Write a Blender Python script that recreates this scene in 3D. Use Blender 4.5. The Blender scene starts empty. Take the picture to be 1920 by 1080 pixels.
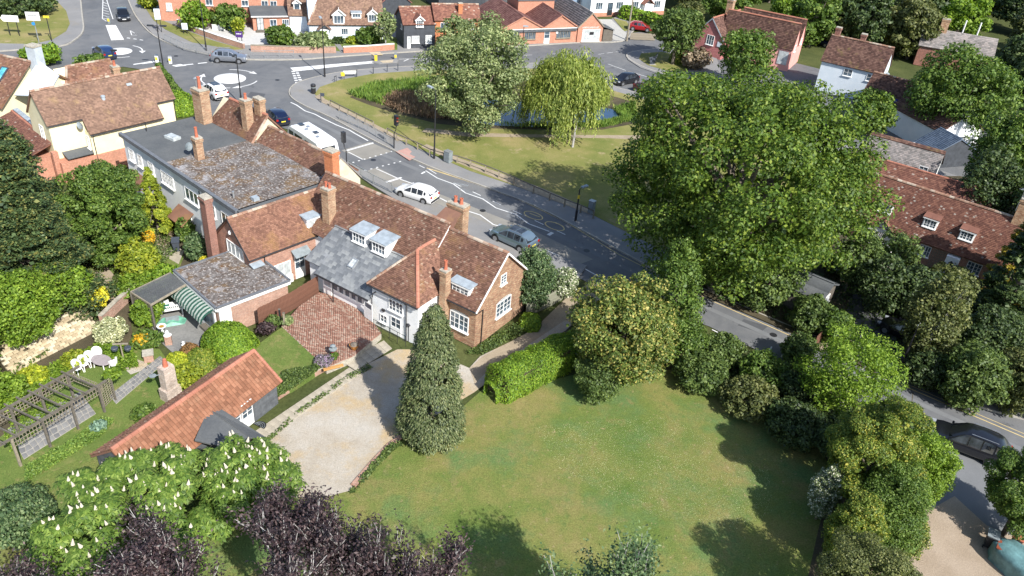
import bpy, bmesh, math, random
import numpy as np
from mathutils import Vector, Matrix

random.seed(7)
RNG = np.random.default_rng(11)
R = math.radians
SC = bpy.context.scene
COL = SC.collection

# ------------------------------------------------------------------ camera
F_PX, CAM_H = 1500.0, 36.0
PITCH, ROLL = R(32.7985), R(5.2256)
cd = bpy.data.cameras.new('camera')
cam = bpy.data.objects.new('camera', cd)
COL.objects.link(cam)
cd.sensor_width = 36.0
cd.lens = 36.0 * F_PX / 1920.0
cd.clip_start = 0.3
cd.clip_end = 3000
_f = Vector((0, math.cos(PITCH), -math.sin(PITCH)))
_r0 = Vector((1, 0, 0))
_d0 = Vector((0, -math.sin(PITCH), -math.cos(PITCH)))
_c, _s = math.cos(ROLL), math.sin(ROLL)
_R = _r0 * _c - _d0 * _s          # image right
_D = _r0 * _s + _d0 * _c          # image down
M = Matrix((( _R.x, -_D.x, -_f.x, 0), (_R.y, -_D.y, -_f.y, 0), (_R.z, -_D.z, -_f.z, CAM_H), (0, 0, 0, 1)))
cam.matrix_world = M
SC.camera = cam

def at(u, v, z=0.0):
    """ground position (metres) seen at pixel (u, v) of the 1920x1080 photo, at height z"""
    d = _f * F_PX + _R * (u - 960) + _D * (v - 540)
    t = (z - CAM_H) / d.z
    return (d.x * t, d.y * t)

def at3(u, v, z=0.0):
    p = at(u, v, z)
    return Vector((p[0], p[1], z))

# ------------------------------------------------------------------ light
SUN_EL, SUN_AZ = R(41.6), math.atan2(0.589, -0.808)   # azimuth clockwise from +Y
w = bpy.data.worlds.new('World'); SC.world = w; w.use_nodes = True
nt = w.node_tree; nt.nodes.clear()
sky = nt.nodes.new('ShaderNodeTexSky'); sky.sky_type = 'NISHITA'; sky.sun_disc = False
sky.sun_elevation = SUN_EL; sky.sun_rotation = SUN_AZ
bg = nt.nodes.new('ShaderNodeBackground'); bg.inputs[1].default_value = 0.12
wo = nt.nodes.new('ShaderNodeOutputWorld')
nt.links.new(sky.outputs[0], bg.inputs[0]); nt.links.new(bg.outputs[0], wo.inputs[0])
sl = bpy.data.lights.new('sun', 'SUN'); sl.energy = 4.6; sl.angle = R(0.5); sl.color = (1.0, 0.965, 0.91)
so = bpy.data.objects.new('sun', sl); COL.objects.link(so)
_sd = Vector((math.sin(SUN_AZ) * math.cos(SUN_EL), math.cos(SUN_AZ) * math.cos(SUN_EL), math.sin(SUN_EL)))
so.rotation_euler = (-_sd).to_track_quat('-Z', 'Y').to_euler()
so.location = (0, 0, 80)
SC.view_settings.view_transform = 'Standard'
SC.view_settings.look = 'None'
SC.view_settings.gamma = 1.0
SC.view_settings.exposure = 0.78
SC.view_settings.use_curve_mapping = False
SC.render.engine = 'CYCLES'
SC.cycles.max_bounces = 5
SC.cycles.transparent_max_bounces = 6

# ------------------------------------------------------------------ materials
def _mat(name):
    m = bpy.data.materials.new(name); m.use_nodes = True
    n = m.node_tree; b = n.nodes['Principled BSDF']
    return m, n, b

def _ramp(n, stops, fac):
    r = n.nodes.new('ShaderNodeValToRGB')
    el = r.color_ramp.elements
    while len(el) < len(stops): el.new(0.5)
    for e, (p, c) in zip(el, stops): e.position = p; e.color = (*c, 1)
    n.links.new(fac, r.inputs[0]); return r.outputs[0]

def _noise(n, scale, detail=4, rough=0.6, coord='Object', vec=None, dist=0.0):
    t = n.nodes.new('ShaderNodeTexNoise'); t.inputs['Scale'].default_value = scale
    t.inputs['Detail'].default_value = detail; t.inputs['Roughness'].default_value = rough
    t.inputs['Distortion'].default_value = dist
    if vec is None:
        tc = n.nodes.new('ShaderNodeTexCoord'); vec = tc.outputs[coord]
    n.links.new(vec, t.inputs['Vector']); return t.outputs[0]

def _mix(n, fac, a, b, mode='MIX'):
    m = n.nodes.new('ShaderNodeMix'); m.data_type = 'RGBA'; m.blend_type = mode
    for sock, val in ((m.inputs[0], fac), (m.inputs[6], a), (m.inputs[7], b)):
        if isinstance(val, (int, float)): sock.default_value = val
        elif isinstance(val, tuple): sock.default_value = (*val, 1)
        else: n.links.new(val, sock)
    return m.outputs[2]

def _bump(n, b, h, strength=0.4, dist=0.02):
    bp = n.nodes.new('ShaderNodeBump'); bp.inputs['Strength'].default_value = strength
    bp.inputs['Distance'].default_value = dist
    n.links.new(h, bp.inputs['Height']); n.links.new(bp.outputs[0], b.inputs['Normal'])

def plain(name, c, rough=0.6, metal=0.0, var=0.12, scale=3.0, spec=0.4, bump=0.0, fine=0.0):
    m, n, b = _mat(name)
    f = _noise(n, scale)
    lo = tuple(max(0, x * (1 - var)) for x in c); hi = tuple(min(1, x * (1 + var)) for x in c)
    col = _ramp(n, [(0.3, lo), (0.7, hi)], f)
    if fine:
        f2 = _noise(n, 40, 2); k = _ramp(n, [(0.3, (1 - fine,) * 3), (0.7, (1 + fine,) * 3)], f2)
        col = _mix(n, 1.0, col, k, 'MULTIPLY')
    n.links.new(col, b.inputs['Base Color'])
    b.inputs['Roughness'].default_value = rough; b.inputs['Metallic'].default_value = metal
    b.inputs['Specular IOR Level'].default_value = spec
    if bump: _bump(n, b, _noise(n, scale * 6), bump, 0.03)
    return m

def patchy(name, stops, scale=0.35, fine_scale=8.0, fine=0.35, rough=0.95, detail=8, bump=0.3, coord='Object', spec=0.1,
           patches=None, dist=0.0):
    """several colours driven by broad noise plus fine grain"""
    m, n, b = _mat(name)
    f = _noise(n, scale, detail, 0.65, coord, dist=dist)
    col = _ramp(n, stops, f)
    for (ps, lo, hi, pc) in (patches or []):
        pf = _noise(n, ps, 6, 0.7, coord)
        k = _ramp(n, [(lo, (0, 0, 0)), (hi, (1, 1, 1))], pf)
        col = _mix(n, k, col, pc)
    f2 = _noise(n, fine_scale, 5, 0.75, coord)
    k = _ramp(n, [(0.25, (1 - fine,) * 3), (0.75, (1 + fine,) * 3)], f2)
    col = _mix(n, 1.0, col, k, 'MULTIPLY')
    n.links.new(col, b.inputs['Base Color']); b.inputs['Roughness'].default_value = rough
    b.inputs['Specular IOR Level'].default_value = spec
    if bump: _bump(n, b, f2, bump, 0.05)
    return m

def island(name, stops, rough=0.9, scale=0.6, patch=None, spec=0.2, amt=0.25, obj=False, patch2=None, bump=0.0):
    """colour per loose piece (tile, brick, slate) with broad weathering"""
    m, n, b = _mat(name)
    if obj:
        g = n.nodes.new('ShaderNodeObjectInfo'); fac = g.outputs['Random']
    else:
        g = n.nodes.new('ShaderNodeNewGeometry'); fac = g.outputs['Random Per Island']
    col = _ramp(n, stops, fac)
    f = _noise(n, scale, 6, 0.7)
    k = _ramp(n, [(0.25, (1 - amt,) * 3), (0.75, (1 + amt,) * 3)], f)
    col = _mix(n, 1.0, col, k, 'MULTIPLY')
    for pt in (patch, patch2):
        if pt:
            ps, lo, hi, pc = pt
            k = _ramp(n, [(lo, (0, 0, 0)), (hi, (1, 1, 1))], _noise(n, ps, 8, 0.75))
            col = _mix(n, k, col, pc)
    n.links.new(col, b.inputs['Base Color']); b.inputs['Roughness'].default_value = rough
    b.inputs['Specular IOR Level'].default_value = spec
    if bump: _bump(n, b, _noise(n, 30), bump, 0.01)
    return m

def brick(name, c1, c2, mortar, w=0.225, h=0.075, ms=0.012, bias=0.0, var=0.25):
    m, n, b = _mat(name)
    tc = n.nodes.new('ShaderNodeTexCoord')
    t = n.nodes.new('ShaderNodeTexBrick'); n.links.new(tc.outputs['UV'], t.inputs['Vector'])
    t.inputs['Color1'].default_value = (*c1, 1); t.inputs['Color2'].default_value = (*c2, 1)
    t.inputs['Mortar'].default_value = (*mortar, 1); t.inputs['Scale'].default_value = 1
    t.inputs['Mortar Size'].default_value = ms; t.inputs['Brick Width'].default_value = w
    t.inputs['Row Height'].default_value = h; t.inputs['Bias'].default_value = bias
    t.inputs['Mortar Smooth'].default_value = 0.3
    f = _noise(n, 1.1, 6, 0.7)
    k = _ramp(n, [(0.25, (1 - var,) * 3), (0.75, (1 + var,) * 3)], f)
    col = _mix(n, 1.0, t.outputs[0], k, 'MULTIPLY')
    f3 = _noise(n, 7.0, 4, 0.8)
    k3 = _ramp(n, [(0.3, (0.75,) * 3), (0.7, (1.25,) * 3)], f3)
    col = _mix(n, 1.0, col, k3, 'MULTIPLY')
    n.links.new(col, b.inputs['Base Color']); b.inputs['Roughness'].default_value = 0.92
    inv = n.nodes.new('ShaderNodeMath'); inv.operation = 'SUBTRACT'; inv.inputs[0].default_value = 1
    n.links.new(t.outputs[1], inv.inputs[1]); _bump(n, b, inv.outputs[0], 0.6, 0.012)
    return m

def leafmat(name, dark, light, tip=None, trans=0.3, scale=0.5, rough=0.55, spec=0.35, tipamt=0.85):
    m, n, b = _mat(name)
    g = n.nodes.new('ShaderNodeNewGeometry')
    stops = [(0.0, dark), (0.75, light)]
    if tip: stops.append((tipamt + 0.1, tip))
    stops = [(p, tuple(min(.75, x * k) for x, k in zip(c, ((1.0, 1.0, 1.0) if p == 0 else (1.32, 1.22, 1.1))))) for p, c in stops]
    col = _ramp(n, stops, g.outputs['Random Per Island'])
    k = _ramp(n, [(0.3, (0.72, 0.76, 0.72)), (0.7, (1.3, 1.24, 1.15))], _noise(n, scale, 3))
    col = _mix(n, 1.0, col, k, 'MULTIPLY')
    n.links.new(col, b.inputs['Base Color']); b.inputs['Roughness'].default_value = rough
    b.inputs['Specular IOR Level'].default_value = spec
    tr = n.nodes.new('ShaderNodeBsdfTranslucent')
    tc = _mix(n, 1.0, col, (1.25, 1.35, 0.6), 'MULTIPLY'); n.links.new(tc, tr.inputs[0])
    ms = n.nodes.new('ShaderNodeMixShader'); ms.inputs[0].default_value = trans
    o = n.nodes['Material Output']
    n.links.new(b.outputs[0], ms.inputs[1]); n.links.new(tr.outputs[0], ms.inputs[2]); n.links.new(ms.outputs[0], o.inputs[0])
    return m

def glassmat(name, c=(0.03, 0.045, 0.06), rough=0.08):
    m, n, b = _mat(name)
    f = _noise(n, 1.3, 2)
    col = _ramp(n, [(0.35, c), (0.7, tuple(min(1, x * 3 + 0.02) for x in c))], f)
    n.links.new(col, b.inputs['Base Color']); b.inputs['Roughness'].default_value = rough
    b.inputs['Specular IOR Level'].default_value = 0.9
    return m

def carpaint(name, c, metal=0.4):
    m, n, b = _mat(name)
    b.inputs['Base Color'].default_value = (*c, 1); b.inputs['Metallic'].default_value = metal
    b.inputs['Roughness'].default_value = 0.28; b.inputs['Coat Weight'].default_value = 0.8
    b.inputs['Coat Roughness'].default_value = 0.05
    return m

MT = {}
MT['glass'] = glassmat('window_glass')
MT['glass_sky'] = glassmat('skylight_glass', (0.05, 0.22, 0.27), 0.15)
MT['curtain'] = plain('net_curtain_glass', (0.42, 0.45, 0.45), 0.25, var=0.35, scale=2.5, spec=0.8)
MT['white'] = plain('white_paint', (0.78, 0.78, 0.76), 0.5, var=0.05)
MT['render_white'] = patchy('white_render', [(0.3, (0.72, 0.735, 0.74)), (0.7, (0.83, 0.83, 0.82))], 0.8, 9, 0.08, 0.9, bump=0.15)
MT['render_blue'] = patchy('pale_blue_render', [(0.3, (0.55, 0.62, 0.68)), (0.7, (0.66, 0.71, 0.75))], 0.8, 9, 0.08, 0.9, bump=0.15)
MT['cream'] = patchy('cream_render', [(0.3, (0.70, 0.62, 0.40)), (0.7, (0.80, 0.72, 0.50))], 0.6, 9, 0.06, 0.9, bump=0.15)
MT['buff'] = patchy('buff_render', [(0.3, (0.45, 0.40, 0.28)), (0.55, (0.62, 0.56, 0.42)), (0.8, (0.55, 0.52, 0.47))], 0.9, 9, 0.12, 0.9, bump=0.15)
MT['pink'] = patchy('pink_render', [(0.3, (0.66, 0.31, 0.27)), (0.7, (0.75, 0.38, 0.33))], 0.6, 9, 0.06, 0.9, bump=0.15)
MT['pinkbrick'] = brick('pink_painted_brick', (0.38, 0.13, 0.13), (0.46, 0.18, 0.17), (0.36, 0.16, 0.15))
MT['brick_red'] = brick('red_brick', (0.30, 0.115, 0.075), (0.42, 0.19, 0.12), (0.38, 0.32, 0.26))
MT['brick_dark'] = brick('dark_red_brick', (0.20, 0.07, 0.05), (0.29, 0.11, 0.075), (0.28, 0.22, 0.18))
MT['brick_buff'] = brick('weathered_orange_brick', (0.33, 0.14, 0.07), (0.52, 0.33, 0.19), (0.17, 0.14, 0.11), w=.26, h=.09, ms=.018, var=0.35)
MT['brick_orange'] = brick('bright_orange_brick', (0.50, 0.155, 0.055), (0.56, 0.20, 0.08), (0.42, 0.20, 0.12), var=0.12)
MT['brick_shop'] = brick('orange_red_brick', (0.42, 0.15, 0.085), (0.50, 0.21, 0.13), (0.42, 0.28, 0.21), var=0.14)
MT['brick_mix'] = brick('mixed_chimney_brick', (0.34, 0.16, 0.08), (0.52, 0.36, 0.22), (0.22, 0.18, 0.14), var=0.35)
MT['brick_wall'] = brick('garden_wall_brick', (0.36, 0.17, 0.11), (0.44, 0.25, 0.18), (0.34, 0.29, 0.24))
MT['brick_white'] = brick('limewashed_brick', (0.44, 0.34, 0.27), (0.56, 0.47, 0.40), (0.36, 0.31, 0.26), var=0.35)
MT['stone_pale'] = plain('pale_block', (0.52, 0.44, 0.28), 0.95, var=0.2, scale=1.5, fine=0.15)
MT['tile_brown'] = island('brown_clay_tiles', [(0, (0.12, 0.064, 0.046)), (0.5, (0.185, 0.098, 0.070)), (0.93, (0.24, 0.13, 0.092)), (1, (0.32, 0.24, 0.18))],
                          patch=(0.9, 0.52, 0.70, (0.25, 0.145, 0.075)), patch2=(16.0, 0.67, 0.72, (0.33, 0.30, 0.25)))
MT['tile_moss'] = island('mossy_brown_tiles', [(0, (0.13, 0.068, 0.048)), (0.5, (0.185, 0.095, 0.066)), (1, (0.24, 0.13, 0.09))],
                         patch=(0.32, 0.50, 0.68, (0.25, 0.145, 0.060)), patch2=(14.0, 0.66, 0.71, (0.33, 0.26, 0.20)))
MT['tile_cream'] = island('sandy_brown_tiles', [(0, (0.145, 0.092, 0.070)), (0.5, (0.195, 0.122, 0.090)), (1, (0.26, 0.165, 0.12))],
                         patch=(1.0, 0.55, 0.72, (0.31, 0.21, 0.115)), patch2=(10.0, 0.66, 0.72, (0.33, 0.22, 0.15)))
MT['tile_dark'] = island('dark_brown_tiles', [(0, (0.075, 0.042, 0.035)), (0.5, (0.12, 0.065, 0.052)), (1, (0.19, 0.11, 0.085))],
                         patch=(0.6, 0.56, 0.70, (0.17, 0.13, 0.05)))
MT['tile_red'] = island('red_brown_tiles', [(0, (0.125, 0.058, 0.045)), (0.5, (0.18, 0.082, 0.060)), (0.95, (0.235, 0.115, 0.08)), (1, (0.40, 0.35, 0.30))],
                        patch=(9, 0.66, 0.71, (0.42, 0.37, 0.32)))
MT['tile_ws'] = island('purple_brown_tiles', [(0, (0.16, 0.07, 0.06)), (0.5, (0.21, 0.10, 0.085)), (1, (0.27, 0.14, 0.115))])
MT['tile_grey'] = island('grey_concrete_tiles', [(0, (0.16, 0.15, 0.14)), (0.5, (0.24, 0.22, 0.21)), (1, (0.32, 0.28, 0.26))])
MT['pantile'] = island('orange_clay_pantiles', [(0, (0.185, 0.085, 0.050)), (0.5, (0.245, 0.112, 0.066)), (1, (0.30, 0.145, 0.088))],
                       patch=(1.0, 0.52, 0.70, (0.20, 0.115, 0.07)), patch2=(7.0, 0.60, 0.70, (0.12, 0.095, 0.06)))
MT['ridge_orange'] = island('orange_ridge_tiles', [(0, (0.33, 0.135, 0.09)), (1, (0.39, 0.175, 0.12))])
MT['ridge_brown'] = island('lichen_ridge_tiles', [(0, (0.18, 0.10, 0.07)), (0.6, (0.28, 0.16, 0.11)), (1, (0.42, 0.36, 0.29))],
                           patch=(5.0, 0.55, 0.66, (0.40, 0.37, 0.30)))
MT['slate'] = island('grey_slate', [(0, (0.115, 0.125, 0.135)), (0.6, (0.165, 0.175, 0.185)), (1, (0.24, 0.25, 0.25))], 0.55, spec=0.45,
                     patch=(3.0, 0.60, 0.75, (0.22, 0.19, 0.17)), obj=True)
MT['slate_join'] = island('grey_slate_edges', [(0, (0.115, 0.125, 0.135)), (1, (0.22, 0.23, 0.24))], 0.55, spec=0.45)
MT['slate_blue'] = island('blue_slate', [(0, (0.09, 0.12, 0.17)), (1, (0.15, 0.19, 0.25))], 0.6)
MT['lead'] = plain('lead_sheet', (0.30, 0.345, 0.38), 0.45, var=0.25, scale=1.8, spec=0.5, fine=0.08)
MT['lead_dark'] = plain('dark_lead', (0.13, 0.14, 0.155), 0.6, var=0.2)
MT['felt'] = patchy('grey_roofing_felt', [(0.3, (0.085, 0.092, 0.098)), (0.7, (0.13, 0.135, 0.135))], 0.5, 6, 0.15, 0.9)
MT['feltmoss'] = patchy('mossy_gravel_felt', [(0.30, (0.085, 0.070, 0.062)), (0.5, (0.135, 0.118, 0.108)), (0.70, (0.23, 0.22, 0.215))], 0.8, 6, 0.60, 0.95, detail=12,
                        bump=0.9, patches=[(0.55, 0.50, 0.60, (0.155, 0.105, 0.062)), (2.6, 0.56, 0.62, (0.085, 0.055, 0.040)), (4.5, 0.54, 0.60, (0.38, 0.355, 0.33)), (0.6, 0.56, 0.66, (0.30, 0.29, 0.29)), (3.4, 0.60, 0.65, (0.17, 0.085, 0.04)), (7.0, 0.60, 0.64, (0.07, 0.05, 0.04))])
MT['board_black'] = plain('black_weatherboard', (0.050, 0.056, 0.066), 0.7, var=0.25, scale=2)
MT['board_grey'] = plain('weathered_black_board', (0.085, 0.092, 0.10), 0.8, var=0.35, scale=2.5)
MT['wood'] = plain('weathered_wood', (0.125, 0.11, 0.09), 0.85, var=0.3, scale=4, fine=0.2)
MT['wood_pale'] = plain('pale_weathered_wood', (0.25, 0.215, 0.16), 0.85, var=0.25, scale=4, fine=0.2)
MT['fence_brown'] = plain('brown_stained_board', (0.15, 0.070, 0.045), 0.8, var=0.3, scale=3, fine=0.2)
MT['fence_grey'] = plain('grey_green_board', (0.25, 0.25, 0.185), 0.85, var=0.25, scale=3, fine=0.2)
MT['black'] = plain('black_metal', (0.022, 0.022, 0.025), 0.45, spec=0.5)
MT['darkgrey'] = plain('dark_grey_plastic', (0.055, 0.065, 0.085), 0.5)
MT['galv'] = plain('galvanised_steel', (0.42, 0.44, 0.45), 0.4, 0.6, var=0.15)
MT['greycab'] = plain('grey_green_cabinet', (0.20, 0.23, 0.24), 0.6, var=0.2)
MT['terracotta'] = plain('terracotta', (0.42, 0.13, 0.075), 0.85, var=0.2)
MT['mortar'] = plain('cement_flaunching', (0.36, 0.33, 0.27), 0.95, var=0.3, scale=5)
MT['yellow'] = plain('yellow_plastic', (0.75, 0.55, 0.04), 0.5)
MT['orange'] = plain('orange_plastic', (0.62, 0.09, 0.04), 0.5)
MT['blue'] = plain('blue_plastic', (0.03, 0.22, 0.50), 0.5)
MT['red'] = plain('red_plastic', (0.45, 0.03, 0.03), 0.4)
MT['purple'] = plain('purple_sign', (0.07, 0.03, 0.16), 0.5)
MT['bin_brown'] = plain('brown_bin_lid', (0.22, 0.06, 0.03), 0.5)
MT['tarp'] = plain('green_grey_tarpaulin', (0.12, 0.23, 0.24), 0.45, var=0.35, scale=2.0, bump=0.8)
MT['tarp_grey'] = plain('silver_grey_tarpaulin', (0.27, 0.30, 0.33), 0.5, var=0.25, scale=2.0, bump=0.8)
MT['bark'] = plain('grey_brown_bark', (0.15, 0.125, 0.10), 0.95, var=0.35, scale=5, bump=0.5)
MT['bark_pale'] = plain('pale_grey_bark', (0.36, 0.345, 0.33), 0.9, var=0.25, scale=5)
MT['asphalt'] = patchy('asphalt', [(0.3, (0.100, 0.105, 0.113)), (0.5, (0.125, 0.129, 0.135)), (0.7, (0.155, 0.157, 0.160))], 0.30, 16, 0.16, 0.85, bump=0.2, spec=0.3,
                       patches=[(0.09, 0.48, 0.72, (0.17, 0.168, 0.165)), (0.55, 0.62, 0.68, (0.085, 0.088, 0.094)), (1.6, 0.66, 0.71, (0.075, 0.077, 0.082))], dist=1.2)
MT['asphalt_pale'] = patchy('worn_pale_asphalt', [(0.3, (0.21, 0.20, 0.18)), (0.7, (0.27, 0.255, 0.225))], 0.5, 14, 0.10, 0.85, bump=0.1)
MT['asphalt_worn'] = patchy('tyre_worn_asphalt', [(0.3, (0.15, 0.155, 0.16)), (0.7, (0.18, 0.185, 0.19))], 0.5, 14, 0.10, 0.85, bump=0.1)
MT['pavement'] = patchy('pavement_asphalt', [(0.3, (0.19, 0.19, 0.19)), (0.7, (0.245, 0.24, 0.235))], 0.3, 14, 0.10, 0.9, bump=0.1,
                        patches=[(0.2, 0.55, 0.7, (0.22, 0.205, 0.18))])
MT['paving_pink'] = patchy('pink_tactile_paving', [(0.3, (0.38, 0.22, 0.19)), (0.7, (0.45, 0.28, 0.24))], 0.5, 10, 0.08, 0.9)
MT['kerb'] = plain('concrete_kerb', (0.33, 0.31, 0.27), 0.9, var=0.15, scale=2)
MT['paint'] = patchy('worn_road_paint', [(0.3, (0.55, 0.55, 0.54)), (0.7, (0.70, 0.70, 0.69))], 1.5, 12, 0.12, 0.7,
                     patches=[(2.2, 0.64, 0.76, (0.30, 0.30, 0.30))])
MT['paint_yellow'] = patchy('worn_yellow_paint', [(0.3, (0.48, 0.37, 0.17)), (0.7, (0.56, 0.45, 0.24))], 1.5, 12, 0.12, 0.7)
MT['gravel'] = patchy('pale_gravel', [(0.28, (0.32, 0.27, 0.20)), (0.55, (0.41, 0.37, 0.31)), (0.75, (0.45, 0.43, 0.39))], 0.3, 16, 0.32, 0.95,
                      bump=0.8, patches=[(0.22, 0.5, 0.64, (0.42, 0.32, 0.19))])
MT['gravel_brown'] = patchy('brown_gravel', [(0.28, (0.27, 0.21, 0.15)), (0.7, (0.37, 0.30, 0.23))], 0.35, 14, 0.3, 0.95, bump=0.7)
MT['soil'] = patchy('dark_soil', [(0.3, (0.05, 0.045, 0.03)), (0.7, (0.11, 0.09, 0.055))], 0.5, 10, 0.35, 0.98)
MT['soil_path'] = patchy('trodden_path', [(0.3, (0.26, 0.21, 0.15)), (0.7, (0.36, 0.30, 0.22))], 0.6, 10, 0.25, 0.98)
MT['grass'] = patchy('lawn_grass', [(0.32, (0.090, 0.140, 0.030)), (0.46, (0.130, 0.165, 0.042)), (0.58, (0.185, 0.182, 0.058)), (0.72, (0.245, 0.200, 0.085))], 0.19, 12, 0.50, 0.95,
                     bump=0.9, detail=14, patches=[(0.17, 0.52, 0.74, (0.235, 0.185, 0.080)), (0.13, 0.50, 0.62, (0.105, 0.165, 0.055)), (0.55, 0.58, 0.68, (0.235, 0.185, 0.08)), (1.1, 0.54, 0.76, (0.085, 0.150, 0.038)), (2.7, 0.60, 0.70, (0.28, 0.225, 0.115))], dist=0.3)
MT['grass_fresh'] = patchy('fresh_grass', [(0.32, (0.085, 0.135, 0.030)), (0.55, (0.125, 0.165, 0.042)), (0.75, (0.20, 0.195, 0.07))], 0.5, 11, 0.38, 0.95,
                           bump=0.8, detail=12, patches=[(0.8, 0.54, 0.70, (0.24, 0.20, 0.085)), (2.4, 0.58, 0.70, (0.08, 0.14, 0.03))])
MT['grass_green'] = patchy('green_field_grass', [(0.30, (0.115, 0.145, 0.036)), (0.5, (0.185, 0.185, 0.060)), (0.72, (0.29, 0.235, 0.11))], 0.18, 7, 0.25, 0.95,
                           bump=0.5, patches=[(0.5, 0.58, 0.7, (0.31, 0.25, 0.14))])
MT['ground'] = patchy('rough_ground', [(0.3, (0.045, 0.06, 0.02)), (0.7, (0.09, 0.10, 0.035))], 0.2, 5, 0.4, 0.98)
MT['water'] = plain('pond_water', (0.02, 0.05, 0.10), 0.05, var=0.2, scale=1, spec=0.9)
MT['slab'] = plain('buff_paving_slab', (0.36, 0.32, 0.25), 0.9, var=0.2, scale=1.2, fine=0.1)
MT['crazy'] = island('grey_crazy_stone', [(0, (0.15, 0.15, 0.15)), (1, (0.24, 0.235, 0.225))], obj=True)
MT['patio_grey'] = patchy('grey_patio', [(0.3, (0.15, 0.15, 0.145)), (0.7, (0.24, 0.235, 0.22))], 0.6, 6, 0.2, 0.9)
MT['paver'] = island('red_brick_pavers', [(0, (0.22, 0.11, 0.08)), (0.5, (0.30, 0.165, 0.12)), (1, (0.36, 0.27, 0.21))], amt=0.3, scale=0.8,
                     patch=(1.2, 0.6, 0.75, (0.20, 0.17, 0.12)))
MT['lawnjoint'] = plain('pale_joint_mortar', (0.33, 0.31, 0.27), 0.95)
MT['stripe_green'] = plain('dark_green_canvas', (0.05, 0.17, 0.12), 0.8)
MT['stripe_white'] = plain('pale_canvas', (0.60, 0.66, 0.60), 0.8)
MT['tyre'] = plain('tyre_rubber', (0.018, 0.018, 0.018), 0.85)
MT['rim'] = plain('alloy_rim', (0.45, 0.46, 0.48), 0.3, 0.8)
MT['carglass'] = glassmat('car_glass', (0.012, 0.015, 0.02), 0.05)
MT['lamp_red'] = plain('red_lens', (0.35, 0.015, 0.01), 0.2)
MT['lamp_white'] = plain('clear_lens', (0.28, 0.30, 0.33), 0.1)
MT['render_grey'] = plain('grey_painted_render', (0.42, 0.46, 0.50), .9, var=.12, scale=1.5)
MT['plate_y'] = plain('yellow_plate', (0.70, 0.58, 0.05), 0.5)
MT['candle'] = plain('cream_flowers', (0.55, 0.50, 0.40), 0.8, var=0.12, scale=20)

# ------------------------------------------------------------------ mesh building
def set_uv(me):
    if not me.polygons: return
    npoly = len(me.polygons); nl = len(me.loops)
    co = np.empty(len(me.vertices) * 3); me.vertices.foreach_get('co', co); co = co.reshape(-1, 3)
    nm = np.empty(npoly * 3); me.polygons.foreach_get('normal', nm); nm = nm.reshape(-1, 3)
    li = np.empty(nl, dtype=np.int32); me.loops.foreach_get('vertex_index', li)
    tot = np.empty(npoly, dtype=np.int32); me.polygons.foreach_get('loop_total', tot)
    pn = np.repeat(nm, tot, axis=0)
    flat = np.abs(pn[:, 2]) > 0.985
    u = np.stack([-pn[:, 1], pn[:, 0], np.zeros(len(pn))], 1)
    L = np.linalg.norm(u, axis=1); L[L < 1e-6] = 1; u /= L[:, None]
    u[flat] = (1, 0, 0)
    v = np.cross(pn, u); v[flat] = (0, 1, 0)
    P = co[li]
    uv = np.stack([(P * u).sum(1), (P * v).sum(1)], 1).ravel()
    lay = me.uv_layers.new(name='UVMap'); lay.data.foreach_set('uv', uv)

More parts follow.
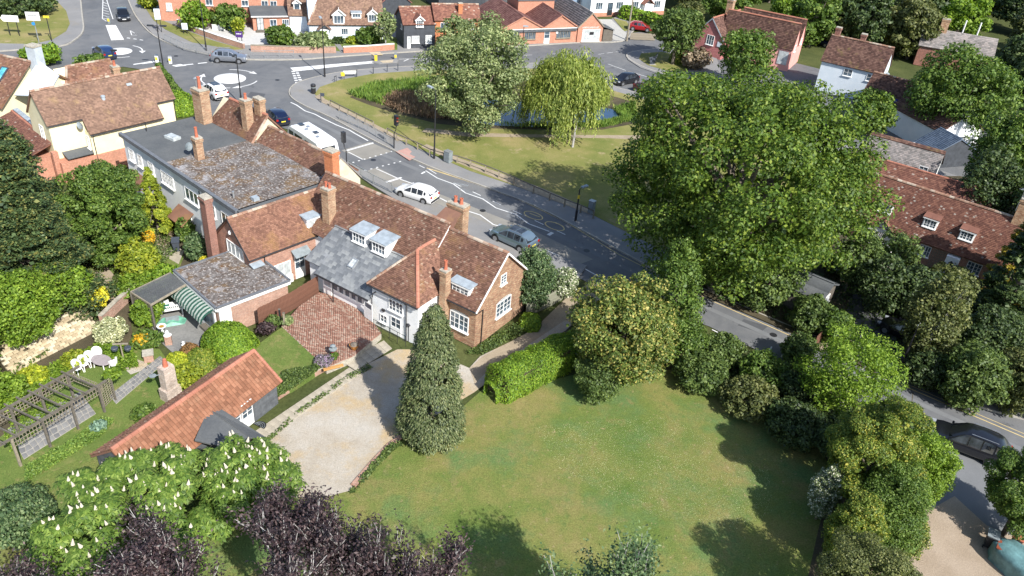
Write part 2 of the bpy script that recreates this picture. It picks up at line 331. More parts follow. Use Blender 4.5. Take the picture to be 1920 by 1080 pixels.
class MB:
    def __init__(s): s.v = []; s.f = []; s.m = []; s.mi = 0
    def add(s, vs, fs):
        k = len(s.v); s.v.extend([tuple(p) for p in vs])
        for f in fs: s.f.append(tuple(i + k for i in f)); s.m.append(s.mi)
        return s
    def box(s, c, d, rz=0.0, tilt=None):
        x, y, z = d[0] / 2, d[1] / 2, d[2] / 2
        m = Matrix.Rotation(rz, 3, 'Z')
        if tilt is not None: m = m @ tilt
        pts = [m @ Vector(p) + Vector(c) for p in ((-x, -y, -z), (x, -y, -z), (x, y, -z), (-x, y, -z), (-x, -y, z), (x, -y, z), (x, y, z), (-x, y, z))]
        return s.add(pts, [(0, 3, 2, 1), (4, 5, 6, 7), (0, 1, 5, 4), (1, 2, 6, 5), (2, 3, 7, 6), (3, 0, 4, 7)])
    def beam(s, a, b, w, h):
        a, b = Vector(a), Vector(b); d = b - a; L = d.length; d.normalize()
        up = Vector((0, 0, 1))
        if abs(d.z) > 0.99: up = Vector((0, 1, 0))
        x = d.cross(up).normalized(); y = x.cross(d)
        pts = []
        for p in (a, b):
            for (i, j) in ((-1, -1), (1, -1), (1, 1), (-1, 1)): pts.append(p + x * i * w / 2 + y * j * h / 2)
        return s.add(pts, [(3, 2, 1, 0), (4, 5, 6, 7), (0, 1, 5, 4), (1, 2, 6, 5), (2, 3, 7, 6), (3, 0, 4, 7)])
    def tube(s, pts, rad, n=8, cap=True):
        pts = [Vector(p) for p in pts]
        if not isinstance(rad, (list, tuple)): rad = [rad] * len(pts)
        vs = []; fs = []
        for i, p in enumerate(pts):
            d = (pts[min(i + 1, len(pts) - 1)] - pts[max(i - 1, 0)]).normalized()
            a = d.cross(Vector((0, 0, 1)) if abs(d.z) < 0.95 else Vector((1, 0, 0))).normalized(); b = d.cross(a)
            for k in range(n):
                t = 2 * math.pi * k / n
                vs.append(p + (a * math.cos(t) + b * math.sin(t)) * rad[i])
        for i in range(len(pts) - 1):
            for k in range(n):
                k2 = (k + 1) % n
                fs.append((i * n + k, i * n + k2, (i + 1) * n + k2, (i + 1) * n + k))
        if cap:
            fs.append(tuple(range(n))); fs.append(tuple(reversed(range((len(pts) - 1) * n, len(pts) * n))))
        return s.add(vs, fs)
    def lathe(s, c, prof, n=16, sx=1.0, sy=1.0):
        vs = []; fs = []
        for r, z in prof:
            for k in range(n):
                t = 2 * math.pi * k / n
                vs.append((c[0] + r * math.cos(t) * sx, c[1] + r * math.sin(t) * sy, c[2] + z))
        for i in range(len(prof) - 1):
            for k in range(n):
                k2 = (k + 1) % n
                fs.append((i * n + k, i * n + k2, (i + 1) * n + k2, (i + 1) * n + k))
        fs.append(tuple(reversed(range(n)))); fs.append(tuple(range((len(prof) - 1) * n, len(prof) * n)))
        return s.add(vs, fs)
    def prism(s, poly, z0, z1):
        """vertical prism over a plan polygon; z1 may be a list of heights per corner"""
        n = len(poly)
        zt = z1 if isinstance(z1, (list, tuple)) else [z1] * n
        area = sum(poly[i][0] * poly[(i + 1) % n][1] - poly[(i + 1) % n][0] * poly[i][1] for i in range(n))
        if area < 0: poly = list(reversed(poly)); zt = list(reversed(zt))
        vs = [(p[0], p[1], z0) for p in poly] + [(p[0], p[1], z) for p, z in zip(poly, zt)]
        fs = [tuple(reversed(range(n))), tuple(range(n, 2 * n))] + [(i, (i + 1) % n, (i + 1) % n + n, i + n) for i in range(n)]
        return s.add(vs, fs)
    def slab(s, pts, th):
        """plate: planar polygon pts (seen from outside counter-clockwise), thickness th behind"""
        pts = [Vector(p) for p in pts]; n = (pts[1] - pts[0]).cross(pts[2] - pts[1]).normalized()
        k = len(pts); vs = pts + [p - n * th for p in pts]
        fs = [tuple(range(k)), tuple(reversed(range(k, 2 * k)))] + [(i, i + k, (i + 1) % k + k, (i + 1) % k) for i in range(k)]
        return s.add(vs, fs)
    def build(s, name, mats, parent=None, loc=(0, 0, 0), rz=0.0, smooth=False, label=None, kind=None, uv=True):
        me = bpy.data.meshes.new(name); me.from_pydata(s.v, [], s.f)
        if not isinstance(mats, (list, tuple)): mats = [mats]
        for m in mats: me.materials.append(MT[m] if isinstance(m, str) else m)
        if len(mats) > 1: me.polygons.foreach_set('material_index', np.array(s.m, dtype=np.int32))
        if smooth: me.polygons.foreach_set('use_smooth', np.ones(len(me.polygons), dtype=bool))
        me.update()
        if uv: set_uv(me)
        o = bpy.data.objects.new(name, me); COL.objects.link(o)
        o.location = loc; o.rotation_euler = (0, 0, rz)
        if parent: o.parent = parent
        if label: o['label'] = label
        if kind: o['kind'] = kind
        return o

def np_mesh(name, V, Fq, mat, parent=None, kind=None, loc=(0, 0, 0)):
    me = bpy.data.meshes.new(name)
    me.vertices.add(len(V)); me.vertices.foreach_set('co', np.ascontiguousarray(V, dtype=np.float32).ravel())
    n, k = Fq.shape
    me.loops.add(n * k); me.loops.foreach_set('vertex_index', np.ascontiguousarray(Fq, dtype=np.int32).ravel())
    me.polygons.add(n); me.polygons.foreach_set('loop_start', np.arange(0, n * k, k, dtype=np.int32))
    me.update(calc_edges=True)
    me.materials.append(MT[mat] if isinstance(mat, str) else mat)
    o = bpy.data.objects.new(name, me); COL.objects.link(o); o.location = loc
    if parent: o.parent = parent
    if kind: o['kind'] = kind
    return o

def tag(o, label=None, cat=None, group=None, kind=None):
    if label: o['label'] = label
    if cat: o['category'] = cat
    if group: o['group'] = group
    if kind: o['kind'] = kind
    return o

def thing(name, label, cat, loc=(0, 0, 0), rz=0.0, group=None):
    o = bpy.data.objects.new(name, None); COL.objects.link(o)
    o.empty_display_size = 0.3
    o.location = (loc[0], loc[1], loc[2] if len(loc) > 2 else 0.0); o.rotation_euler = (0, 0, rz)
    return tag(o, label, cat, group)

def kids(o): return [c for c in bpy.data.objects if c.parent == o]

def copy_tree(root, loc, rz=0.0, label=None, scale=None, kid_map=None):
    r = root.copy(); COL.objects.link(r)
    r.location = (loc[0], loc[1], loc[2] if len(loc) > 2 else 0.0); r.rotation_euler = (0, 0, rz)
    if scale: r.scale = scale if isinstance(scale, tuple) else (scale,) * 3
    if label: r['label'] = label
    for ch in list(root.children):
        c = ch.copy(); COL.objects.link(c); c.parent = r
        for g in list(ch.children):
            d = g.copy(); COL.objects.link(d); d.parent = c
    return r

def sheet(name, px, z, mat, thick=0.0, world=False, kind='structure'):
    pts = [p if world else at(p[0], p[1], z) for p in px]
    a = sum(pts[i][0] * pts[(i + 1) % len(pts)][1] - pts[(i + 1) % len(pts)][0] * pts[i][1] for i in range(len(pts)))
    if a < 0: pts = pts[::-1]
    mb = MB()
    if thick: mb.prism(pts, z - thick, z)
    else: mb.add([(p[0], p[1], z) for p in pts], [tuple(range(len(pts)))])
    o = mb.build(name, mat); o['kind'] = kind
    return o

def strip_pts(pts, w, off=0.0):
    """left/right offset polylines around a 2-D polyline"""
    L, Rr = [], []
    for i, p in enumerate(pts):
        a = Vector(pts[max(i - 1, 0)]); b = Vector(pts[min(i + 1, len(pts) - 1)])
        d = (b - a).normalized(); n = Vector((-d.y, d.x)); q = Vector(p)
        L.append(q + n * (off + w / 2)); Rr.append(q + n * (off - w / 2))
    return L, Rr

def smoothline(pts, k=4):
    """Catmull-Rom through 2-D points"""
    P = [Vector(p[:2]) for p in pts]; P = [P[0] * 2 - P[1]] + P + [P[-1] * 2 - P[-2]]
    out = []
    for i in range(1, len(P) - 2):
        for j in range(k):
            t = j / k; a, b, c, d = P[i - 1], P[i], P[i + 1], P[i + 2]
            out.append(0.5 * ((2 * b) + (c - a) * t + (2 * a - 5 * b + 4 * c - d) * t * t + (3 * b - a - 3 * c + d) * t ** 3))
    out.append(P[-2]); return out

def ribbon(mb, pts, w, z, off=0.0, z0=None):
    L, Rr = strip_pts([Vector(p[:2]) for p in pts], w, off)
    for i in range(len(pts) - 1):
        q = [L[i], Rr[i], Rr[i + 1], L[i + 1]]
        if z0 is None: mb.add([(p.x, p.y, z) for p in q], [(0, 1, 2, 3)])
        else: mb.prism([(p.x, p.y) for p in q], z0, z)
    return mb
# ------------------------------------------------------------------ setting: ground, roads, pavements
sheet('ground', [(-500, -150), (700, -150), (700, 900), (-500, 900)], -0.06, 'ground', world=True)
sheet('road', [at(1990, 925), at(1690, 792), at(1330, 612), at(1100, 528), at(1000, 480), at(880, 412), at(740, 362), at(650, 310), at(560, 250),
               at(480, 222), at(385, 222), at(345, 190), at(300, 135), at(230, 125), at(120, 145), at(-120, 150), at(-200, 40), at(-60, -70), at(180, -90),
               at(330, -60), at(500, 60), at(800, 80), at(1000, 80), at(1200, 60), at(1420, 100), at(1700, 170), at(1990, 250), at(2200, 500)],
      0.0, 'asphalt', world=True)

ZP, ZG = 0.12, 0.15
# --- triangular green with the pond: pavement slab, kerb, grass
KERB = [(2100, 865), (1985, 805), (1830, 762), (1700, 700), (1560, 645), (1430, 592), (1330, 548), (1240, 512), (1160, 470), (1090, 432), (1000, 386),
        (900, 348), (800, 311), (700, 264), (620, 221), (573, 200), (547, 184), (543, 170), (556, 157), (590, 146), (640, 136), (700, 130), (800, 124), (960, 121),
        (1060, 118), (1115, 124), (1140, 140), (1150, 162), (1200, 176), (1300, 200), (1640, 290), (1750, 330)]
RIGHTSIDE = [(1760, 320), (2000, 400), (2300, 560)]
kp = [at(u, v) for u, v in KERB]
sheet('pavement', kp + [at(u, v) for u, v in RIGHTSIDE], ZP, 'pavement', 0.11, world=True)
def kerb(line, name='kerb', z=ZP + 0.012, w=0.14, off=-0.06):
    mb = MB(); ribbon(mb, smoothline([at(u, v) for u, v in line], 3), w, z, off, 0.002)
    o = mb.build(name, 'kerb'); o['kind'] = 'structure'; return o
kerb(KERB[:-1], off=0.0)
GREEN = [(590, 178), (603, 190), (640, 208), (745, 262), (820, 296), (880, 322), (1000, 362), (1105, 402), (1180, 440), (1260, 480), (1560, 430), (1640, 330),
         (1400, 235), (1200, 186), (1150, 172), (1128, 150), (1100, 132), (960, 130), (800, 133), (700, 140), (640, 151), (600, 165)]
sheet('green', [at(u, v) for u, v in GREEN], ZG, 'grass_green', 0.05, world=True)
sheet('green_path', [(790, 247), (880, 256), (1140, 259), (1200, 262), (1200, 254), (1000, 252), (880, 249), (800, 240)], ZG + 0.006, 'soil_path')
sheet('grass_verge', [(590, 181), (604, 192), (642, 210), (745, 264), (760, 262), (645, 203), (610, 186), (600, 176)], ZG + 0.005, 'soil_path')
sheet('grass_verge', [(790, 275), (850, 302), (1000, 361), (1105, 401), (1112, 394), (1010, 350), (860, 296), (800, 270)], ZG + 0.005, 'soil_path')
sheet('pond', [(790, 196), (830, 190), (900, 187), (1000, 190), (1100, 195), (1150, 205), (1170, 222), (1130, 234), (1000, 238), (930, 235), (860, 225), (800, 212)], ZG + 0.008, 'water')
sheet('pond_bank', [(655, 182), (700, 162), (800, 150), (960, 150), (1080, 160), (1190, 192), (1200, 230), (1130, 243), (1000, 243), (900, 240), (820, 232), (740, 212), (690, 196)], ZG + 0.003, 'soil')
# --- pavement in front of the houses on the south side of the main road
SK = [(1100, 500), (1010, 468), (950, 438), (880, 405), (820, 385), (740, 352), (690, 326), (640, 298)]
S2 = [(640, 308), (700, 350), (780, 400), (900, 455), (1000, 500), (1080, 530)]
sheet('pavement', [at(u, v) for u, v in SK + S2], ZP, 'pavement', 0.11, world=True)
# --- north side pavement (cottages and workshop)
NK = [(-60, -40), (140, -10), (155, 30), (157, 58), (140, 76), (110, 88), (-60, 100)]
sheet('pavement', [at(u, v) for u, v in [(150, -20)] + NK[2:] + [(-120, 96), (-160, -30)]], ZP, 'pavement', 0.11, world=True)
kerb([(150, -20), (155, 30), (157, 58), (140, 76), (110, 88), (0, 97)], w=0.2)
sheet('grass_verge', [(-120, 78), (60, 82), (98, 74), (124, 58), (131, 44), (124, 20), (100, -5), (-150, -20)], ZG, 'grass_green', 0.05)
NK2 = [(225, -60), (235, -20), (246, 12), (262, 40), (290, 68), (340, 90), (400, 104), (460, 112), (560, 112), (640, 106), (800, 96), (960, 88), (1090, 80), (1165, 78), (1185, 60), (1205, 40)]
sheet('pavement', [at(u, v) for u, v in NK2] + [at(1160, 30), at(1100, 60), at(960, 60), at(700, 60), at(400, 50), at(320, 20), at(300, -70)], ZP, 'pavement', 0.11, world=True)
kerb(NK2, w=0.2)
sheet('grass_verge', [(286, 20), (300, 36), (345, 55), (400, 76), (457, 92), (440, 93), (360, 79), (310, 55), (288, 38), (268, 8), (268, -30), (290, -30)], ZG, 'grass_green', 0.05)
sheet('forecourt', [(300, 34), (345, 40), (400, 66), (460, 84), (500, 82), (560, 82), (575, 60), (470, 50), (400, 30)], ZG + 0.01, plain('pale_concrete', (0.46, 0.45, 0.43), 0.9, var=0.08, fine=0.06), 0.05)
sheet('front_garden', [(560, 84), (640, 96), (745, 93), (745, 70), (600, 60)], ZG + 0.02, 'grass_fresh', 0.06)
sheet('garden_path', [(622, 76), (632, 76), (650, 98), (640, 98)], ZG + 0.03, 'pavement')
sheet('concrete_drive', [(1120, 36), (1145, 36), (1175, 62), (1170, 76), (1150, 74)], ZG + 0.02, plain('grey_concrete', (0.38, 0.37, 0.34), 0.9, var=0.1, fine=0.08), 0.05)
sheet('grass_verge', [(1150, 34), (1175, 40), (1185, 55), (1170, 58)], ZG + 0.03, 'grass_green', 0.05)
# --- little green at the right-hand junction
kerb([(1290, 148), (1240, 138), (1200, 124), (1177, 110), (1176, 102), (1190, 97), (1230, 92)], w=0.25)
sheet('pavement', [(1290, 150), (1240, 140), (1200, 126), (1177, 111), (1176, 102), (1190, 96), (1240, 90), (1340, 100), (1360, 150)], ZP, 'pavement', 0.11)
sheet('grass_verge', [(1290, 133), (1250, 132), (1215, 122), (1198, 110), (1202, 100), (1240, 97), (1300, 108)], ZG, 'grass_green', 0.05)

# --- road paint: thin sheets above the asphalt
def paint(px, z=0.006, mat='paint', name='road_marking', world=False): return sheet(name, px, z, mat, world=world)
def line(px, w=0.12, z=0.010, mat='paint', dash=None):
    P = [Vector(at(u, v)) for u, v in px]; mb = MB()
    if not dash: ribbon(mb, P, w, z)
    else:
        on, off = dash
        for a, b in zip(P[:-1], P[1:]):
            d = b - a; L = d.length; d.normalize(); t = 0
            while t < L:
                ribbon(mb, [a + d * t, a + d * min(t + on, L)], w, z); t += on + off
    o = mb.build('road_marking', mat); o['kind'] = 'structure'; return o
def disc(u, v, r, name='roundabout', sq=1.0, mat='paint'):
    c = at(u, v); mb = MB(); mb.lathe((c[0], c[1], 0), [(r, 0.001), (r * .97, 0.03), (r * .6, 0.10), (0.02, 0.14)], 36)
    o = mb.build(name, mat, smooth=True); o['kind'] = 'structure'; return c
def arc(c, r, a0, a1, w=0.16, arrow=True):
    mb = MB(); n = 10
    P = [Vector((c[0] + r * math.cos(R(a0 + (a1 - a0) * i / n)), c[1] + r * math.sin(R(a0 + (a1 - a0) * i / n)))) for i in range(n + 1)]
    ribbon(mb, P, w, 0.012)
    if arrow:
        d = (P[-1] - P[-2]).normalized(); nn = Vector((-d.y, d.x)); e = P[-1]
        mb.add([(*(e + nn * .45), 0.016), (*(e - nn * .45), 0.016), (*(e + d * 1.1), 0.016)], [(0, 1, 2)])
    o = mb.build('road_marking', 'paint'); o['kind'] = 'structure'
c1 = disc(431, 147, 2.0); arc(c1, 3.5, 110, 60); arc(c1, 3.5, 0, -50); arc(c1, 3.5, 230, 185); arc(c1, 3.6, 290, 245)
c2 = disc(225, 96, 1.55); arc(c2, 2.8, 80, 20); arc(c2, 2.8, 320, 270)
sheet('splitter_island', [(198, 47), (217, 47), (232, 73), (208, 74)], 0.10, 'paint', 0.095)
line([(193, 0), (192, 35), (200, 40)], 0.12); line([(197, -10), (204, 12), (212, 36)], 0.12)
for k in range(7): line([(193, 4 + k * 5), (200 + k * 1.2, 7 + k * 5)], 0.12)
line([(150, -10), (150, 28)], 0.1, dash=(0.8, 0.8))
line([(244, 57), (258, 66), (251, 61)], 0.1); line([(244, 57), (247, 66), (258, 66)], 0.12)
line([(238, 71), (272, 76)], 0.25, dash=(0.5, 0.5))
paint([(544, 127), (640, 119), (705, 114), (706, 118), (640, 124), (552, 134)])
line([(549, 133), (558, 159)], 0.4, dash=(0.45, 0.45)); line([(556, 132), (565, 156)], 0.4, dash=(0.45, 0.45))
sheet('traffic_island', [(697, 116), (712, 119), (745, 116), (748, 112), (738, 111), (702, 114)], 0.12, 'pavement', 0.115)
line([(757, 115), (768, 110)], 0.15); line([(793, 114), (801, 110)], 0.15); line([(748, 111), (810, 109), (850, 106)], 0.1)
line([(250, 121), (290, 115)], 0.35); line([(325, 123), (345, 122), (400, 116)], 0.32, dash=(1.2, 0.6))
paint([(322, 123), (338, 120), (350, 123), (330, 125)]); paint([(260, 119), (285, 114), (290, 117), (268, 120)])
line([(975, 104), (1115, 98)], 0.08, dash=(2, 3)); line([(1122, 102), (1170, 95)], 0.08, dash=(1.2, .6))
line([(1140, 120), (1173, 132)], 0.1); line([(1190, 137), (1222, 147)], 0.1)
line([(1150, 126), (1235, 140)], 0.0001)
# worn pale bays and zig-zags by the crossing
sheet('parking_bay', [(672, 325), (708, 314), (745, 333), (1000, 432), (1112, 486), (1075, 500), (1000, 466), (880, 405), (740, 352)], 0.004, 'asphalt_pale')
sheet('worn_bay', [(640, 282), (684, 300), (735, 284), (693, 266)], 0.004, 'asphalt_pale')
sheet('tyre_track', [(560, 215), (700, 285), (900, 372), (1160, 500), (1330, 582), (1690, 745), (1990, 880), (1990, 872), (1690, 737), (1330, 575), (1160, 492), (900, 366), (700, 279), (560, 209)], 0.003, 'asphalt_worn')
line([(648, 283), (700, 268)], 0.28); line([(714, 345), (753, 333)], 0.28)
line([(653, 285), (680, 299)], 0.12); line([(705, 316), (745, 334)], 0.12)
for a, b in (((650, 308), (735, 284)), ((672, 323), (758, 301))): line([a, b], 0.18, z=0.013, dash=(0.22, 0.5))
line([(545, 192), (556, 197), (572, 208), (590, 214), (605, 222), (630, 234), (655, 244), (665, 250), (690, 264)], 0.16)
line([(790, 326), (797, 322)], 0.2); line([(798, 320), (820, 334), (850, 345), (873, 362), (905, 373), (930, 390), (967, 402), (992, 420), (1030, 434)], 0.13)
line([(1028, 441), (1036, 436)], 0.35)
line([(750, 336), (790, 350), (822, 370), (868, 393), (900, 403), (925, 421), (950, 428)], 0.14)
line([(790, 350), (800, 352)], 0.12); line([(786, 310), (796, 315)], 0.1); line([(757, 376), (800, 400)], 0.12)
line([(802, 316), (818, 326)], 0.1)
line([(850, 343), (1060, 440)], 0.10, dash=(1.1, 1.6), mat='paint')
line([(800, 315), (860, 334), (960, 368)], 0.18, mat='paint_yellow')
line([(960, 368), (1060, 416), (1160, 477), (1330, 562), (1690, 722), (1990, 850)], 0.10, mat='paint_yellow')
line([(1330, 557), (1690, 716), (1990, 843)], 0.07, mat='paint_yellow')
line([(1022, 468), (1075, 492), (1125, 520)], 0.12); line([(1335, 618), (1400, 650)], 0.12); line([(1690, 776), (1760, 806)], 0.12)
line([(1440, 662), (1447, 650)], 0.12); line([(1465, 670), (1470, 660)], 0.12)
def bus_box():
    mb = MB()
    a = Vector(at(985, 403)); 
    for u, v, r, s_ in ((1000, 404, 0.62, 1.7), (1040, 424, 0.62, 1.7)):
        c = Vector(at(u, v)); P = [c + Vector((math.cos(t) * r * s_ * -.79 - math.sin(t) * r * .61, math.cos(t) * r * s_ * .61 - math.sin(t) * r * .79)) for t in [i * math.pi / 8 for i in range(17)]]
        ribbon(mb, P, 0.12, 0.011)
    ribbon(mb, [Vector(at(993, 400)), Vector(at(1012, 407))], 0.12, 0.014)
    o = mb.build('road_marking', 'paint_yellow'); o['kind'] = 'structure'
bus_box()
sheet('tactile_paving', [(742, 284), (764, 277), (772, 284), (768, 289), (779, 294), (768, 301)], ZP + 0.008, 'paving_pink')
line([(1707, 776), (1712, 735)], 0.05, mat='soil')
# pale drop-kerb area with yellow studs by the cottage
sheet('tactile_paving', [(692, 98), (712, 97), (718, 103), (700, 104)], ZP + 0.008, plain('buff_tactile', (0.46, 0.38, 0.25), 0.9))
sheet('tactile_paving', [(712, 114), (738, 112), (736, 117), (718, 118)], 0.13, plain('buff_tactile2', (0.42, 0.35, 0.25), 0.9))

sheet('driveway', [(1640, 800), (1690, 797), (1990, 930), (2100, 1010), (2100, 1100), (1960, 1030), (1850, 985), (1790, 930), (1745, 955), (1690, 905)], 0.012, 'asphalt_worn')
for k_, q_ in enumerate(([(1395, 598), (1440, 612), (1425, 624), (1383, 610)], [(960, 395), (990, 402), (975, 414), (948, 406)], [(470, 172), (498, 176), (492, 186), (462, 182)], [(1770, 800), (1822, 818), (1808, 832), (1756, 813)], [(560, 232), (590, 243), (580, 251), (552, 240)])):
    sheet('road_patch', q_, 0.0025, 'asphalt_worn' if k_ % 2 else plain('dark_patch_%d' % k_, (.075, .078, .084), .9, var=.1, fine=.1))
for u_, v_ in ((1450, 628), (905, 395), (520, 150), (330, 105), (1100, 470), (700, 300)):
    c_ = at(u_, v_); m_ = MB(); m_.lathe((c_[0], c_[1], 0), [(.3, .004), (.3, .012)], 14); o_ = m_.build('manhole_cover', 'black'); o_['kind'] = 'structure'
# --- gardens
LAWN = [(660, 925), (720, 850), (760, 822), (800, 800), (860, 770), (905, 730), (1000, 720), (1090, 700), (1260, 680), (1360, 700), (1470, 765), (1560, 830), (1575, 920), (1540, 1000), (1490, 1250),
        (300, 1400), (-100, 1200), (60, 905), (210, 830), (500, 870)]
sheet('lawn', [at(u, v) for u, v in LAWN], 0.02, 'grass', world=True)
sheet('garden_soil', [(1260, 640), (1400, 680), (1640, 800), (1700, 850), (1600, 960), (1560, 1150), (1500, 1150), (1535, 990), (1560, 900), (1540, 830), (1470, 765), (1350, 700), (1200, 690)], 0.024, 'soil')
sheet('gravel_drive', [(480, 838), (560, 762), (640, 712), (690, 682), (745, 655), (800, 655), (880, 690), (900, 668), (1000, 620), (1130, 520), (1160, 530), (1060, 620), (960, 680),
                       (890, 735), (840, 765), (770, 808), (725, 838), (690, 876), (655, 920), (600, 935), (520, 930), (470, 870)], 0.03, 'gravel')
sheet('side_path', [(880, 690), (905, 668), (1000, 618), (1060, 560), (1105, 530), (1130, 545), (1075, 590), (985, 650), (920, 690), (890, 720)], 0.034, 'soil_path')
sheet('gravel_drive', [(1745, 955), (1700, 1000), (1690, 1100), (1690, 1250), (2100, 1250), (2000, 1030), (1850, 985), (1790, 930)], 0.01, 'gravel_brown')
sheet('gravel_drive', [(1745, 955), (1640, 900), (1620, 1100), (1700, 1100)], 0.008, 'soil_path')
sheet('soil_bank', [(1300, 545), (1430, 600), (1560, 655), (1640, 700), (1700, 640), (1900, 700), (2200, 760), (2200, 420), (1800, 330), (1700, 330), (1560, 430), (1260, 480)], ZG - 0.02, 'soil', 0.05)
sheet('driveway', [(1570, 655), (1640, 692), (1700, 640), (1860, 600), (1700, 520), (1600, 530)], ZG + 0.0, plain('dark_tarmac_drive', (0.10, 0.10, 0.105), 0.9, var=0.15), 0.05)  # tarmac in one even dark grey
sheet('driveway', [(1528, 655), (1560, 625), (1600, 640), (1600, 672)], ZG + 0.006, 'soil_path', 0.05)
# bank between the pavement and the far gardens on the left
sheet('garden_soil', [(-200, 560), (0, 430), (300, 330), (430, 470), (330, 540), (240, 560), (250, 640), (100, 770), (-100, 880)], 0.004, 'soil')
sheet('garden_lawn', [(205, 500), (290, 470), (345, 480), (330, 520), (250, 560), (200, 550)], 0.02, 'grass_fresh')
sheet('garden_path', [(160, 520), (200, 500), (240, 545), (215, 565), (170, 560)], 0.025, 'soil_path')
sheet('garden_path', [(290, 440), (345, 470), (335, 495), (290, 470)], 0.03, 'slab')
sheet('garden_lawn', [(-60, 870), (60, 770), (120, 690), (230, 640), (300, 655), (330, 700), (500, 690), (500, 760), (240, 850), (60, 925), (-60, 1000)], 0.012, 'grass_fresh')
sheet('flower_bed', [(10, 770), (60, 700), (180, 640), (240, 640), (260, 690), (200, 680), (130, 700), (60, 760), (20, 800)], 0.017, 'soil')
sheet('gravel_bed', [(192, 668), (232, 665), (275, 680), (280, 690), (245, 702), (220, 680)], 0.03, 'gravel')
sheet('patio', [(272, 590), (330, 560), (410, 600), (440, 610), (380, 640), (345, 680), (300, 640)], 0.04, 'patio_grey', 0.05)
# crazy paving: single stones by jittered cells along the path and under the pergola
def stone_path(name, quad, nx, ny, z, gap=0.07, mat='crazy', base='lawnjoint', jit=0.22):
    q = [Vector(at(*p)) for p in quad]
    b = sheet(name, q, z - 0.02, base, 0.03, world=True)
    g = {}
    for i in range(nx + 1):
        for j in range(ny + 1):
            s, t = i / nx, j / ny
            if 0 < i < nx: s += random.uniform(-jit, jit) / nx
            if 0 < j < ny: t += random.uniform(-jit, jit) / ny
            g[i, j] = (q[0] * (1 - s) + q[1] * s) * (1 - t) + (q[3] * (1 - s) + q[2] * s) * t
    for i in range(nx):
        for j in range(ny):
            P = [g[i, j], g[i + 1, j], g[i + 1, j + 1], g[i, j + 1]]
            c = sum(P, Vector((0, 0))) / 4
            P = [p + (c - p).normalized() * gap * .5 for p in P]
            if jit > .1: P = [P[0].lerp(P[3], random.uniform(0, .3)), P[0].lerp(P[1], random.uniform(.1, .3)), P[1].lerp(P[0], random.uniform(0, .1)), P[1].lerp(P[2], random.uniform(.1, .3)), P[2].lerp(P[1], random.uniform(0, .2)), P[3].lerp(P[2], random.uniform(0, .2)), P[3].lerp(P[0], random.uniform(0, .15))]
            zz = z + random.uniform(0, .012)
            a = sum(P[k].x * P[(k + 1) % len(P)].y - P[(k + 1) % len(P)].x * P[k].y for k in range(len(P)))
            mb = MB(); mb.prism([(p.x - c.x, p.y - c.y) for p in P], -0.03, 0)
            mb.build('stone', mat, parent=b, loc=(c.x, c.y, zz))
    return b
stone_path('stone_path', [(205, 742), (300, 668), (312, 678), (218, 758)], 16, 3, 0.05)
stone_path('stone_path', [(45, 862), (180, 776), (150, 735), (15, 805)], 14, 6, 0.05)
# flagstones beside the drive
stone_path('slab_path', [(475, 812), (655, 690), (675, 702), (495, 826)], 15, 2, 0.06, 0.03, 'slab', 'mortar', 0.0)
stone_path('slab_path', [(642, 680), (720, 640), (735, 655), (668, 697)], 6, 3, 0.10, 0.03, 'slab', 'mortar', 0.0)

# raised lawn and brick patio behind the house
ZT = 0.5
sheet('terrace_lawn', [(478, 650), (530, 612), (610, 660), (600, 690), (545, 725), (515, 735)], ZT, 'grass_fresh', 0.55)
TP = [(528, 612), (560, 575), (598, 548), (640, 555), (700, 605), (715, 625), (664, 668), (612, 690)]
b = sheet('brick_patio', TP, ZT + 0.01, 'mortar', 0.55)
def paver_fill(poly, z, mat='paver', L=0.22, W=0.11, ang=R(-32), name='brick_paving', g=0.012, parent=None):
    P = [Vector(p) for p in poly]; c, s = math.cos(ang), math.sin(ang)
    xs = [p.x * c + p.y * s for p in P]; ys = [-p.x * s + p.y * c for p in P]; n = len(P)
    V, Fq = [], []
    y = min(ys); row = 0
    while y < max(ys):
        cr = []
        for k in range(n):
            y0, y1 = ys[k], ys[(k + 1) % n]; ym = y + W / 2
            if (y0 - ym) * (y1 - ym) < 0: cr.append(xs[k] + (xs[(k + 1) % n] - xs[k]) * (ym - y0) / (y1 - y0))
        cr.sort()
        for a_, b_ in zip(cr[::2], cr[1::2]):
            x = math.floor(a_ / L) * L - (L / 2 if row % 2 else 0)
            while x < b_:
                x0, x1 = max(x + g / 2, a_), min(x + L - g / 2, b_)
                if x1 - x0 > .03:
                    zz = z + random.uniform(-.005, .006); k = len(V)
                    for (X, Y, Z) in ((x0, y, zz), (x1, y, zz), (x1, y + W - g, zz), (x0, y + W - g, zz), (x0, y, z - .03), (x1, y, z - .03), (x1, y + W - g, z - .03), (x0, y + W - g, z - .03)):
                        V.append((X * c - Y * s, X * s + Y * c, Z))
                    for f in ((0, 1, 2, 3), (0, 4, 5, 1), (1, 5, 6, 2), (2, 6, 7, 3), (3, 7, 4, 0)): Fq.append(tuple(k + i for i in f))
                x += L
        y += W; row += 1
    return np_mesh(name, np.array(V), np.array(Fq), mat, parent, 'stuff')
paver_fill([at(u, v, ZT) for u, v in TP], ZT + 0.03, ang=R(-33), parent=b)
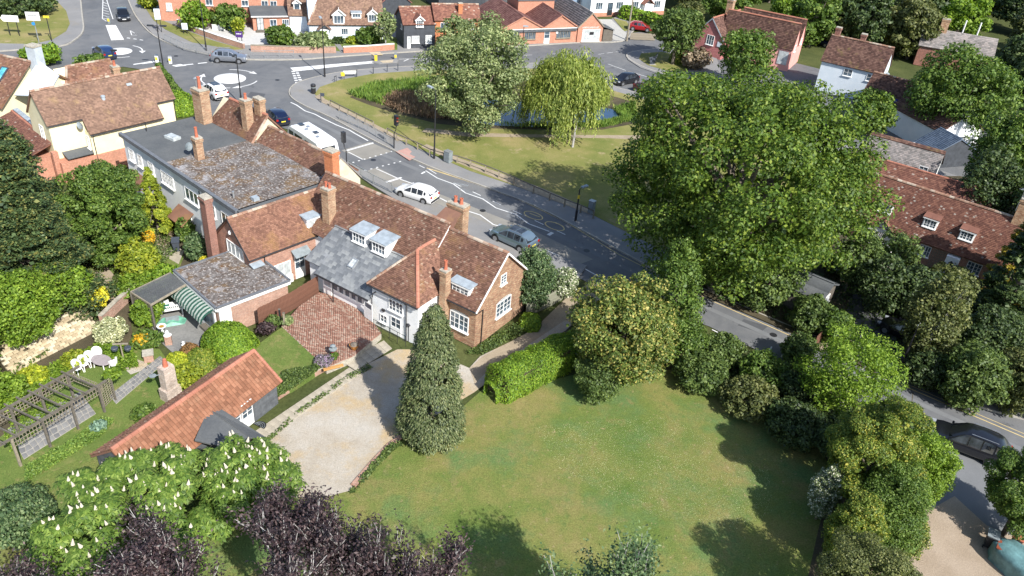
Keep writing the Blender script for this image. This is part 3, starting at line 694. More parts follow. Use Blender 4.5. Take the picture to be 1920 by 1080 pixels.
# low brick edging of the drive
def low_wall(name, px, w, h, mat, label, z=0.0, cap=None, cat='wall'):
    P = [Vector(at(u, v, z)) for u, v in px]
    o = thing(name, label, cat, (P[0].x, P[0].y, z))
    mb = MB(); Q = [p - P[0] for p in P]; ribbon(mb, Q, w, h, 0, 0.0); mb.build('brickwork', mat, o)
    if cap:
        mb = MB(); ribbon(mb, Q, w + .08, h + .07, 0, h + .002); mb.build('coping', cap, o)
    return o
low_wall('garden_wall', [(520, 748), (580, 710), (640, 676)], 0.28, 0.42, 'brick_wall', 'low brick retaining wall between the small terrace lawn and the paving slabs', 0.0, 'mortar')
low_wall('brick_edging', [(662, 912), (700, 868), (730, 836), (765, 812)], 0.35, 0.12, 'brick_wall', 'low brick edging between the gravel drive and the big lawn', cat='edging')
# ------------------------------------------------------------------ building helpers
def roof_face(parent, pts, mat, g=0.17, tw=0.21, th=0.12, name='roof', style='tile', under=None, ridge=None, label=None, lift=0.05):
    """one roof slope; pts[0]->pts[1] is the eave, counter-clockwise seen from outside"""
    P = [Vector(p) for p in pts]
    u = (P[1] - P[0]).normalized(); n = u.cross(P[-1] - P[0]).normalized()
    if n.z < 0: n = -n
    v = n.cross(u).normalized()
    mb = MB(); mb.slab(P, th)
    slab = mb.build(name, under or mat, parent, label=label)
    X = [(p - P[0]).dot(u) for p in P]; Y = [(p - P[0]).dot(v) for p in P]
    def rng(y):
        y = min(max(y, min(Y) + 1e-4), max(Y) - 1e-4); c = []
        for k in range(len(P)):
            a, b = Y[k], Y[(k + 1) % len(P)]
            if (a - y) * (b - y) <= 0 and a != b: c.append(X[k] + (X[(k + 1) % len(P)] - X[k]) * (y - a) / (b - a))
        return (min(c), max(c)) if c else (0, 0)
    V, Fq = [], []; rows = max(1, int(round(max(Y) / g))); gg = max(Y) / rows
    if style == 'slate':
        base = MB(); base.box((0, 0, 0), (tw - .012, gg * 1.08, .012))
        proto = None; edge = MB()
        rot = Matrix((u, v, n)).transposed().to_4x4()
        for r in range(rows):
            y0 = r * gg; a0, b0 = rng(y0); a1, b1 = rng(y0 + gg); lo, hi = max(a0, a1), min(b0, b1)
            x = math.floor(lo / tw) * tw - (tw / 2 if r % 2 else 0)
            while x < hi:
                x0, x1 = max(x, lo), min(x + tw, hi)
                cpt = P[0] + u * ((x0 + x1) / 2) + v * (y0 + gg * .52) + n * (.032 + random.uniform(0, .012))
                tilt = Matrix.Rotation(random.uniform(.02, .05), 4, 'X')
                if x1 - x0 > tw * .98:
                    if proto is None: o = base.build('slate', mat, slab); proto = o
                    else: o = proto.copy(); COL.objects.link(o)
                    o.matrix_basis = Matrix.Translation(cpt) @ rot @ tilt
                elif x1 - x0 > .04:
                    m3 = rot.to_3x3()
                    pts_ = [cpt + m3 @ Vector((sx * (x1 - x0) / 2, sy * gg / 2, .006)) for sx, sy in ((-1, -1), (1, -1), (1, 1), (-1, 1))]
                    edge.slab(pts_, .012)
                x += tw
            # cut pieces where the row tapers
        if edge.v: edge.build('cut_slates', 'slate_join', slab, kind='stuff')
        return slab
    for r in range(rows):
        y0, y1 = r * gg, (r + 1) * gg + gg * .12
        a0, b0 = rng(y0); a1, b1 = rng(min(y1, max(Y)))
        lo, hi = min(a0, a1), max(b0, b1)
        x = math.floor(lo / tw) * tw - (tw / 2 if (r % 2 and style != 'pan') else 0)
        while x < hi:
            X0, X1 = x + .004, x + tw - .004
            q = [max(X0, a0), min(X1, b0), min(X1, b1), max(X0, a1)]
            if q[1] - q[0] > .015 or q[2] - q[3] > .015:
                if q[1] < q[0]: q[0] = q[1] = min(max((q[0] + q[1]) / 2, a0), b0)
                if q[2] < q[3]: q[2] = q[3] = min(max((q[2] + q[3]) / 2, a1), b1)
                z0 = lift + random.uniform(-.008, .012) + .022 * math.sin(x * 1.1 + r * .13 + P[0].x) * math.sin(r * .21 + x * .4); z1 = .014 + max(0, z0 - lift)
                if style == 'pan':
                    k = len(V); xm = (q[0] + q[1]) / 2; ms = (q[2] + q[3]) / 2; h = .055
                    for (xx, yy, zz) in ((q[0], y0, z0), (q[0] + (xm - q[0]) * .7, y0, z0 - .01), (xm + (q[1] - xm) * .5, y0, z0 + h), (q[1], y0, z0),
                                         (q[3], y1, z1), (q[3] + (ms - q[3]) * .7, y1, z1 - .01), (ms + (q[2] - ms) * .5, y1, z1 + h), (q[2], y1, z1)):
                        V.append(P[0] + u * xx + v * yy + n * zz)
                    for a_, b_ in ((0, 1), (1, 2), (2, 3)): Fq.append((k + a_, k + b_, k + b_ + 4, k + a_ + 4))
                    k2 = len(V)
                    for xx, zz in ((q[0], z0), (xm + (q[1] - xm) * .5, z0 + h), (q[1], z0), (xm, 0)): V.append(P[0] + u * xx + v * y0 + n * zz)
                    Fq.append((k2, k2 + 3, k2 + 2, k2 + 1))
                else:
                    k = len(V)
                    for (xx, yy, zz) in ((q[0], y0, z0), (q[1], y0, z0), (q[2], y1, z1), (q[3], y1, z1), (q[0], y0, 0), (q[1], y0, 0)):
                        V.append(P[0] + u * xx + v * yy + n * zz)
                    Fq.append((k, k + 1, k + 2, k + 3)); Fq.append((k, k + 4, k + 5, k + 1))
            x += tw
    if V: np_mesh('roof_tiles', np.array([tuple(p) for p in V]), np.array(Fq), mat, slab, 'stuff')
    return slab

def ridge(parent, a, b, mat='ridge_brown', r=0.13, seg=0.42, name='ridge_tiles'):
    a, b = Vector(a), Vector(b); d = b - a; L = d.length; d.normalize(); n = max(1, int(L / seg)); mb = MB()
    for i in range(n):
        p = a + d * (L * i / n); q = a + d * (L * (i + 1) / n - .015)
        side = d.cross(Vector((0, 0, 1))).normalized(); up = side.cross(d); zz = random.uniform(-.006, .01)
        vs = []
        for e in (p, q):
            for t in (-100, -50, 0, 50, 100):
                vs.append(e + side * math.sin(R(t)) * r * 1.15 + up * (math.cos(R(t)) * r + zz))
        mb.add(vs, [(k, k + 1, k + 6, k + 5) for k in range(4)] + [(4, 3, 2, 1, 0), (5, 6, 7, 8, 9)])
    return mb.build(name, mat, parent, kind='stuff')

_wcache = {}
def window(parent, p, ang, w, h, cols=2, rows=2, mat='white', pane='glass', name='window', sub=False, sill=True, fw=0.055, label=None, door=False, arch=False):
    """window on a wall; p = centre in the parent's frame, ang = direction the wall faces (degrees)"""
    key = (round(w, 2), round(h, 2), cols, rows, mat, pane, sub, sill, door, fw, arch)
    if key not in _wcache:
        mb = MB(); z0 = -h / 2
        def bar(x0, x1, za, zb, y0=-.02, y1=.055): mb.box(((x0 + x1) / 2, (y0 + y1) / 2, (za + zb) / 2), (x1 - x0, y1 - y0, zb - za))
        bar(-w / 2, -w / 2 + fw, z0, h / 2); bar(w / 2 - fw, w / 2, z0, h / 2)
        bar(-w / 2 + fw, w / 2 - fw, h / 2 - fw, h / 2); bar(-w / 2 + fw, w / 2 - fw, z0, z0 + (fw if not door else h * .42))
        zlo = z0 + (fw if not door else h * .42); zhi = h / 2 - fw
        for i in range(1, cols):
            x = -w / 2 + w * i / cols; t = .02 if i % 2 or cols < 4 else .04
            bar(x - t, x + t, zlo, zhi, .0, .045)
        for j in range(1, rows):
            z = zlo + (zhi - zlo) * j / rows
            for i in range(cols):
                xa = -w / 2 + w * i / cols + (.03 if i else fw); xb = -w / 2 + w * (i + 1) / cols - (.03 if i < cols - 1 else fw)
                bar(xa, xb, z - .012, z + .012, .0, .04)
        if arch:
            vs = [(-w / 2, .03, h / 2)] + [(w / 2 * math.cos(R(180 - a)), .03, h / 2 + math.sin(R(a)) * w * .12) for a in range(20, 180, 20)] + [(w / 2, .03, h / 2)]
            mb.add(vs, [tuple(range(len(vs)))]); mb.add([(v_[0], .03, v_[2]) for v_ in vs], [tuple(reversed(range(len(vs))))])
        if sill and not door: mb.box((0, .07, z0 - .035), (w + .14, .18, .07))
        n_fr = len(mb.f)
        pn = MB(); pn.box((0, .006, (zlo + zhi) / 2), (w - 2 * fw + .004, .02, zhi - zlo + .004))
        if sub:
            mb.mi = 1; mb.add(pn.v, pn.f)
        fr = mb.build(name, [mat, pane] if sub else mat, parent)
        po = None if sub else pn.build('pane', pane, fr)
        _wcache[key] = (fr, po); fr2, po2 = fr, po
    else:
        a, b = _wcache[key]; fr2 = a.copy(); COL.objects.link(fr2); fr2.name = name; fr2.parent = parent
        if 'label' in fr2: del fr2['label']
        if b: po2 = b.copy(); COL.objects.link(po2); po2.parent = fr2
    fr2.location = p; fr2.rotation_euler = (0, 0, R(ang) - math.pi / 2)
    if label: fr2['label'] = label
    return fr2

def chimney(parent, x, y, z0, z1, w=0.9, d=0.6, mat='brick_mix', pots=1, potmat='terracotta', poth=0.6, rz=0.0, capmat='mortar', potr=0.13, ang=0):
    mb = MB(); hh = z1 - z0
    mb.box((0, 0, hh / 2), (w, d, hh)); mb.box((0, 0, hh - .28), (w + .10, d + .10, .10)); mb.box((0, 0, hh - .14), (w + .16, d + .16, .12))
    o = mb.build('chimney', mat, parent, (x, y, z0), rz)
    c = MB(); c.prism([(-w / 2 - .04, -d / 2 - .04), (w / 2 + .04, -d / 2 - .04), (w / 2 + .04, d / 2 + .04), (-w / 2 - .04, d / 2 + .04)], hh - .02, hh + .09)
    c.build('chimney_cap', capmat, o)
    for i in range(pots):
        px = (i - (pots - 1) / 2) * min(.55, w / max(1, pots)); pm = MB()
        pm.lathe((0, 0, 0), [(potr * 1.2, 0), (potr * 1.1, .08), (potr, .14), (potr * .85, poth - .1), (potr * 1.05, poth - .07), (potr * 1.05, poth), (potr * .7, poth + .001), (potr * .7, poth - .1)], 12)
        q = pm.build('chimney_pot', potmat, o, smooth=False); q.location = (px, 0, hh + .06)
    return o

def walls(parent, L, W, h, apex=None, mat='brick_red', hip0=False, hip1=False, x0=0.0, y0=0.0, z0=0.0, name='wall'):
    """box walls with gables at both x ends"""
    mb = MB()
    if apex is None: mb.box((x0 + L / 2, y0 + W / 2, (z0 + h) / 2), (L, W, h - z0))
    else:
        vs = [(x0, y0, z0), (x0 + L, y0, z0), (x0 + L, y0 + W, z0), (x0, y0 + W, z0), (x0, y0, h), (x0 + L, y0, h), (x0 + L, y0 + W, h), (x0, y0 + W, h), (x0, y0 + W / 2, apex), (x0 + L, y0 + W / 2, apex)]
        mb.add(vs, [(0, 1, 5, 4), (2, 3, 7, 6), (0, 4, 8, 7, 3), (1, 2, 6, 9, 5), (4, 5, 9, 8), (6, 7, 8, 9), (0, 3, 2, 1)])
    return mb.build(name, mat, parent)

def gable_roof(parent, L, W, h, apex, mat, ov=0.25, ovx=0.2, g=0.17, tw=0.21, x0=0.0, y0=0.0, hip0=0.0, hip1=0.0, rmat='ridge_brown', style='tile', under=None, th=.12, sides=(1, 1), lift=.05):
    s = (apex - h) / (W / 2); e = h - s * ov + .03
    A = (x0 - ovx, y0 - ov, e); B = (x0 + L + ovx, y0 - ov, e); C_ = (x0 + L + ovx, y0 + W + ov, e); D = (x0 - ovx, y0 + W + ov, e)
    r0 = (x0 - ovx + hip0, y0 + W / 2, apex + .06); r1 = (x0 + L + ovx - hip1, y0 + W / 2, apex + .06)
    kw = dict(g=g, tw=tw, style=style, under=under, th=th, lift=lift); out = []
    if sides[0]: out.append(roof_face(parent, [A, B, r1, r0], mat, **kw))
    if sides[1]: out.append(roof_face(parent, [C_, D, r0, r1], mat, **kw))
    if hip0: roof_face(parent, [D, A, r0], mat, **kw); ridge(parent, A, r0, rmat); ridge(parent, D, r0, rmat)
    if hip1: roof_face(parent, [B, C_, r1], mat, **kw); ridge(parent, B, r1, rmat); ridge(parent, C_, r1, rmat)
    ridge(parent, r0, r1, rmat)
    return out

def gutter(parent, a, b, mat='black', r=.055):
    mb = MB(); mb.tube([a, b], r, 6); return mb.build('gutter', mat, parent)
def pipe(parent, pts, mat='black', r=.04):
    mb = MB(); mb.tube(pts, r, 6); return mb.build('downpipe', mat, parent)

def dormer(parent, p, ang, w, h, depth, roofmat='lead', cols=4, rows=2, kind='flat', cheek='white', wh=None, pane='glass', tiles='tile_brown'):
    """p = centre of the dormer's front at sill level; it runs back (depth) into the roof"""
    a = R(ang) - math.pi / 2
    mb = MB(); mb.box((0, -depth / 2, h / 2), (w, depth, h))
    if kind == 'gable':
        gh = w * .42; mb.add([(-w / 2, .001, h), (w / 2, .001, h), (0, .001, h + gh), (-w / 2, -depth, h), (w / 2, -depth, h), (0, -depth, h + gh)], [(0, 1, 2), (5, 4, 3), (0, 3, 4, 1), (1, 4, 5, 2), (2, 5, 3, 0)])
    o = mb.build('dormer', cheek, parent, p, a)
    if kind == 'flat':
        r = MB(); r.slab([(-w / 2 - .12, .16, h + .02), (-w / 2 - .12, -depth, h + .14), (w / 2 + .12, -depth, h + .14), (w / 2 + .12, .16, h + .02)][::-1], .07)
        r.box((0, -depth * .42, h + .10), (.05, depth * .95, .05)); r.build('dormer_roof', roofmat, o)
        f = MB(); f.box((0, .13, h - .04), (w + .2, .06, .1)); f.build('fascia', 'white', o)
    else:
        gh = w * .42; ovv = .18; k = ovv * gh / (w / 2)
        roof_face(o, [(-w / 2 - ovv, -depth, h - k), (-w / 2 - ovv, .25, h - k), (0, .25, h + gh + .02), (0, -depth, h + gh + .02)], tiles, th=.06, name='dormer_roof') if False else None
        r = MB(); r.slab([(-w / 2 - ovv, -depth, h - k), (-w / 2 - ovv, .25, h - k), (0, .25, h + gh + .03), (0, -depth, h + gh + .03)][::-1], -.07)
        r.slab([(w / 2 + ovv, .25, h - k), (w / 2 + ovv, -depth, h - k), (0, -depth, h + gh + .03), (0, .25, h + gh + .03)][::-1], -.07); r.build('dormer_roof', tiles, o)
        b = MB(); b.beam((-w / 2 - ovv, .27, h - k), (0, .27, h + gh + .0), .05, .16); b.beam((w / 2 + ovv, .27, h - k), (0, .27, h + gh), .05, .16)
        b.beam((0, .27, h + gh - .1), (0, .27, h + gh + .35), .06, .06); b.build('bargeboard', 'white', o)
    window(o, (0, .012, h * .5 if not wh else wh / 2 + .1), 90, w * .86, wh or h * .78, cols, rows, pane=pane, sub=True)
    return o

def boards(parent, a, b, z0, z1, mat, step=0.16, name='weatherboards', out=(0, 0), top=None):
    """lapped horizontal boards on a wall from a to b (plan points in the parent's frame); outside is to the right of a->b"""
    a, b = Vector((*a, 0)), Vector((*b, 0)); d = (b - a).normalized(); n = Vector((d.y, -d.x, 0)); L = (b - a).length; mb = MB(); z = z0
    while z < z1 - .02:
        zt = min(z + step, z1); f0 = 0.0; f1 = L
        if top: f0, f1 = top(z, L)
        if f1 - f0 > .1:
            p, q = a + d * f0, a + d * f1
            vs = [p + n * .035 + Vector((0, 0, z)), q + n * .035 + Vector((0, 0, z)), q + n * .008 + Vector((0, 0, zt)), p + n * .008 + Vector((0, 0, zt)), p + Vector((0, 0, z)), q + Vector((0, 0, z))]
            mb.add(vs, [(0, 1, 2, 3), (4, 5, 1, 0)])
        z += step
    return mb.build(name, mat, parent, kind='stuff')

def skylight(parent, c, u, v, w, l, pane='glass_sky', frame='darkgrey'):
    """roof window lying on a slope; u along the eave, v up the slope"""
    c, u, v = Vector(c), Vector(u).normalized(), Vector(v).normalized(); n = u.cross(v)
    m = Matrix((u, v, n)).transposed().to_4x4(); m.translation = c + n * .07
    mb = MB(); t = .09
    for x in (-1, 1): mb.box((x * (w / 2), 0, 0), (t, l + t, .14))
    for y in (-1, 1): mb.box((0, y * (l / 2), 0), (w - t, t, .14))
    f = mb.build('skylight', frame, parent); f.matrix_basis = m
    p = MB(); p.box((0, 0, .0), (w - t, l - t, .05)); p.build('pane', pane, f)
    return f
def slope_uv(a, b, c):
    """unit vectors along eave a->b and up-slope towards c"""
    a, b, c = Vector(a), Vector(b), Vector(c); u = (b - a).normalized(); n = u.cross(c - a).normalized(); return u, n.cross(u).normalized(), n

def dish(parent, p, ang, r=.32):
    mb = MB(); mb.lathe((0, 0, 0), [(.02, .08), (r * .6, .03), (r, -.04), (r * .6, .0), (.02, .05)], 14)
    mb.tube([(0, 0, .05), (0, -.05, .35)], .012, 5)
    o = mb.build('satellite_dish', 'greycab', parent, p); o.rotation_euler = (R(62), 0, R(ang)); return o
def aerial(parent, p, h=1.6, ang=30):
    mb = MB(); mb.tube([(0, 0, 0), (0, 0, h)], .02, 5); c, s = math.cos(R(ang)), math.sin(R(ang))
    mb.tube([(-.6 * c, -.6 * s, h), (.6 * c, .6 * s, h)], .014, 4)
    for i in range(-5, 6): mb.tube([(i * .11 * c + .22 * s, i * .11 * s - .22 * c, h), (i * .11 * c - .22 * s, i * .11 * s + .22 * c, h)], .008, 4)
    return mb.build('tv_aerial', 'galv', parent, p)

# ================================================================== the house in the middle (frame: x along the ridge, away from the brick gable)
EA = 148.0
H1 = thing('country_house', 'long tile-roofed house with orange brick gable, hipped white wing and slate lean-to in the middle', 'house', (-2.4, 47.2), R(EA))
# local: y<0 is the road side after the mirrored turn, so the depth runs to negative y
LEN = 18.2
W_, E_, A_ = 6.6, 3.65, 6.75
def gwall(parent, x0, x1, y0, y1, h, apex, mat, name='wall', z0=0.0):
    ym = (y0 + y1) / 2; mb = MB()
    vs = [(x0, y0, z0), (x1, y0, z0), (x1, y1, z0), (x0, y1, z0), (x0, y0, h), (x1, y0, h), (x1, y1, h), (x0, y1, h), (x0, ym, apex), (x1, ym, apex)]
    mb.add(vs, [(0, 1, 5, 4), (2, 3, 7, 6), (0, 4, 8, 7, 3), (1, 2, 6, 9, 5), (4, 5, 9, 8), (6, 7, 8, 9), (0, 3, 2, 1)])
    return mb.build(name, mat, parent)
YM = -W_ / 2
# section with the brick gable, x 0..5.2 ; long section x 5.2..18.2 slightly higher
gwall(H1, 0, 5.2, -W_, 0, E_, A_, 'brick_buff')
gwall(H1, 5.2, LEN, -W_, 0.02, 3.9, 7.1, 'render_white')
sA = (A_ - E_) / -YM; ea_ = E_ - sA * .28 + .04
roof_face(H1, [(5.3, .28, ea_), (-.22, .28, ea_), (-.22, YM, A_ + .06), (5.3, YM, A_ + .06)], 'tile_brown', .14, .19)
roof_face(H1, [(-.22, -W_ - .28, ea_), (5.3, -W_ - .28, ea_), (5.3, YM, A_ + .06), (-.22, YM, A_ + .06)], 'tile_brown', .14, .19)
roof_face(H1, [(LEN, .28, 3.66), (5.2, .28, 3.66), (5.2, YM, 7.21), (LEN, YM, 7.21)], 'tile_brown', .14, .19)
roof_face(H1, [(5.2, -W_ - .28, 3.66), (LEN, -W_ - .28, 3.66), (LEN, YM, 7.21), (5.2, YM, 7.21)], 'tile_brown', .14, .19)
ridge(H1, (-.2, YM, A_ + .07), (5.2, YM, A_ + .07)); ridge(H1, (5.2, YM, 7.22), (LEN, YM, 7.22))
mb = MB(); mb.beam((-.24, .32, E_ - .26), (-.24, YM, A_ + .02), .06, .13); mb.beam((-.24, -W_ - .32, E_ - .26), (-.24, YM, A_ + .02), .06, .13); mb.build('bargeboard', 'white', H1)
window(H1, (-.01, -3.5, 1.95), 180, 1.9, 1.3, 4, 3, arch=True, label='wide arched white casement in the brick gable')
window(H1, (-.01, -3.2, 4.55), 180, .72, .85, 2, 3)
window(H1, (1.45, .01, 1.75), 90, 1.7, 1.4, 4, 3, arch=True)
dormer(H1, (1.75, -.35, 3.6), 90, 1.7, 1.05, 1.7, 'lead', 4, 3)
gutter(H1, (-.2, .36, E_ - .22), (2.4, .36, E_ - .22)); pipe(H1, [(.0, .36, E_ - .25), (-.12, .1, E_ - .5), (-.08, -.75, E_ - .55), (-.08, -.75, .0)])
pipe(H1, [(-.1, -6.4, 3.3), (-.1, -6.4, 0)])
dormer(H1, (11.55, -.15, 4.3), 90, 1.5, 1.05, 1.7, 'lead', 4, 2)
dormer(H1, (9.4, -.05, 4.3), 90, 1.5, 1.05, 1.8, 'lead', 4, 2)
# small pitched porches on the road side
for x in (1.2, 12.5, 15.5):
    mb = MB(); mb.box((x, -7.3, 1.2), (1.5, 1.5, 2.4)); pw = mb.build('porch', 'render_white', H1)
    mb = MB(); mb.slab([(x - 1, -8.25, 2.3), (x - 1, -5.6, 2.3), (x, -5.6, 3.9), (x, -8.25, 3.9)][::-1], .08); mb.slab([(x + 1, -5.6, 2.3), (x + 1, -8.25, 2.3), (x, -8.25, 3.9), (x, -5.6, 3.9)][::-1], .08)
    mb.build('porch_roof', 'tile_moss', pw)
# hipped white wing towards the drive
wx0, wx1, wy = 3.3, 7.75, 2.5
mb = MB(); mb.box(((wx0 + wx1) / 2, wy / 2 - .6, 1.85), (wx1 - wx0, wy + 1.2, 3.7)); mb.build('wall', 'render_white', H1, label='white rendered walls of the hipped wing')
eh, rx, rz_ = 3.6, 5.7, 6.1
e0, e1, f0, f1 = wx0 - .2, wx1 + .25, wy + .28, -2.9
hp = (rx, -.15, rz_)
roof_face(H1, [(e1, f0, eh), (e0, f0, eh), hp], 'tile_brown', .14, .19)
roof_face(H1, [(e0, f0, eh), (e0, f1, eh), (rx, f1, rz_), hp], 'tile_brown', .14, .19)
roof_face(H1, [(e1, f1, eh), (e1, f0, eh), hp, (rx, f1, rz_)], 'tile_brown', .14, .19)
ridge(H1, (e0, f0, eh + .02), (hp[0], hp[1], hp[2] + .02), 'ridge_orange', .12); ridge(H1, (e1, f0, eh + .02), (hp[0], hp[1], hp[2] + .02), 'ridge_brown', .10)
ridge(H1, (hp[0], hp[1], rz_ + .03), (rx, -2.2, rz_ + .03), 'ridge_orange', .12)
window(H1, (5.4, wy + .01, 2.6), 90, 1.35, 1.0, 4, 3); window(H1, (6.6, wy + .01, .95), 90, .7, .7, 2, 2, label='small low casement beside the area steps')
window(H1, (5.4, wy + .01, .85), 90, 1.0, 1.5, 2, 2, door=True, name='door')
gutter(H1, (e0, f0 + .06, eh - .06), (e1, f0 + .06, eh - .06)); pipe(H1, [(4.35, wy + .34, eh - .1), (4.35, wy + .1, eh - .4), (4.35, wy + .08, 0)])
mb = MB(); mb.box((6.6, wy + .07, 1.75), (.26, .1, .2)); mb.build('wall_lamp', 'black', H1)
mb = MB(); mb.tube([(7.4, wy, 3.0), (7.4, wy + .35, 3.0), (7.4, wy + .35, 2.7)], .05, 5); mb.build('wall_lamp', 'black', H1)
# slate lean-to
SE, SN = (2.9, 2.3), (-.62, 4.55)
def slp(y): return SE[1] + (SE[0] - y) * (SN[1] - SE[1]) / (SE[0] - SN[0])
roof_face(H1, [(13.35, SE[0], SE[1]), (7.75, SE[0], SE[1]), (7.4, SN[0], SN[1]), (13.35, SN[0], SN[1])], 'slate', .29, .40, style='slate', under='slate_join', name='slate_roof')
roof_face(H1, [(15.1, 2.35, slp(2.35)), (13.37, 2.35, slp(2.35)), (13.37, SN[0], SN[1]), (14.6, SN[0], SN[1])], 'slate', .29, .40, style='slate', under='slate_join', name='slate_roof')
su, sv, sn = slope_uv((13.35, SE[0], SE[1]), (7.75, SE[0], SE[1]), (7.75, SN[0], SN[1]))
skylight(H1, (10.9, 1.2, slp(1.2) + .02), su, sv, .5, .75, 'curtain', 'galv')
mb = MB(); mb.beam((14.6, -.66, 4.66), (12.35, -.66, 4.66), .26, .04); mb.beam((8.6, -.66, 4.66), (7.4, -.66, 4.66), .26, .04); mb.build('lead_flashing', 'galv', H1)
mb = MB(); mb.box((10.4, 1.1, 1.2), (5.4, 2.6, 2.4)); mb.build('wall', 'render_white', H1)
mb = MB(); mb.box((14.0, .8, 1.3), (1.8, 2.4, 2.6)); mb.build('wall', 'render_white', H1)
for x, c in ((12.55, 0), (11.7, 2), (11.05, 2), (10.4, 2), (9.75, 2), (9.1, 2), (8.5, 2)):
    if c: window(H1, (x, 2.41, 1.62), 90, .56, .85, 1, 1, sill=False)
    else: window(H1, (x, 2.41, 1.4), 90, .85, 1.8, 1, 1, name='door', door=True, pane='curtain', label='white boarded side door')
gutter(H1, (13.35, 2.97, 2.25), (7.75, 2.97, 2.25)); pipe(H1, [(11.4, 2.97, 2.2), (11.4, 3.0, .5)])
# open stable door
mb = MB(); mb.box((0, 0, 0), (.95, .05, 1.0)); d_ = mb.build('door', 'white', H1, (7.75, 2.95, 1.1), R(-8), label='open white half-glazed door')
mb = MB(); mb.box((0, 0, .98), (.95, .05, .1)); mb.box((-.43, 0, .75), (.09, .05, .5)); mb.box((.43, 0, .75), (.09, .05, .5)); mb.build('door_frame', 'white', d_)
mb = MB(); mb.box((0, 0, .72), (.77, .02, .44)); mb.build('pane', 'glass', d_)
# chimneys
chimney(H1, 2.75, .2, 0.0, 5.75, .55, .6, 'brick_mix', 1, poth=.75)
chimney(H1, 5.7, -4.9, 4.2, 8.1, 1.5, .75, 'brick_mix', 2, 'terracotta', .5, potr=.14)
mb = MB(); mb.slab([(6.9, -3.2, 6.9), (4.9, -3.2, 6.9), (5.1, -4.5, 7.7), (6.6, -4.5, 7.7)], .1); mb.build('chimney_flank', 'tile_brown', H1)
chimney(H1, 15.5, -.9, 3.0, 7.5, .75, .8, 'brick_mix', 2, 'terracotta', .45, potr=.12)
chimney(H1, 18.0, -3.8, 5.5, 9.0, .95, .75, 'brick_orange', 0)
aerial(H1, (5.8, -5.2, 8.1), 1.5, 20)

# ================================================================== brick cross-wing cottage (ridge heading 50 deg)
H2 = thing('brick_cottage', 'red brick cottage with mossy orange-brown roof, end chimney and small lead dormer', 'house', (-22.6, 54.6), R(50))
# local x along ridge towards the road, y<0 faces the patio
b0, b1 = -4.1, 0.6
gwall(H2, -.9, 7.4, b0, b1, 3.6, 5.9, 'brick_red')
s2 = (5.9 - 3.6) / 2.35
ym = (b0 + b1) / 2
roof_face(H2, [(-1.1, b0 - .25, 3.6 - s2 * .25 + .04), (7.3, b0 - .25, 3.6 - s2 * .25 + .04), (8.3, ym, 5.96), (-1.1, ym, 5.96)], 'tile_moss', .14, .18)
roof_face(H2, [(8.3, b1 + .25, 3.6 - s2 * .25 + .04), (-1.1, b1 + .25, 3.6 - s2 * .25 + .04), (-1.1, ym, 5.96), (8.3, ym, 5.96)], 'tile_brown', .14, .18)
ridge(H2, (-1.1, ym, 5.97), (8.3, ym, 5.97), 'ridge_brown', .12)
mb = MB(); mb.beam((-1.13, b0 - .27, 3.4), (-1.13, ym, 5.92), .05, .12); mb.beam((-1.13, b1 + .27, 3.4), (-1.13, ym, 5.92), .05, .12); mb.build('bargeboard', 'black', H2)
chimney(H2, -1.45, .5, 0, 7.0, .85, .6, 'brick_dark', 0, rz=R(90))
window(H2, (-.91, -2.1, 3.25), 180, 2.3, 1.15, 4, 1, pane='curtain'); window(H2, (-.91, -2.0, 1.9), 180, 2.6, .45, 4, 1, pane='curtain', sill=False)
dormer(H2, (5.25, b0 + .35, 3.65), -90, 1.35, 1.1, 1.7, 'lead', 2, 1, pane='curtain')
window(H2, (1.6, b0 - .01, 1.35), -90, 1.9, 1.3, 3, 1, pane='curtain')
mb = MB(); mb.box((1.6, b0 - .1, .35), (2.0, .2, .6)); mb.build('panel', 'white', H2)
window(H2, (3.4, b0 - .01, 1.15), -90, .95, 2.2, 2, 2, door=True, name='door', label='white stable door with four panes')
mb = MB(); mb.slab([(2.7, b0 - .7, 2.35), (4.2, b0 - .7, 2.35), (4.2, b0 + .02, 2.8), (2.7, b0 + .02, 2.8)], .07); mb.build('door_canopy', 'greycab', H2)
mb = MB(); mb.slab([(-1., b0 - .6, 2.85), (0, b0 - .6, 2.85), (0, b0 + .02, 3.0), (-1., b0 + .02, 3.0)], .07); mb.beam((-.8, b0 - .5, 2.8), (-.8, b0, 2.45), .05, .05); mb.build('small_canopy', 'lead', H2)
gutter(H2, (-1.1, b0 - .32, 3.4), (7.3, b0 - .32, 3.4)); pipe(H2, [(.3, b0 - .3, 3.35), (.3, b0 - .08, 3.1), (.3, b0 - .08, 0)])
mb = MB(); mb.lathe((0, 0, 0), [(.12, 0), (.14, .15), (.05, .3)], 8); mb.build('wall_lamp', 'white', H2, (-1.0, -1.75, 4.6))

# flat-roofed brick extension with the awning (corner from the photo)
c1_ = Vector(at(405, 578, 2.7)); c2_ = Vector(at(537, 528, 2.7)); ax = (c2_ - c1_).normalized(); ea = math.atan2(ax.y, ax.x)
H3 = thing('brick_extension', 'low brick extension with moss-speckled flat roof and striped green awning', 'building', (c1_.x, c1_.y), ea)
EL, EW = (c2_ - c1_).length + .3, 6.4
mb = MB(); mb.box((EL / 2, EW / 2, 1.3), (EL - .3, EW - .3, 2.6)); mb.build('wall', 'brick_wall', H3)
mb = MB(); mb.box((EL / 2, EW / 2, 2.62), (EL, EW, .14)); mb.build('roof', 'feltmoss', H3)
mb = MB()
for (a, b) in (((0, 0), (EL, 0)), ((EL, 0), (EL, EW)), ((EL, EW), (0, EW)), ((0, EW), (0, 0))): mb.beam((*a, 2.70), (*b, 2.70), .16, .10)
mb.build('roof_edge', 'lead_dark', H3)
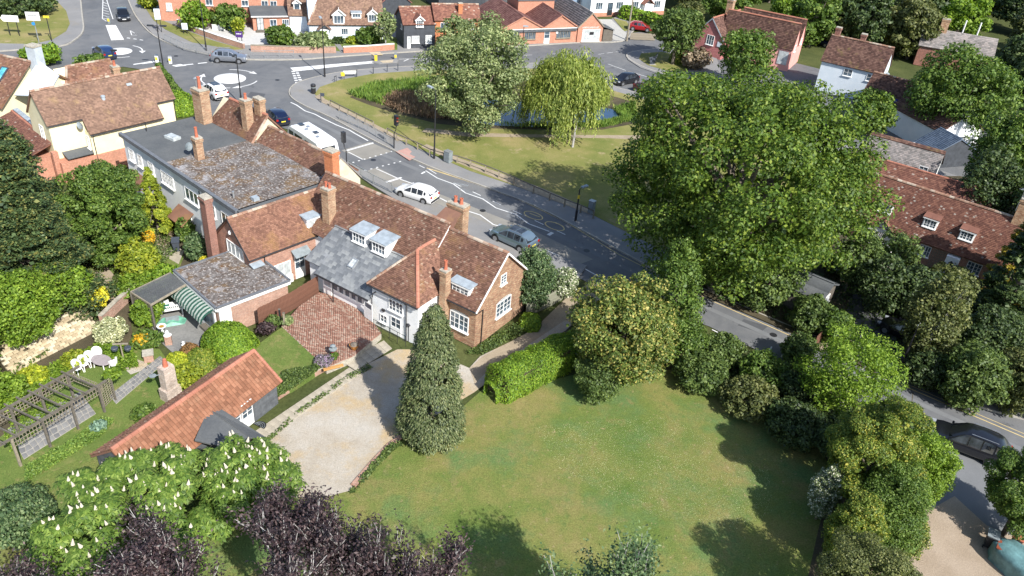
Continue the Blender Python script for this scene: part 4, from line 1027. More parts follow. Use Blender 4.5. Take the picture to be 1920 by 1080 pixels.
mb = MB(); mb.box((EL / 2, -.04, 2.48), (EL, .05, .2)); mb.box((-.04, EW / 2, 2.48), (.05, EW, .2)); mb.box((.6, -.01, 1.2), (.9, .12, 2.4)); mb.build('fascia', 'white', H3)
mb = MB(); mb.box((.02, 2.7, 1.1), (.1, 4.6, 2.0)); mb.build('window', 'white', H3, label='long white patio window under the awning')
mb = MB(); mb.box((-.03, 2.7, 1.2), (.06, 4.2, 1.5)); mb.build('pane', 'glass', bpy.data.objects['window'] if False else H3)
aw = thing('awning', 'green and white striped awning along the extension wall', 'awning', (0, 0, 0))
bpy.data.objects.remove(aw)
for i in range(26):
    y0_ = .35 + i * .19; mb = MB(); pr = [(0, 2.35), (-.35, 2.3), (-.72, 2.12), (-.98, 1.85), (-1.08, 1.55)]
    vs = [(x, y, z) for y in (y0_, y0_ + .19) for x, z in pr]; mb.add(vs, [(k, k + 1, k + 6, k + 5) for k in range(4)] + [(k + 5, k + 6, k + 1, k) for k in range(4)])
    if i == 0: AWN = mb.build('awning', 'stripe_green', H3, label='green and white striped awning')
    else: mb.build('stripe', 'stripe_white' if i % 2 else 'stripe_green', AWN)
# lean-to canopy with corrugated roof beside the extension
k1, k2, k3, k4 = at3(245, 548, 2.3), at3(283, 572, 2.3), at3(348, 534, 2.5), at3(320, 512, 2.5)
H3b = thing('timber_canopy', 'open timber canopy with dark corrugated roof and trellis sides over the patio', 'canopy', (k2.x, k2.y))
P = [p - Vector((k2.x, k2.y, 0)) for p in (k1, k2, k3, k4)]
mb = MB(); n_ = 18
for i in range(n_):
    t0, t1 = i / n_, (i + .5) / n_; t2 = (i + 1) / n_
    for ta, tb, zo in ((t0, t1, .05), (t1, t2, .0)):
        mb.slab([P[0].lerp(P[1], ta) + Vector((0, 0, zo)), P[0].lerp(P[1], tb) + Vector((0, 0, zo)), P[3].lerp(P[2], tb) + Vector((0, 0, zo)), P[3].lerp(P[2], ta) + Vector((0, 0, zo))], .03)
mb.build('canopy_roof', 'felt', H3b)
def post(parent, p, h, w=.1, mat='wood', name='post', z=0.0):
    mb = MB(); mb.box((0, 0, h / 2), (w, w, h)); return mb.build(name, mat, parent, (p[0], p[1], z))
for p in P: post(H3b, p, p.z - .05)
def lattice(parent, a, b, z0, z1, step=.16, mat='wood', w=.03, diag=True, name='trellis'):
    a, b = Vector((*a[:2], 0)), Vector((*b[:2], 0)); L = (b - a).length; d = (b - a) / L; h = z1 - z0; mb = MB()
    if diag:
        x = -h
        while x < L:
            for sgn in (1, -1):
                s0, s1 = max(0, x), min(L, x + h)
                if s1 > s0:
                    za, zb = s0 - x, s1 - x
                    if sgn < 0: za, zb = h - za, h - zb
                    mb.beam(a + d * s0 + Vector((0, 0, z0 + za)), a + d * s1 + Vector((0, 0, z0 + zb)), .015, w)
            x += step
    else:
        n = max(1, int(L / step))
        for i in range(n + 1): mb.beam(a + d * (L * i / n) + Vector((0, 0, z0)), a + d * (L * i / n) + Vector((0, 0, z1)), w, .02)
        m = max(1, int(h / step))
        for i in range(m + 1): mb.beam(a + Vector((0, 0, z0 + h * i / m)), b + Vector((0, 0, z0 + h * i / m)), .02, w)
    return mb.build(name, mat, parent)
lattice(H3b, P[0], P[1], .3, 2.1, .2); lattice(H3b, P[0], P[3], .9, 2.2, .2)
mb = MB(); mb.beam(P[1], P[2], .08, .14); mb.beam(P[0], P[1], .08, .14); mb.beam(P[0], P[3], .08, .14); mb.build('beam', 'wood_pale', H3b)

# ================================================================== long white building with flat roof
H4 = thing('white_terrace', 'long white rendered building with grey and mossy flat roof, many small rear windows', 'building', (*at(445, 395, 6.0), 0), R(140.0))
L4, W4, Z4 = 19.0, 8.4, 6.0
mb = MB(); mb.box((L4 / 2, -W4 / 2, Z4 / 2 - .1), (L4, W4, Z4 - .2)); mb.build('wall', 'render_white', H4)
mb = MB(); mb.box((L4 / 2 - 3.9, -W4 / 2, Z4 - .1), (L4 - 7.8, W4 + .3, .22)); mb.build('roof', 'feltmoss', H4, label='moss covered end of the flat roof')
mb = MB(); mb.box((L4 - 3.85, -W4 / 2, Z4 - .08), (7.7, W4 + .3, .22)); mb.build('roof', 'felt', H4, label='clean grey felt end of the flat roof')
mb = MB(); mb.box((L4 / 2, .12, Z4 - .05), (L4 + .3, .3, .34)); mb.build('roof_edge', 'lead_dark', H4)
mb = MB(); mb.box((-.06, -W4 / 2, Z4 - 1.0), (.14, W4, 2.2)); mb.build('wall', 'buff', H4, label='buff rendered end wall')
mb = MB(); mb.box((-.2, -W4 / 2, Z4 + .02), (.45, W4 + .2, .16)); mb.build('roof_edge', 'felt', H4)
for x, w_, c_, pn in ((1.6, 1.9, 3, 'glass'), (4.2, 1.4, 3, 'curtain'), (7.2, 2.1, 3, 'glass'), (11.2, 2.1, 8, 'glass'), (14.1, 1.0, 4, 'glass'), (16.1, .8, 3, 'glass'), (17.7, 1.0, 4, 'glass')):
    window(H4, (x, .02, 4.4), 90, w_, 1.15, c_, 3 if w_ < 1.5 or c_ > 3 else 1, pane=pn)
for x, zt in ((16.8, 2.9), (8.6, 2.7)):
    mb = MB(); mb.slab([(x + 1.2, 1.25, zt - .85), (x - 1.2, 1.25, zt - .85), (x - 1.2, .05, zt), (x + 1.2, .05, zt)], .09); mb.beam((x - 1.1, 1.1, zt - 1.0), (x - 1.1, .05, zt - 1.2), .07, .07); mb.beam((x + 1.1, 1.1, zt - 1.0), (x + 1.1, .05, zt - 1.2), .07, .07)
    mb.build('porch_roof', 'tile_moss', H4)
window(H4, (8.4, .02, 1.2), 90, 1.0, 2.1, 2, 2, door=True, name='door'); window(H4, (5.2, .02, 1.5), 90, 1.0, 1.2, 2, 2)
pipe(H4, [(5.35, .1, 5.7), (5.35, .1, 2.4)], 'white', .07); pipe(H4, [(5.7, .08, 5.5), (5.7, .08, 1)], 'black', .04)
chimney(H4, 10.2, -2.6, 6.0, 7.9, .62, .62, 'brick_mix', 1, poth=.9)
dish(H4, (10.9, -2.1, 7.0), 200, .38)
mb = MB(); mb.box((0, 0, .12), (1.3, .8, .24)); mb.box((0, 0, .27), (1.0, .5, .08)); mb.build('roof_lantern', 'curtain', H4, (15.4, -2.9, Z4 + .02), R(10))
mb = MB(); mb.lathe((0, 0, 0), [(.07, 0), (.07, .5), (.1, .5), (.1, .6)], 8); mb.build('vent_pipe', 'galv', H4, (2.0, -.9, Z4))
mb = MB(); mb.tube([(0, 0, 0), (0, 0, .95)], .04, 6); mb.build('vent_pipe', 'black', H4, (18.2, -1.9, Z4))
mb = MB(); mb.box((0, 0, .15), (.5, .5, .3)); mb.build('roof_vent', 'lead', H4, (.7, -2.0, Z4))
# row of old tiled houses fronting the road behind it
H5 = thing('tiled_terrace', 'old brown tiled terrace with tall brick chimneys and buff gables fronting the road', 'house', (*at(595, 330, 6.0), 0), R(144))
# low part: slope seen between the two buff gables
gwall(H5, .2, 9.3, -4.5, .2, 5.2, 6.9, 'render_white')
roof_face(H5, [(9.2, .25, 5.35), (.1, .25, 5.35), (.1, -2.1, 7.1), (9.2, -2.1, 7.1)], 'tile_brown', .14, .19)
roof_face(H5, [(.1, -4.7, 5.05), (9.2, -4.7, 5.05), (9.2, -2.1, 7.1), (.1, -2.1, 7.1)], 'tile_brown', .14, .19)
ridge(H5, (.1, -2.1, 7.12), (9.2, -2.1, 7.12), 'ridge_brown')
gwall(H5, 9.4, 15.9, -4.6, .4, 5.2, 8.0, 'buff')
roof_face(H5, [(16.3, .55, 5.2), (9.2, .55, 5.2), (9.2, -2.1, 8.1), (14.9, -2.1, 8.1)], 'tile_brown', .14, .19)
roof_face(H5, [(9.2, -4.8, 5.1), (16.3, -4.8, 5.1), (14.9, -2.1, 8.1), (9.2, -2.1, 8.1)], 'tile_brown', .14, .19)
roof_face(H5, [(16.3, -4.8, 5.1), (16.3, .55, 5.2), (14.9, -2.1, 8.1)], 'tile_brown', .14, .19)
ridge(H5, (9.3, -2.1, 8.12), (14.9, -2.1, 8.12), 'ridge_orange'); ridge(H5, (9.15, .5, 5.25), (9.15, -2.1, 8.14), 'ridge_brown', .12); ridge(H5, (16.3, -4.8, 5.2), (14.9, -2.1, 8.12), 'ridge_orange', .1)
gwall(H5, -.5, .2, -4.3, .0, 4.6, 7.2, 'buff')
mb = MB(); mb.slab([(.25, .3, 4.7), (-.55, .3, 4.7), (-.55, -2.15, 7.3), (.25, -2.15, 7.3)], .1); mb.slab([(-.55, -4.5, 4.7), (.25, -4.5, 4.7), (.25, -2.15, 7.3), (-.55, -2.15, 7.3)], .1); mb.build('parapet', 'tile_grey', H5)
chimney(H5, 10.75, -1.0, 6.4, 9.4, .75, .75, 'brick_mix', 1, poth=.55); chimney(H5, 10.3, -2.1, 6.5, 9.4, .9, .6, 'brick_mix', 0)
chimney(H5, 16.0, .2, 4.4, 9.2, 1.35, .95, 'brick_mix', 1, 'terracotta', 1.1, potr=.15)
mb = MB(); mb.tube([(0, 0, 0), (0, 0, .9)], .05, 6); mb.lathe((0, 0, .9), [(.02, 0), (.22, .05), (.02, .2)], 10); mb.build('flue', 'galv', H5, (16.3, .3, 9.2))
mb = MB(); mb.slab([(17.8, 1.6, 4.4), (13.8, 1.3, 4.4), (13.8, -.4, 5.7), (17.8, -.4, 5.7)], .1); mb.build('roof', 'tile_brown', H5)

# ================================================================== cream house (left)
cxy = at(90, 235, 5.4)
H6 = thing('cream_house', 'cream rendered house over red brick base with broad sandy brown roof', 'house', (*cxy, 0), R(50.5))
# x along the ridge (to the upper right), y<0 towards the garden
L6 = 12.2
gwall(H6, 0, L6, 0.0, 4.4, 5.45, 7.9, 'cream')
s6 = (7.9 - 5.45) / 2.2
roof_face(H6, [(-.15, -.15, 5.35), (3.0, -.15, 5.35), (3.0, 2.2, 7.97), (-.15, 2.2, 7.97)], 'tile_cream', .15, .19)
roof_face(H6, [(3.0, -1.55, 4.0), (10.0, -1.55, 4.0), (10.0, 2.2, 7.97), (3.0, 2.2, 7.97)], 'tile_cream', .15, .19) if False else \
    roof_face(H6, [(3.0, -1.25, 4.12), (10.3, -1.25, 4.12), (10.3, 2.2, 7.97), (3.0, 2.2, 7.97)], 'tile_cream', .15, .19)
roof_face(H6, [(10.3, -.15, 5.35), (L6 + .15, -.15, 5.35), (L6 + .15, 2.2, 7.97), (10.3, 2.2, 7.97)], 'tile_cream', .15, .19)
roof_face(H6, [(L6 + .15, 4.6, 5.3), (-.15, 4.6, 5.3), (-.15, 2.2, 7.97), (L6 + .15, 2.2, 7.97)], 'tile_cream', .15, .19)
ridge(H6, (-.15, 2.2, 8.0), (L6 + .15, 2.2, 8.0), 'ridge_brown', .13)
mb = MB(); mb.box((6.65, -.5, 2.9), (7.2, 1.1, 2.6)); mb.build('wall', 'cream', H6)
mb = MB(); mb.box((6.1, -.55, 1.0), (12.3, 1.3, 2.0)); mb.build('wall', 'brick_shop', H6, label='red brick ground-floor wall')
mb = MB(); mb.slab([(.6, -1.25, 2.3), (3.0, -1.25, 2.3), (3.0, -.05, 2.6), (.6, -.05, 2.6)], .08); mb.build('porch_roof', 'felt', H6)
gutter(H6, (-.1, -.2, 5.3), (3.0, -.2, 5.3)); gutter(H6, (3.0, -1.32, 4.05), (10.3, -1.32, 4.05)); gutter(H6, (10.3, -.2, 5.3), (L6, -.2, 5.3))
pipe(H6, [(3.25, -1.3, 4.0), (3.25, -1.1, 3.7), (3.25, -1.25, 0)]); pipe(H6, [(L6 - .1, -.12, 5.2), (L6 - .1, -.12, 2)])
window(H6, (-.01, 1.9, 4.1), 180, .85, 1.4, 2, 1, pane='curtain'); window(H6, (2.98, -.6, 3.2), 180, .55, 1.3, 2, 1)
chimney(H6, 8.2, 3.0, 6.2, 8.6, .62, .6, 'brick_mix', 1, poth=.5); dish(H6, (2.6, -.4, 4.9), 30, .36)
mb = MB(); mb.lathe((0, 0, 0), [(.2, -.2), (.18, .1), (.22, .12), (.2, .22), (.05, .28)], 10); mb.build('roof_vent', 'lead', H6, (5.7, .9, 6.55))
mb = MB(); mb.box((0, 0, 0), (.5, .25, .12)); q = mb.build('skylight', 'lead', H6, (8.6, 1.4, 7.15)); q.rotation_euler = (R(48), 0, 0)
mb = MB(); mb.box((-.2, -.45, 1.5), (.5, .5, 3.0)); mb.build('buttress', 'brick_shop', H6)

# house with blue rooflights on the far left, its white chimney, and the low red-tiled range below
h7 = at(65, 110, 7.2)
H7 = thing('skylight_house', 'brown tiled house at left edge with two blue rooflights and big pale chimney', 'house', (*h7, 0), R(164))
gwall(H7, 0, 15, -3.6, 5.4, 3.9, 7.1, 'cream')
roof_face(H7, [(15, 5.7, 3.7), (-.4, 5.7, 3.7), (-.4, .9, 7.2), (15, .9, 7.2)], 'tile_brown', .17, .21)
roof_face(H7, [(-.4, -3.9, 3.7), (15, -3.9, 3.7), (15, .9, 7.2), (-.4, .9, 7.2)], 'tile_brown', .17, .21)
ridge(H7, (-.4, .9, 7.22), (15, .9, 7.22))
u7, v7, n7 = slope_uv((15, 5.7, 3.7), (-.4, 5.7, 3.7), (-.4, .9, 7.2))
skylight(H7, (1.9, 2.8, 5.9), u7, v7, .75, 1.9); skylight(H7, (3.2, 2.8, 5.9), u7, v7, .75, 1.9)
mb = MB(); mb.prism([(-1.2, -.1), (-.1, -.1), (-.1, .9), (-1.2, .9)], 2.5, 8.7); mb.build('chimney', 'render_grey', H7)
mb = MB(); mb.prism([(-1.25, -.15), (-.05, -.15), (-.05, .95), (-1.25, .95)], 8.7, 8.85); mb.build('chimney_cap', 'mortar', H7)
mb = MB(); mb.slab([(-.5, 3.9, 4.6), (-3.4, 2.6, 4.6), (-3.3, .5, 6.2), (-1.1, .5, 7.3)], .15); mb.build('chimney_flank', 'render_grey', H7)
h8 = at(50, 170, 5.2)
H8 = thing('rear_roof_range', 'sandy tiled pitched roof tucked behind the cream house', 'building', (*at(120, 150, 4.5), 0), R(50))
walls(H8, 6, 5, 3.2, 5.0, 'cream'); gable_roof(H8, 6, 5, 3.2, 5.0, 'tile_brown', hip0=1.6)
H9 = thing('low_tiled_range', 'low red tiled building under the trees below the cream house', 'building', (*at(108, 272, 3.2), 0), R(139))
mb = MB(); mb.box((5, 2.2, 1.1), (10, 4.2, 2.2)); mb.build('wall', 'brick_shop', H9)
roof_face(H9, [(10, 4.6, 2.0), (0, 4.6, 2.0), (0, .2, 3.6), (10, .2, 3.6)], 'tile_red', .17, .21)
mb = MB(); mb.beam((0, .1, 3.68), (10, .1, 3.68), .5, .08); mb.build('lead_flashing', 'lead', H9)
ridge(H9, (0, .45, 3.55), (10, .45, 3.55), 'ridge_orange', .1)
u9, v9, n9 = slope_uv((10, 4.6, 2.0), (0, 4.6, 2.0), (0, .2, 3.6)); skylight(H9, (6.3, 3.2, 2.5), u9, v9, .7, 1.3)

# ================================================================== garage with pantiles
g0 = at(519, 757); 
H10 = thing('garage', 'black boarded outbuilding with long orange pantile roof beside the gravel drive', 'outbuilding', (-14.62, 39.35, 0), R(-116))
# x runs down-left along the ridge, y<0 ... y>0: the drive side
GW, GE, GA = 3.75, 1.95, 3.35
gwall(H10, 0, 10.3, -GW, 0, GE, GA, 'board_grey')
gs = (GA - GE) / (GW / 2)
roof_face(H10, [(10.5, .3, GE - gs * .3 + .04), (-.25, .3, GE - gs * .3 + .04), (-.25, -GW / 2, GA + .05), (10.5, -GW / 2, GA + .05)], 'pantile', .30, .24, style='pan')
roof_face(H10, [(-.25, -GW - .3, GE - gs * .3 + .04), (10.5, -GW - .3, GE - gs * .3 + .04), (10.5, -GW / 2, GA + .05), (-.25, -GW / 2, GA + .05)], 'tile_brown', .20, .24, style='pan')
ridge(H10, (-.25, -GW / 2, GA + .07), (10.5, -GW / 2, GA + .07), 'ridge_orange', .13)
ridge(H10, (-.22, .3, GE - gs * .3 + .08), (-.22, -GW / 2, GA + .08), 'ridge_orange', .09)
boards(H10, (2.2, .0), (0.0, .0), 0, GE - .05, 'board_grey', .15); boards(H10, (0, 0), (0, -GW), 0, GE, 'board_grey', .15); boards(H10, (5.6, 0), (3.1, 0), 0, 1.0, 'board_grey', .15)
window(H10, (2.65, .02, 1.05), 90, .9, 1.95, 2, 3, door=True, name='door', label='white part-glazed garage side door')
window(H10, (4.0, .02, 1.35), 90, 1.6, .75, 4, 2); window(H10, (5.3, .02, 1.35), 90, .8, .75, 2, 2)
lt = [at3(390, 768, 2.45), at3(365, 825, 2.45), at3(450, 845, 2.1), at3(468, 822, 2.1)]
H10.matrix_world  # frame unchanged
H11 = thing('lean_to_porch', 'dark felt roofed lean-to porch in front of the pantiled outbuilding', 'porch', (*at(420, 830, 0), 0), R(-32))
o_ = Vector((*at(420, 830, 0), 0)); Q = [Matrix.Rotation(R(32), 3, 'Z') @ (p - o_) for p in lt]
mb = MB(); mb.slab(Q, .1); mb.slab([Q[0], Q[3], Q[3] + Vector((.6, .9, -.5)), Q[0] + Vector((.0, .5, -.1))][::-1], .08); mb.build('roof', 'felt', H11)
for q in Q[2:]: post(H11, (q.x - .05, q.y), q.z - .1, .12, 'wood')

# brick chimney stack in the garden by the outbuilding
bb = at(322, 745)
H12 = thing('garden_chimney', 'freestanding limewashed brick barbecue chimney with terracotta pot', 'chimney', (*bb, 0), R(60))
mb = MB(); mb.prism([(-.55, -.4), (.55, -.4), (.55, .4), (-.55, .4)], 0, .9); mb.prism([(-.4, -.32), (.4, -.32), (.4, .32), (-.4, .32)], .9, 2.6); mb.build('stack', 'brick_white', H12)
mb = MB(); mb.lathe((0, 0, 2.6), [(.17, 0), (.15, .3), (.11, .5), (.12, .55), (.03, .62)], 10); mb.build('chimney_pot', 'terracotta', H12)
mb = MB(); mb.lathe((-.85, .2, 2.2), [(.02, 0), (.2, .02), (.22, .06), (.02, .08)], 12); mb.tube([(-.85, .2, 2.2), (-.3, .1, 2.1)], .03, 5); mb.tube([(-.85, .2, 2.25), (-.85, .2, 2.7)], .02, 5); mb.build('bracket', 'greycab', H12)
# ================================================================== row across the road
def cross_gable(parent, x0, x1, y0, y1, h, apex, wmat, rmat, z0=0.0, g=.3, tw=.4, bm=None, th=.1):
    xm = (x0 + x1) / 2; mb = MB()
    vs = [(x0, y0, z0), (x1, y0, z0), (x1, y1, z0), (x0, y1, z0), (x0, y0, h), (x1, y0, h), (x1, y1, h), (x0, y1, h), (xm, y0, apex), (xm, y1, apex)]
    mb.add(vs, [(0, 1, 5, 8, 4), (1, 2, 6, 5), (2, 3, 7, 9, 6), (3, 0, 4, 7), (4, 8, 9, 7), (5, 6, 9, 8), (0, 3, 2, 1)]); mb.build('wall', wmat, parent)
    k = .1 * (apex - h) / (xm - x0)
    roof_face(parent, [(x0 - .1, y1, h - k + .04), (x0 - .1, y0 - .15, h - k + .04), (xm, y0 - .15, apex + .05), (xm, y1, apex + .05)], rmat, g, tw, th)
    roof_face(parent, [(x1 + .1, y0 - .15, h - k + .04), (x1 + .1, y1, h - k + .04), (xm, y1, apex + .05), (xm, y0 - .15, apex + .05)], rmat, g, tw, th)
    if bm:
        mb = MB(); mb.beam((x0 - .1, y0 - .18, h - k - .02), (xm, y0 - .18, apex + .0), .06, .14); mb.beam((x1 + .1, y0 - .18, h - k - .02), (xm, y0 - .18, apex), .06, .14); mb.build('bargeboard', bm, parent)
    ridge(parent, (xm, y0 - .1, apex + .06), (xm, y1, apex + .06), rmat, .1)

T3 = thing('white_cottage', 'white rendered cottage with huge brown tiled roof and three dormers behind front garden', 'house', (-33.3, 118.6), R(18))
walls(T3, 10.8, 7.5, 2.7, 6.6, 'render_blue'); gable_roof(T3, 10.8, 7.5, 2.7, 6.6, 'tile_cream', hip0=2.6, g=.2, tw=.25, ov=.35)
dormer(T3, (4.3, -.1, 2.4), -90, 1.7, 1.5, 2.2, 'lead', 3, 1, kind='gable', tiles='tile_cream'); dormer(T3, (6.95, .45, 3.2), -90, 1.4, .75, 1.6, 'lead', 3, 1); dormer(T3, (9.3, .1, 2.7), -90, 1.4, 1.3, 2.2, 'lead', 3, 1, kind='gable', tiles='tile_cream')
window(T3, (5.1, -.01, 1.35), -90, 1.0, 1.0, 3, 1); window(T3, (6.9, -.01, 1.35), -90, .45, 1.0, 1, 2); window(T3, (8.6, -.01, 1.35), -90, .9, 1.0, 2, 2)
mb = MB(); mb.box((2.1, -.4, .9), (1.3, .8, 1.8)); pr_ = mb.build('porch', 'render_white', T3)
mb = MB(); mb.slab([(1.1, -1.1, 1.75), (1.1, .3, 1.75), (2.1, .3, 2.6), (2.1, -1.1, 2.6)][::-1], -.08); mb.slab([(3.1, .3, 1.75), (3.1, -1.1, 1.75), (2.1, -1.1, 2.6), (2.1, .3, 2.6)][::-1], -.08); mb.build('porch_roof', 'tile_cream', pr_)
T3b = thing('gabled_outhouse', 'small tiled building with pale gabled dormers between brick block and white cottage', 'house', (*at(545, 60, 0), 0), R(18))
walls(T3b, 4.5, 9, 2.6, 5.0, 'render_blue'); gable_roof(T3b, 4.5, 9, 2.6, 5.0, 'tile_cream', g=.25, tw=.3)
dormer(T3b, (1.2, .9, 2.8), -90, 1.0, 1.4, 1.6, 'lead', 1, 1, kind='gable', tiles='tile_cream')

T4 = thing('black_cottage', 'black weatherboarded cottage with red tiled roof and white gabled dormer', 'house', (-19.3, 118.6), R(22))
walls(T4, 4.7, 5.4, 3.7, 5.4, 'board_black'); gable_roof(T4, 4.7, 5.4, 3.7, 5.4, 'tile_red', g=.22, tw=.28, ov=.2)
boards(T4, (0, 0), (4.7, 0), 0, 3.65, 'board_black', .2); boards(T4, (0, 5.4), (0, 0), 0, 3.65, 'board_black', .2)
dormer(T4, (2.35, -.12, 3.1), -90, 1.15, 1.25, 1.9, 'lead', 3, 3, kind='gable', tiles='tile_red')
window(T4, (.75, -.05, .95), -90, .5, 1.8, 1, 1, door=True, name='door', pane='curtain'); window(T4, (1.75, -.05, 1.4), -90, 1.15, 1.05, 3, 2, pane='curtain'); window(T4, (3.75, -.05, 1.4), -90, .95, 1.2, 3, 3, pane='curtain')
window(T4, (-.05, 1.2, 3.0), 180, .7, .7, 2, 1)
T5 = thing('orange_brick_house', 'bright orange brick house with red tiled roof next to the black cottage', 'house', (-14.9, 120.4), R(18))
walls(T5, 6.8, 4.6, 4.3, 5.9, 'brick_orange'); gable_roof(T5, 6.8, 4.6, 4.3, 5.9, 'tile_red', g=.22, tw=.28)
chimney(T5, 3.9, 1.0, 4.6, 6.4, .6, .5, 'brick_orange', 0)
for x in (1.5, 5.2): window(T5, (x, -.01, 3.35), -90, 1.45, .95, 3, 1, pane='glass' if x < 3 else 'curtain')
window(T5, (1.35, -.01, 1.3), -90, 1.5, .95, 6, 3); window(T5, (5.3, -.01, 1.3), -90, 1.5, .95, 6, 3)
mb = MB(); mb.box((2.9, -.06, 2.45), (1.7, .06, .35)); sg = mb.build('sign_board', 'brick_orange', T5)
def marks(parent, x0, x1, y, z, h, mat, n=12, name='lettering'):
    """unreadable lettering: a row of narrow strokes as in the photo"""
    mb = MB(); rr = random.Random(int(x0 * 10) + n)
    for i in range(n):
        x = x0 + (x1 - x0) * (i + .5) / n; hh = h * rr.uniform(.7, 1)
        mb.box((x - .02, y, z), (.05, .03, hh)); mb.box((x + .045, y, z + rr.choice((-.3, 0, .35)) * hh), (.07, .03, hh * .2))
    return mb.build(name, mat, parent)
marks(T5, 2.1, 3.7, -.1, 2.45, .28, 'paint_yellow', 6)

T6 = thing('brick_workshop', 'single-storey orange brick workshop with three street gables and white shop window', 'workshop', (-3.5, 125.6), R(25))
cross_gable(T6, -1.9, 5.2, .0, 12, 2.6, 4.35, 'brick_shop', 'tile_ws', bm='brick_shop'); cross_gable(T6, 5.2, 11.2, .02, 10, 2.6, 4.4, 'brick_shop', 'tile_ws', bm='brick_shop')
cross_gable(T6, 11.2, 15.7, -.25, 11, 2.6, 4.7, 'brick_shop', 'tile_grey', g=.34, bm='wood_pale')
mb = MB(); mb.box((5.2, -.12, 2.22), (11.6, .2, .42)); mb.build('fascia', 'board_grey', T6)
mb = MB(); mb.box((5.2, -.2, 2.46), (11.8, .12, .08)); mb.build('fascia_trim', 'white', T6)
window(T6, (.2, -.02, 1.4), -90, 1.9, 1.1, 6, 1, 'wood_pale'); window(T6, (3.0, -.02, 1.4), -90, 1.9, 1.1, 6, 1, 'wood_pale'); window(T6, (8.8, -.02, 1.4), -90, 2.5, 1.1, 8, 1, 'wood_pale')
window(T6, (5.9, -.02, 1.1), -90, .95, 2.1, 1, 2, door=True, name='door')
window(T6, (13.6, -.27, 1.2), -90, 3.2, 1.9, 2, 1, pane='curtain', label='wide white shop window')
marks(T6, 11.9, 14.9, -.3, 2.45, .3, 'white', 14); mb = MB(); mb.box((13.7, -.3, 1.5), (.75, .04, .45)); mb.build('window_poster', 'black', T6)
mb = MB(); mb.box((7.6, -.05, 1.75), (.35, .05, .3)); mb.build('notice', 'white', T6)
T6b = thing('workshop_shed', 'grey boarded side shed between the workshop and the concrete drive', 'shed', (*at(1129, 79), 0), R(25))
mb = MB(); mb.box((.9, 1.5, 1.0), (1.8, 3.0, 2.0)); mb.build('wall', 'wood', T6b); mb = MB(); mb.slab([(0, -.2, 2.5), (1.95, -.2, 1.95), (1.95, 3.1, 1.95), (0, 3.1, 2.5)], .08); mb.build('roof', 'felt', T6b)
T6c = thing('brick_block', 'plain brick block with flat grey roof rising behind the workshop gables', 'building', (*at(975, 26, 3.0), 0), R(24))
mb = MB(); mb.box((3.2, 3.5, 2.4), (6.4, 5, 4.8)); mb.build('wall', 'brick_shop', T6c); mb = MB(); mb.box((3.2, 3.5, 4.9), (6.7, 5.3, .2)); mb.build('roof', 'felt', T6c)
for i, (u, v, L, a, wm, rm, lab) in enumerate(((715, 40, 12, 118, 'board_black', 'tile_ws', 'black boarded barn with rooflights behind the white cottage and black cottage'),
                                              (835, 26, 9, 30, 'board_black', 'tile_ws', 'dark boarded building with red roof behind the orange brick house'))):
    b = thing('black_barn', lab, 'barn', (*at(u, v, 0), 0), R(a)); b.location.z = 0
    if i == 0:
        walls(b, L, 5, 3.0, 4.9, wm, y0=-5); gable_roof(b, L, 5, 3.0, 4.9, rm, y0=-5, g=.3, tw=.4)
        u_, v_, n_ = slope_uv((0, -5, 3.0), (12, -5, 3.0), (12, -2.5, 4.9)); skylight(b, (4, -4.0, 3.85), u_, v_, .7, 1.5, 'curtain'); skylight(b, (6, -4.0, 3.85), u_, v_, .7, 1.5, 'curtain')
    else: walls(b, L, 6, 3.4, 5.4, wm, y0=3); gable_roof(b, L, 6, 3.4, 5.4, rm, y0=3, g=.3, tw=.4)
T6d = thing('dark_house', 'dark clad house with small white window behind the workshop at the top edge', 'house', (*at(880, 14, 0), 0), R(20))
walls(T6d, 8, 6, 4.2, 5.8, 'board_grey', y0=2); gable_roof(T6d, 8, 6, 4.2, 5.8, 'tile_dark', y0=2, g=.3, tw=.4); window(T6d, (2.2, 1.98, 3.4), -90, 1.3, .8, 2, 1)

T2 = thing('clinic_annexe', 'low orange brick annexe with flat grey roof, glazed black door and white windows', 'building', (-42.3, 120.2), R(22))
mb = MB(); mb.box((3.5, 2.2, 1.2), (6.9, 4.2, 2.4)); mb.build('wall', 'brick_shop', T2); mb = MB(); mb.slab([(-.15, -.25, 2.4), (7.1, -.25, 2.4), (7.1, 4.5, 2.75), (-.15, 4.5, 2.75)], .12); mb.build('roof', 'felt', T2)
mb = MB(); mb.box((3.5, -.27, 2.33), (7.3, .06, .16)); mb.build('fascia', 'white', T2)
window(T2, (1.1, -.01, 1.2), -90, 1.0, 1.9, 2, 2, 'black', 'curtain', name='door'); window(T2, (3.0, -.01, 1.35), -90, 1.0, 1.0, 2, 1); window(T2, (4.8, -.01, 1.35), -90, 1.0, 1.0, 3, 1)
mb = MB(); mb.box((6.3, -.02, 1.05), (.8, .06, 2.0)); mb.build('door', 'board_black', T2); mb = MB(); mb.box((1.1, -.5, .12), (1.6, .9, .24)); mb.box((1.1, -.35, .3), (1.4, .5, .14)); mb.build('step', 'wood', T2)
T1 = thing('red_brick_hall', 'long red brick building at the top edge behind green bushes', 'building', (*at(303, 40), 0), R(15))
mb = MB(); mb.box((9.5, 3, 2.4), (19, 6, 4.8)); mb.build('wall', 'brick_shop', T1); mb = MB(); mb.slab([(-.2, -.3, 4.75), (19.2, -.3, 4.75), (19.2, 3, 6.6), (-.2, 3, 6.6)], .15); mb.slab([(19.2, 6.3, 4.75), (-.2, 6.3, 4.75), (-.2, 3, 6.6), (19.2, 3, 6.6)], .15); mb.build('roof', 'tile_dark', T1)
window(T1, (1.4, -.02, 2.2), -90, .8, 1.1, 2, 1, pane='curtain')
for x in (7.2, 12.4, 15.3, 16.6): window(T1, (x, -.02, 3.0), -90, 1.0, .9, 2, 1)
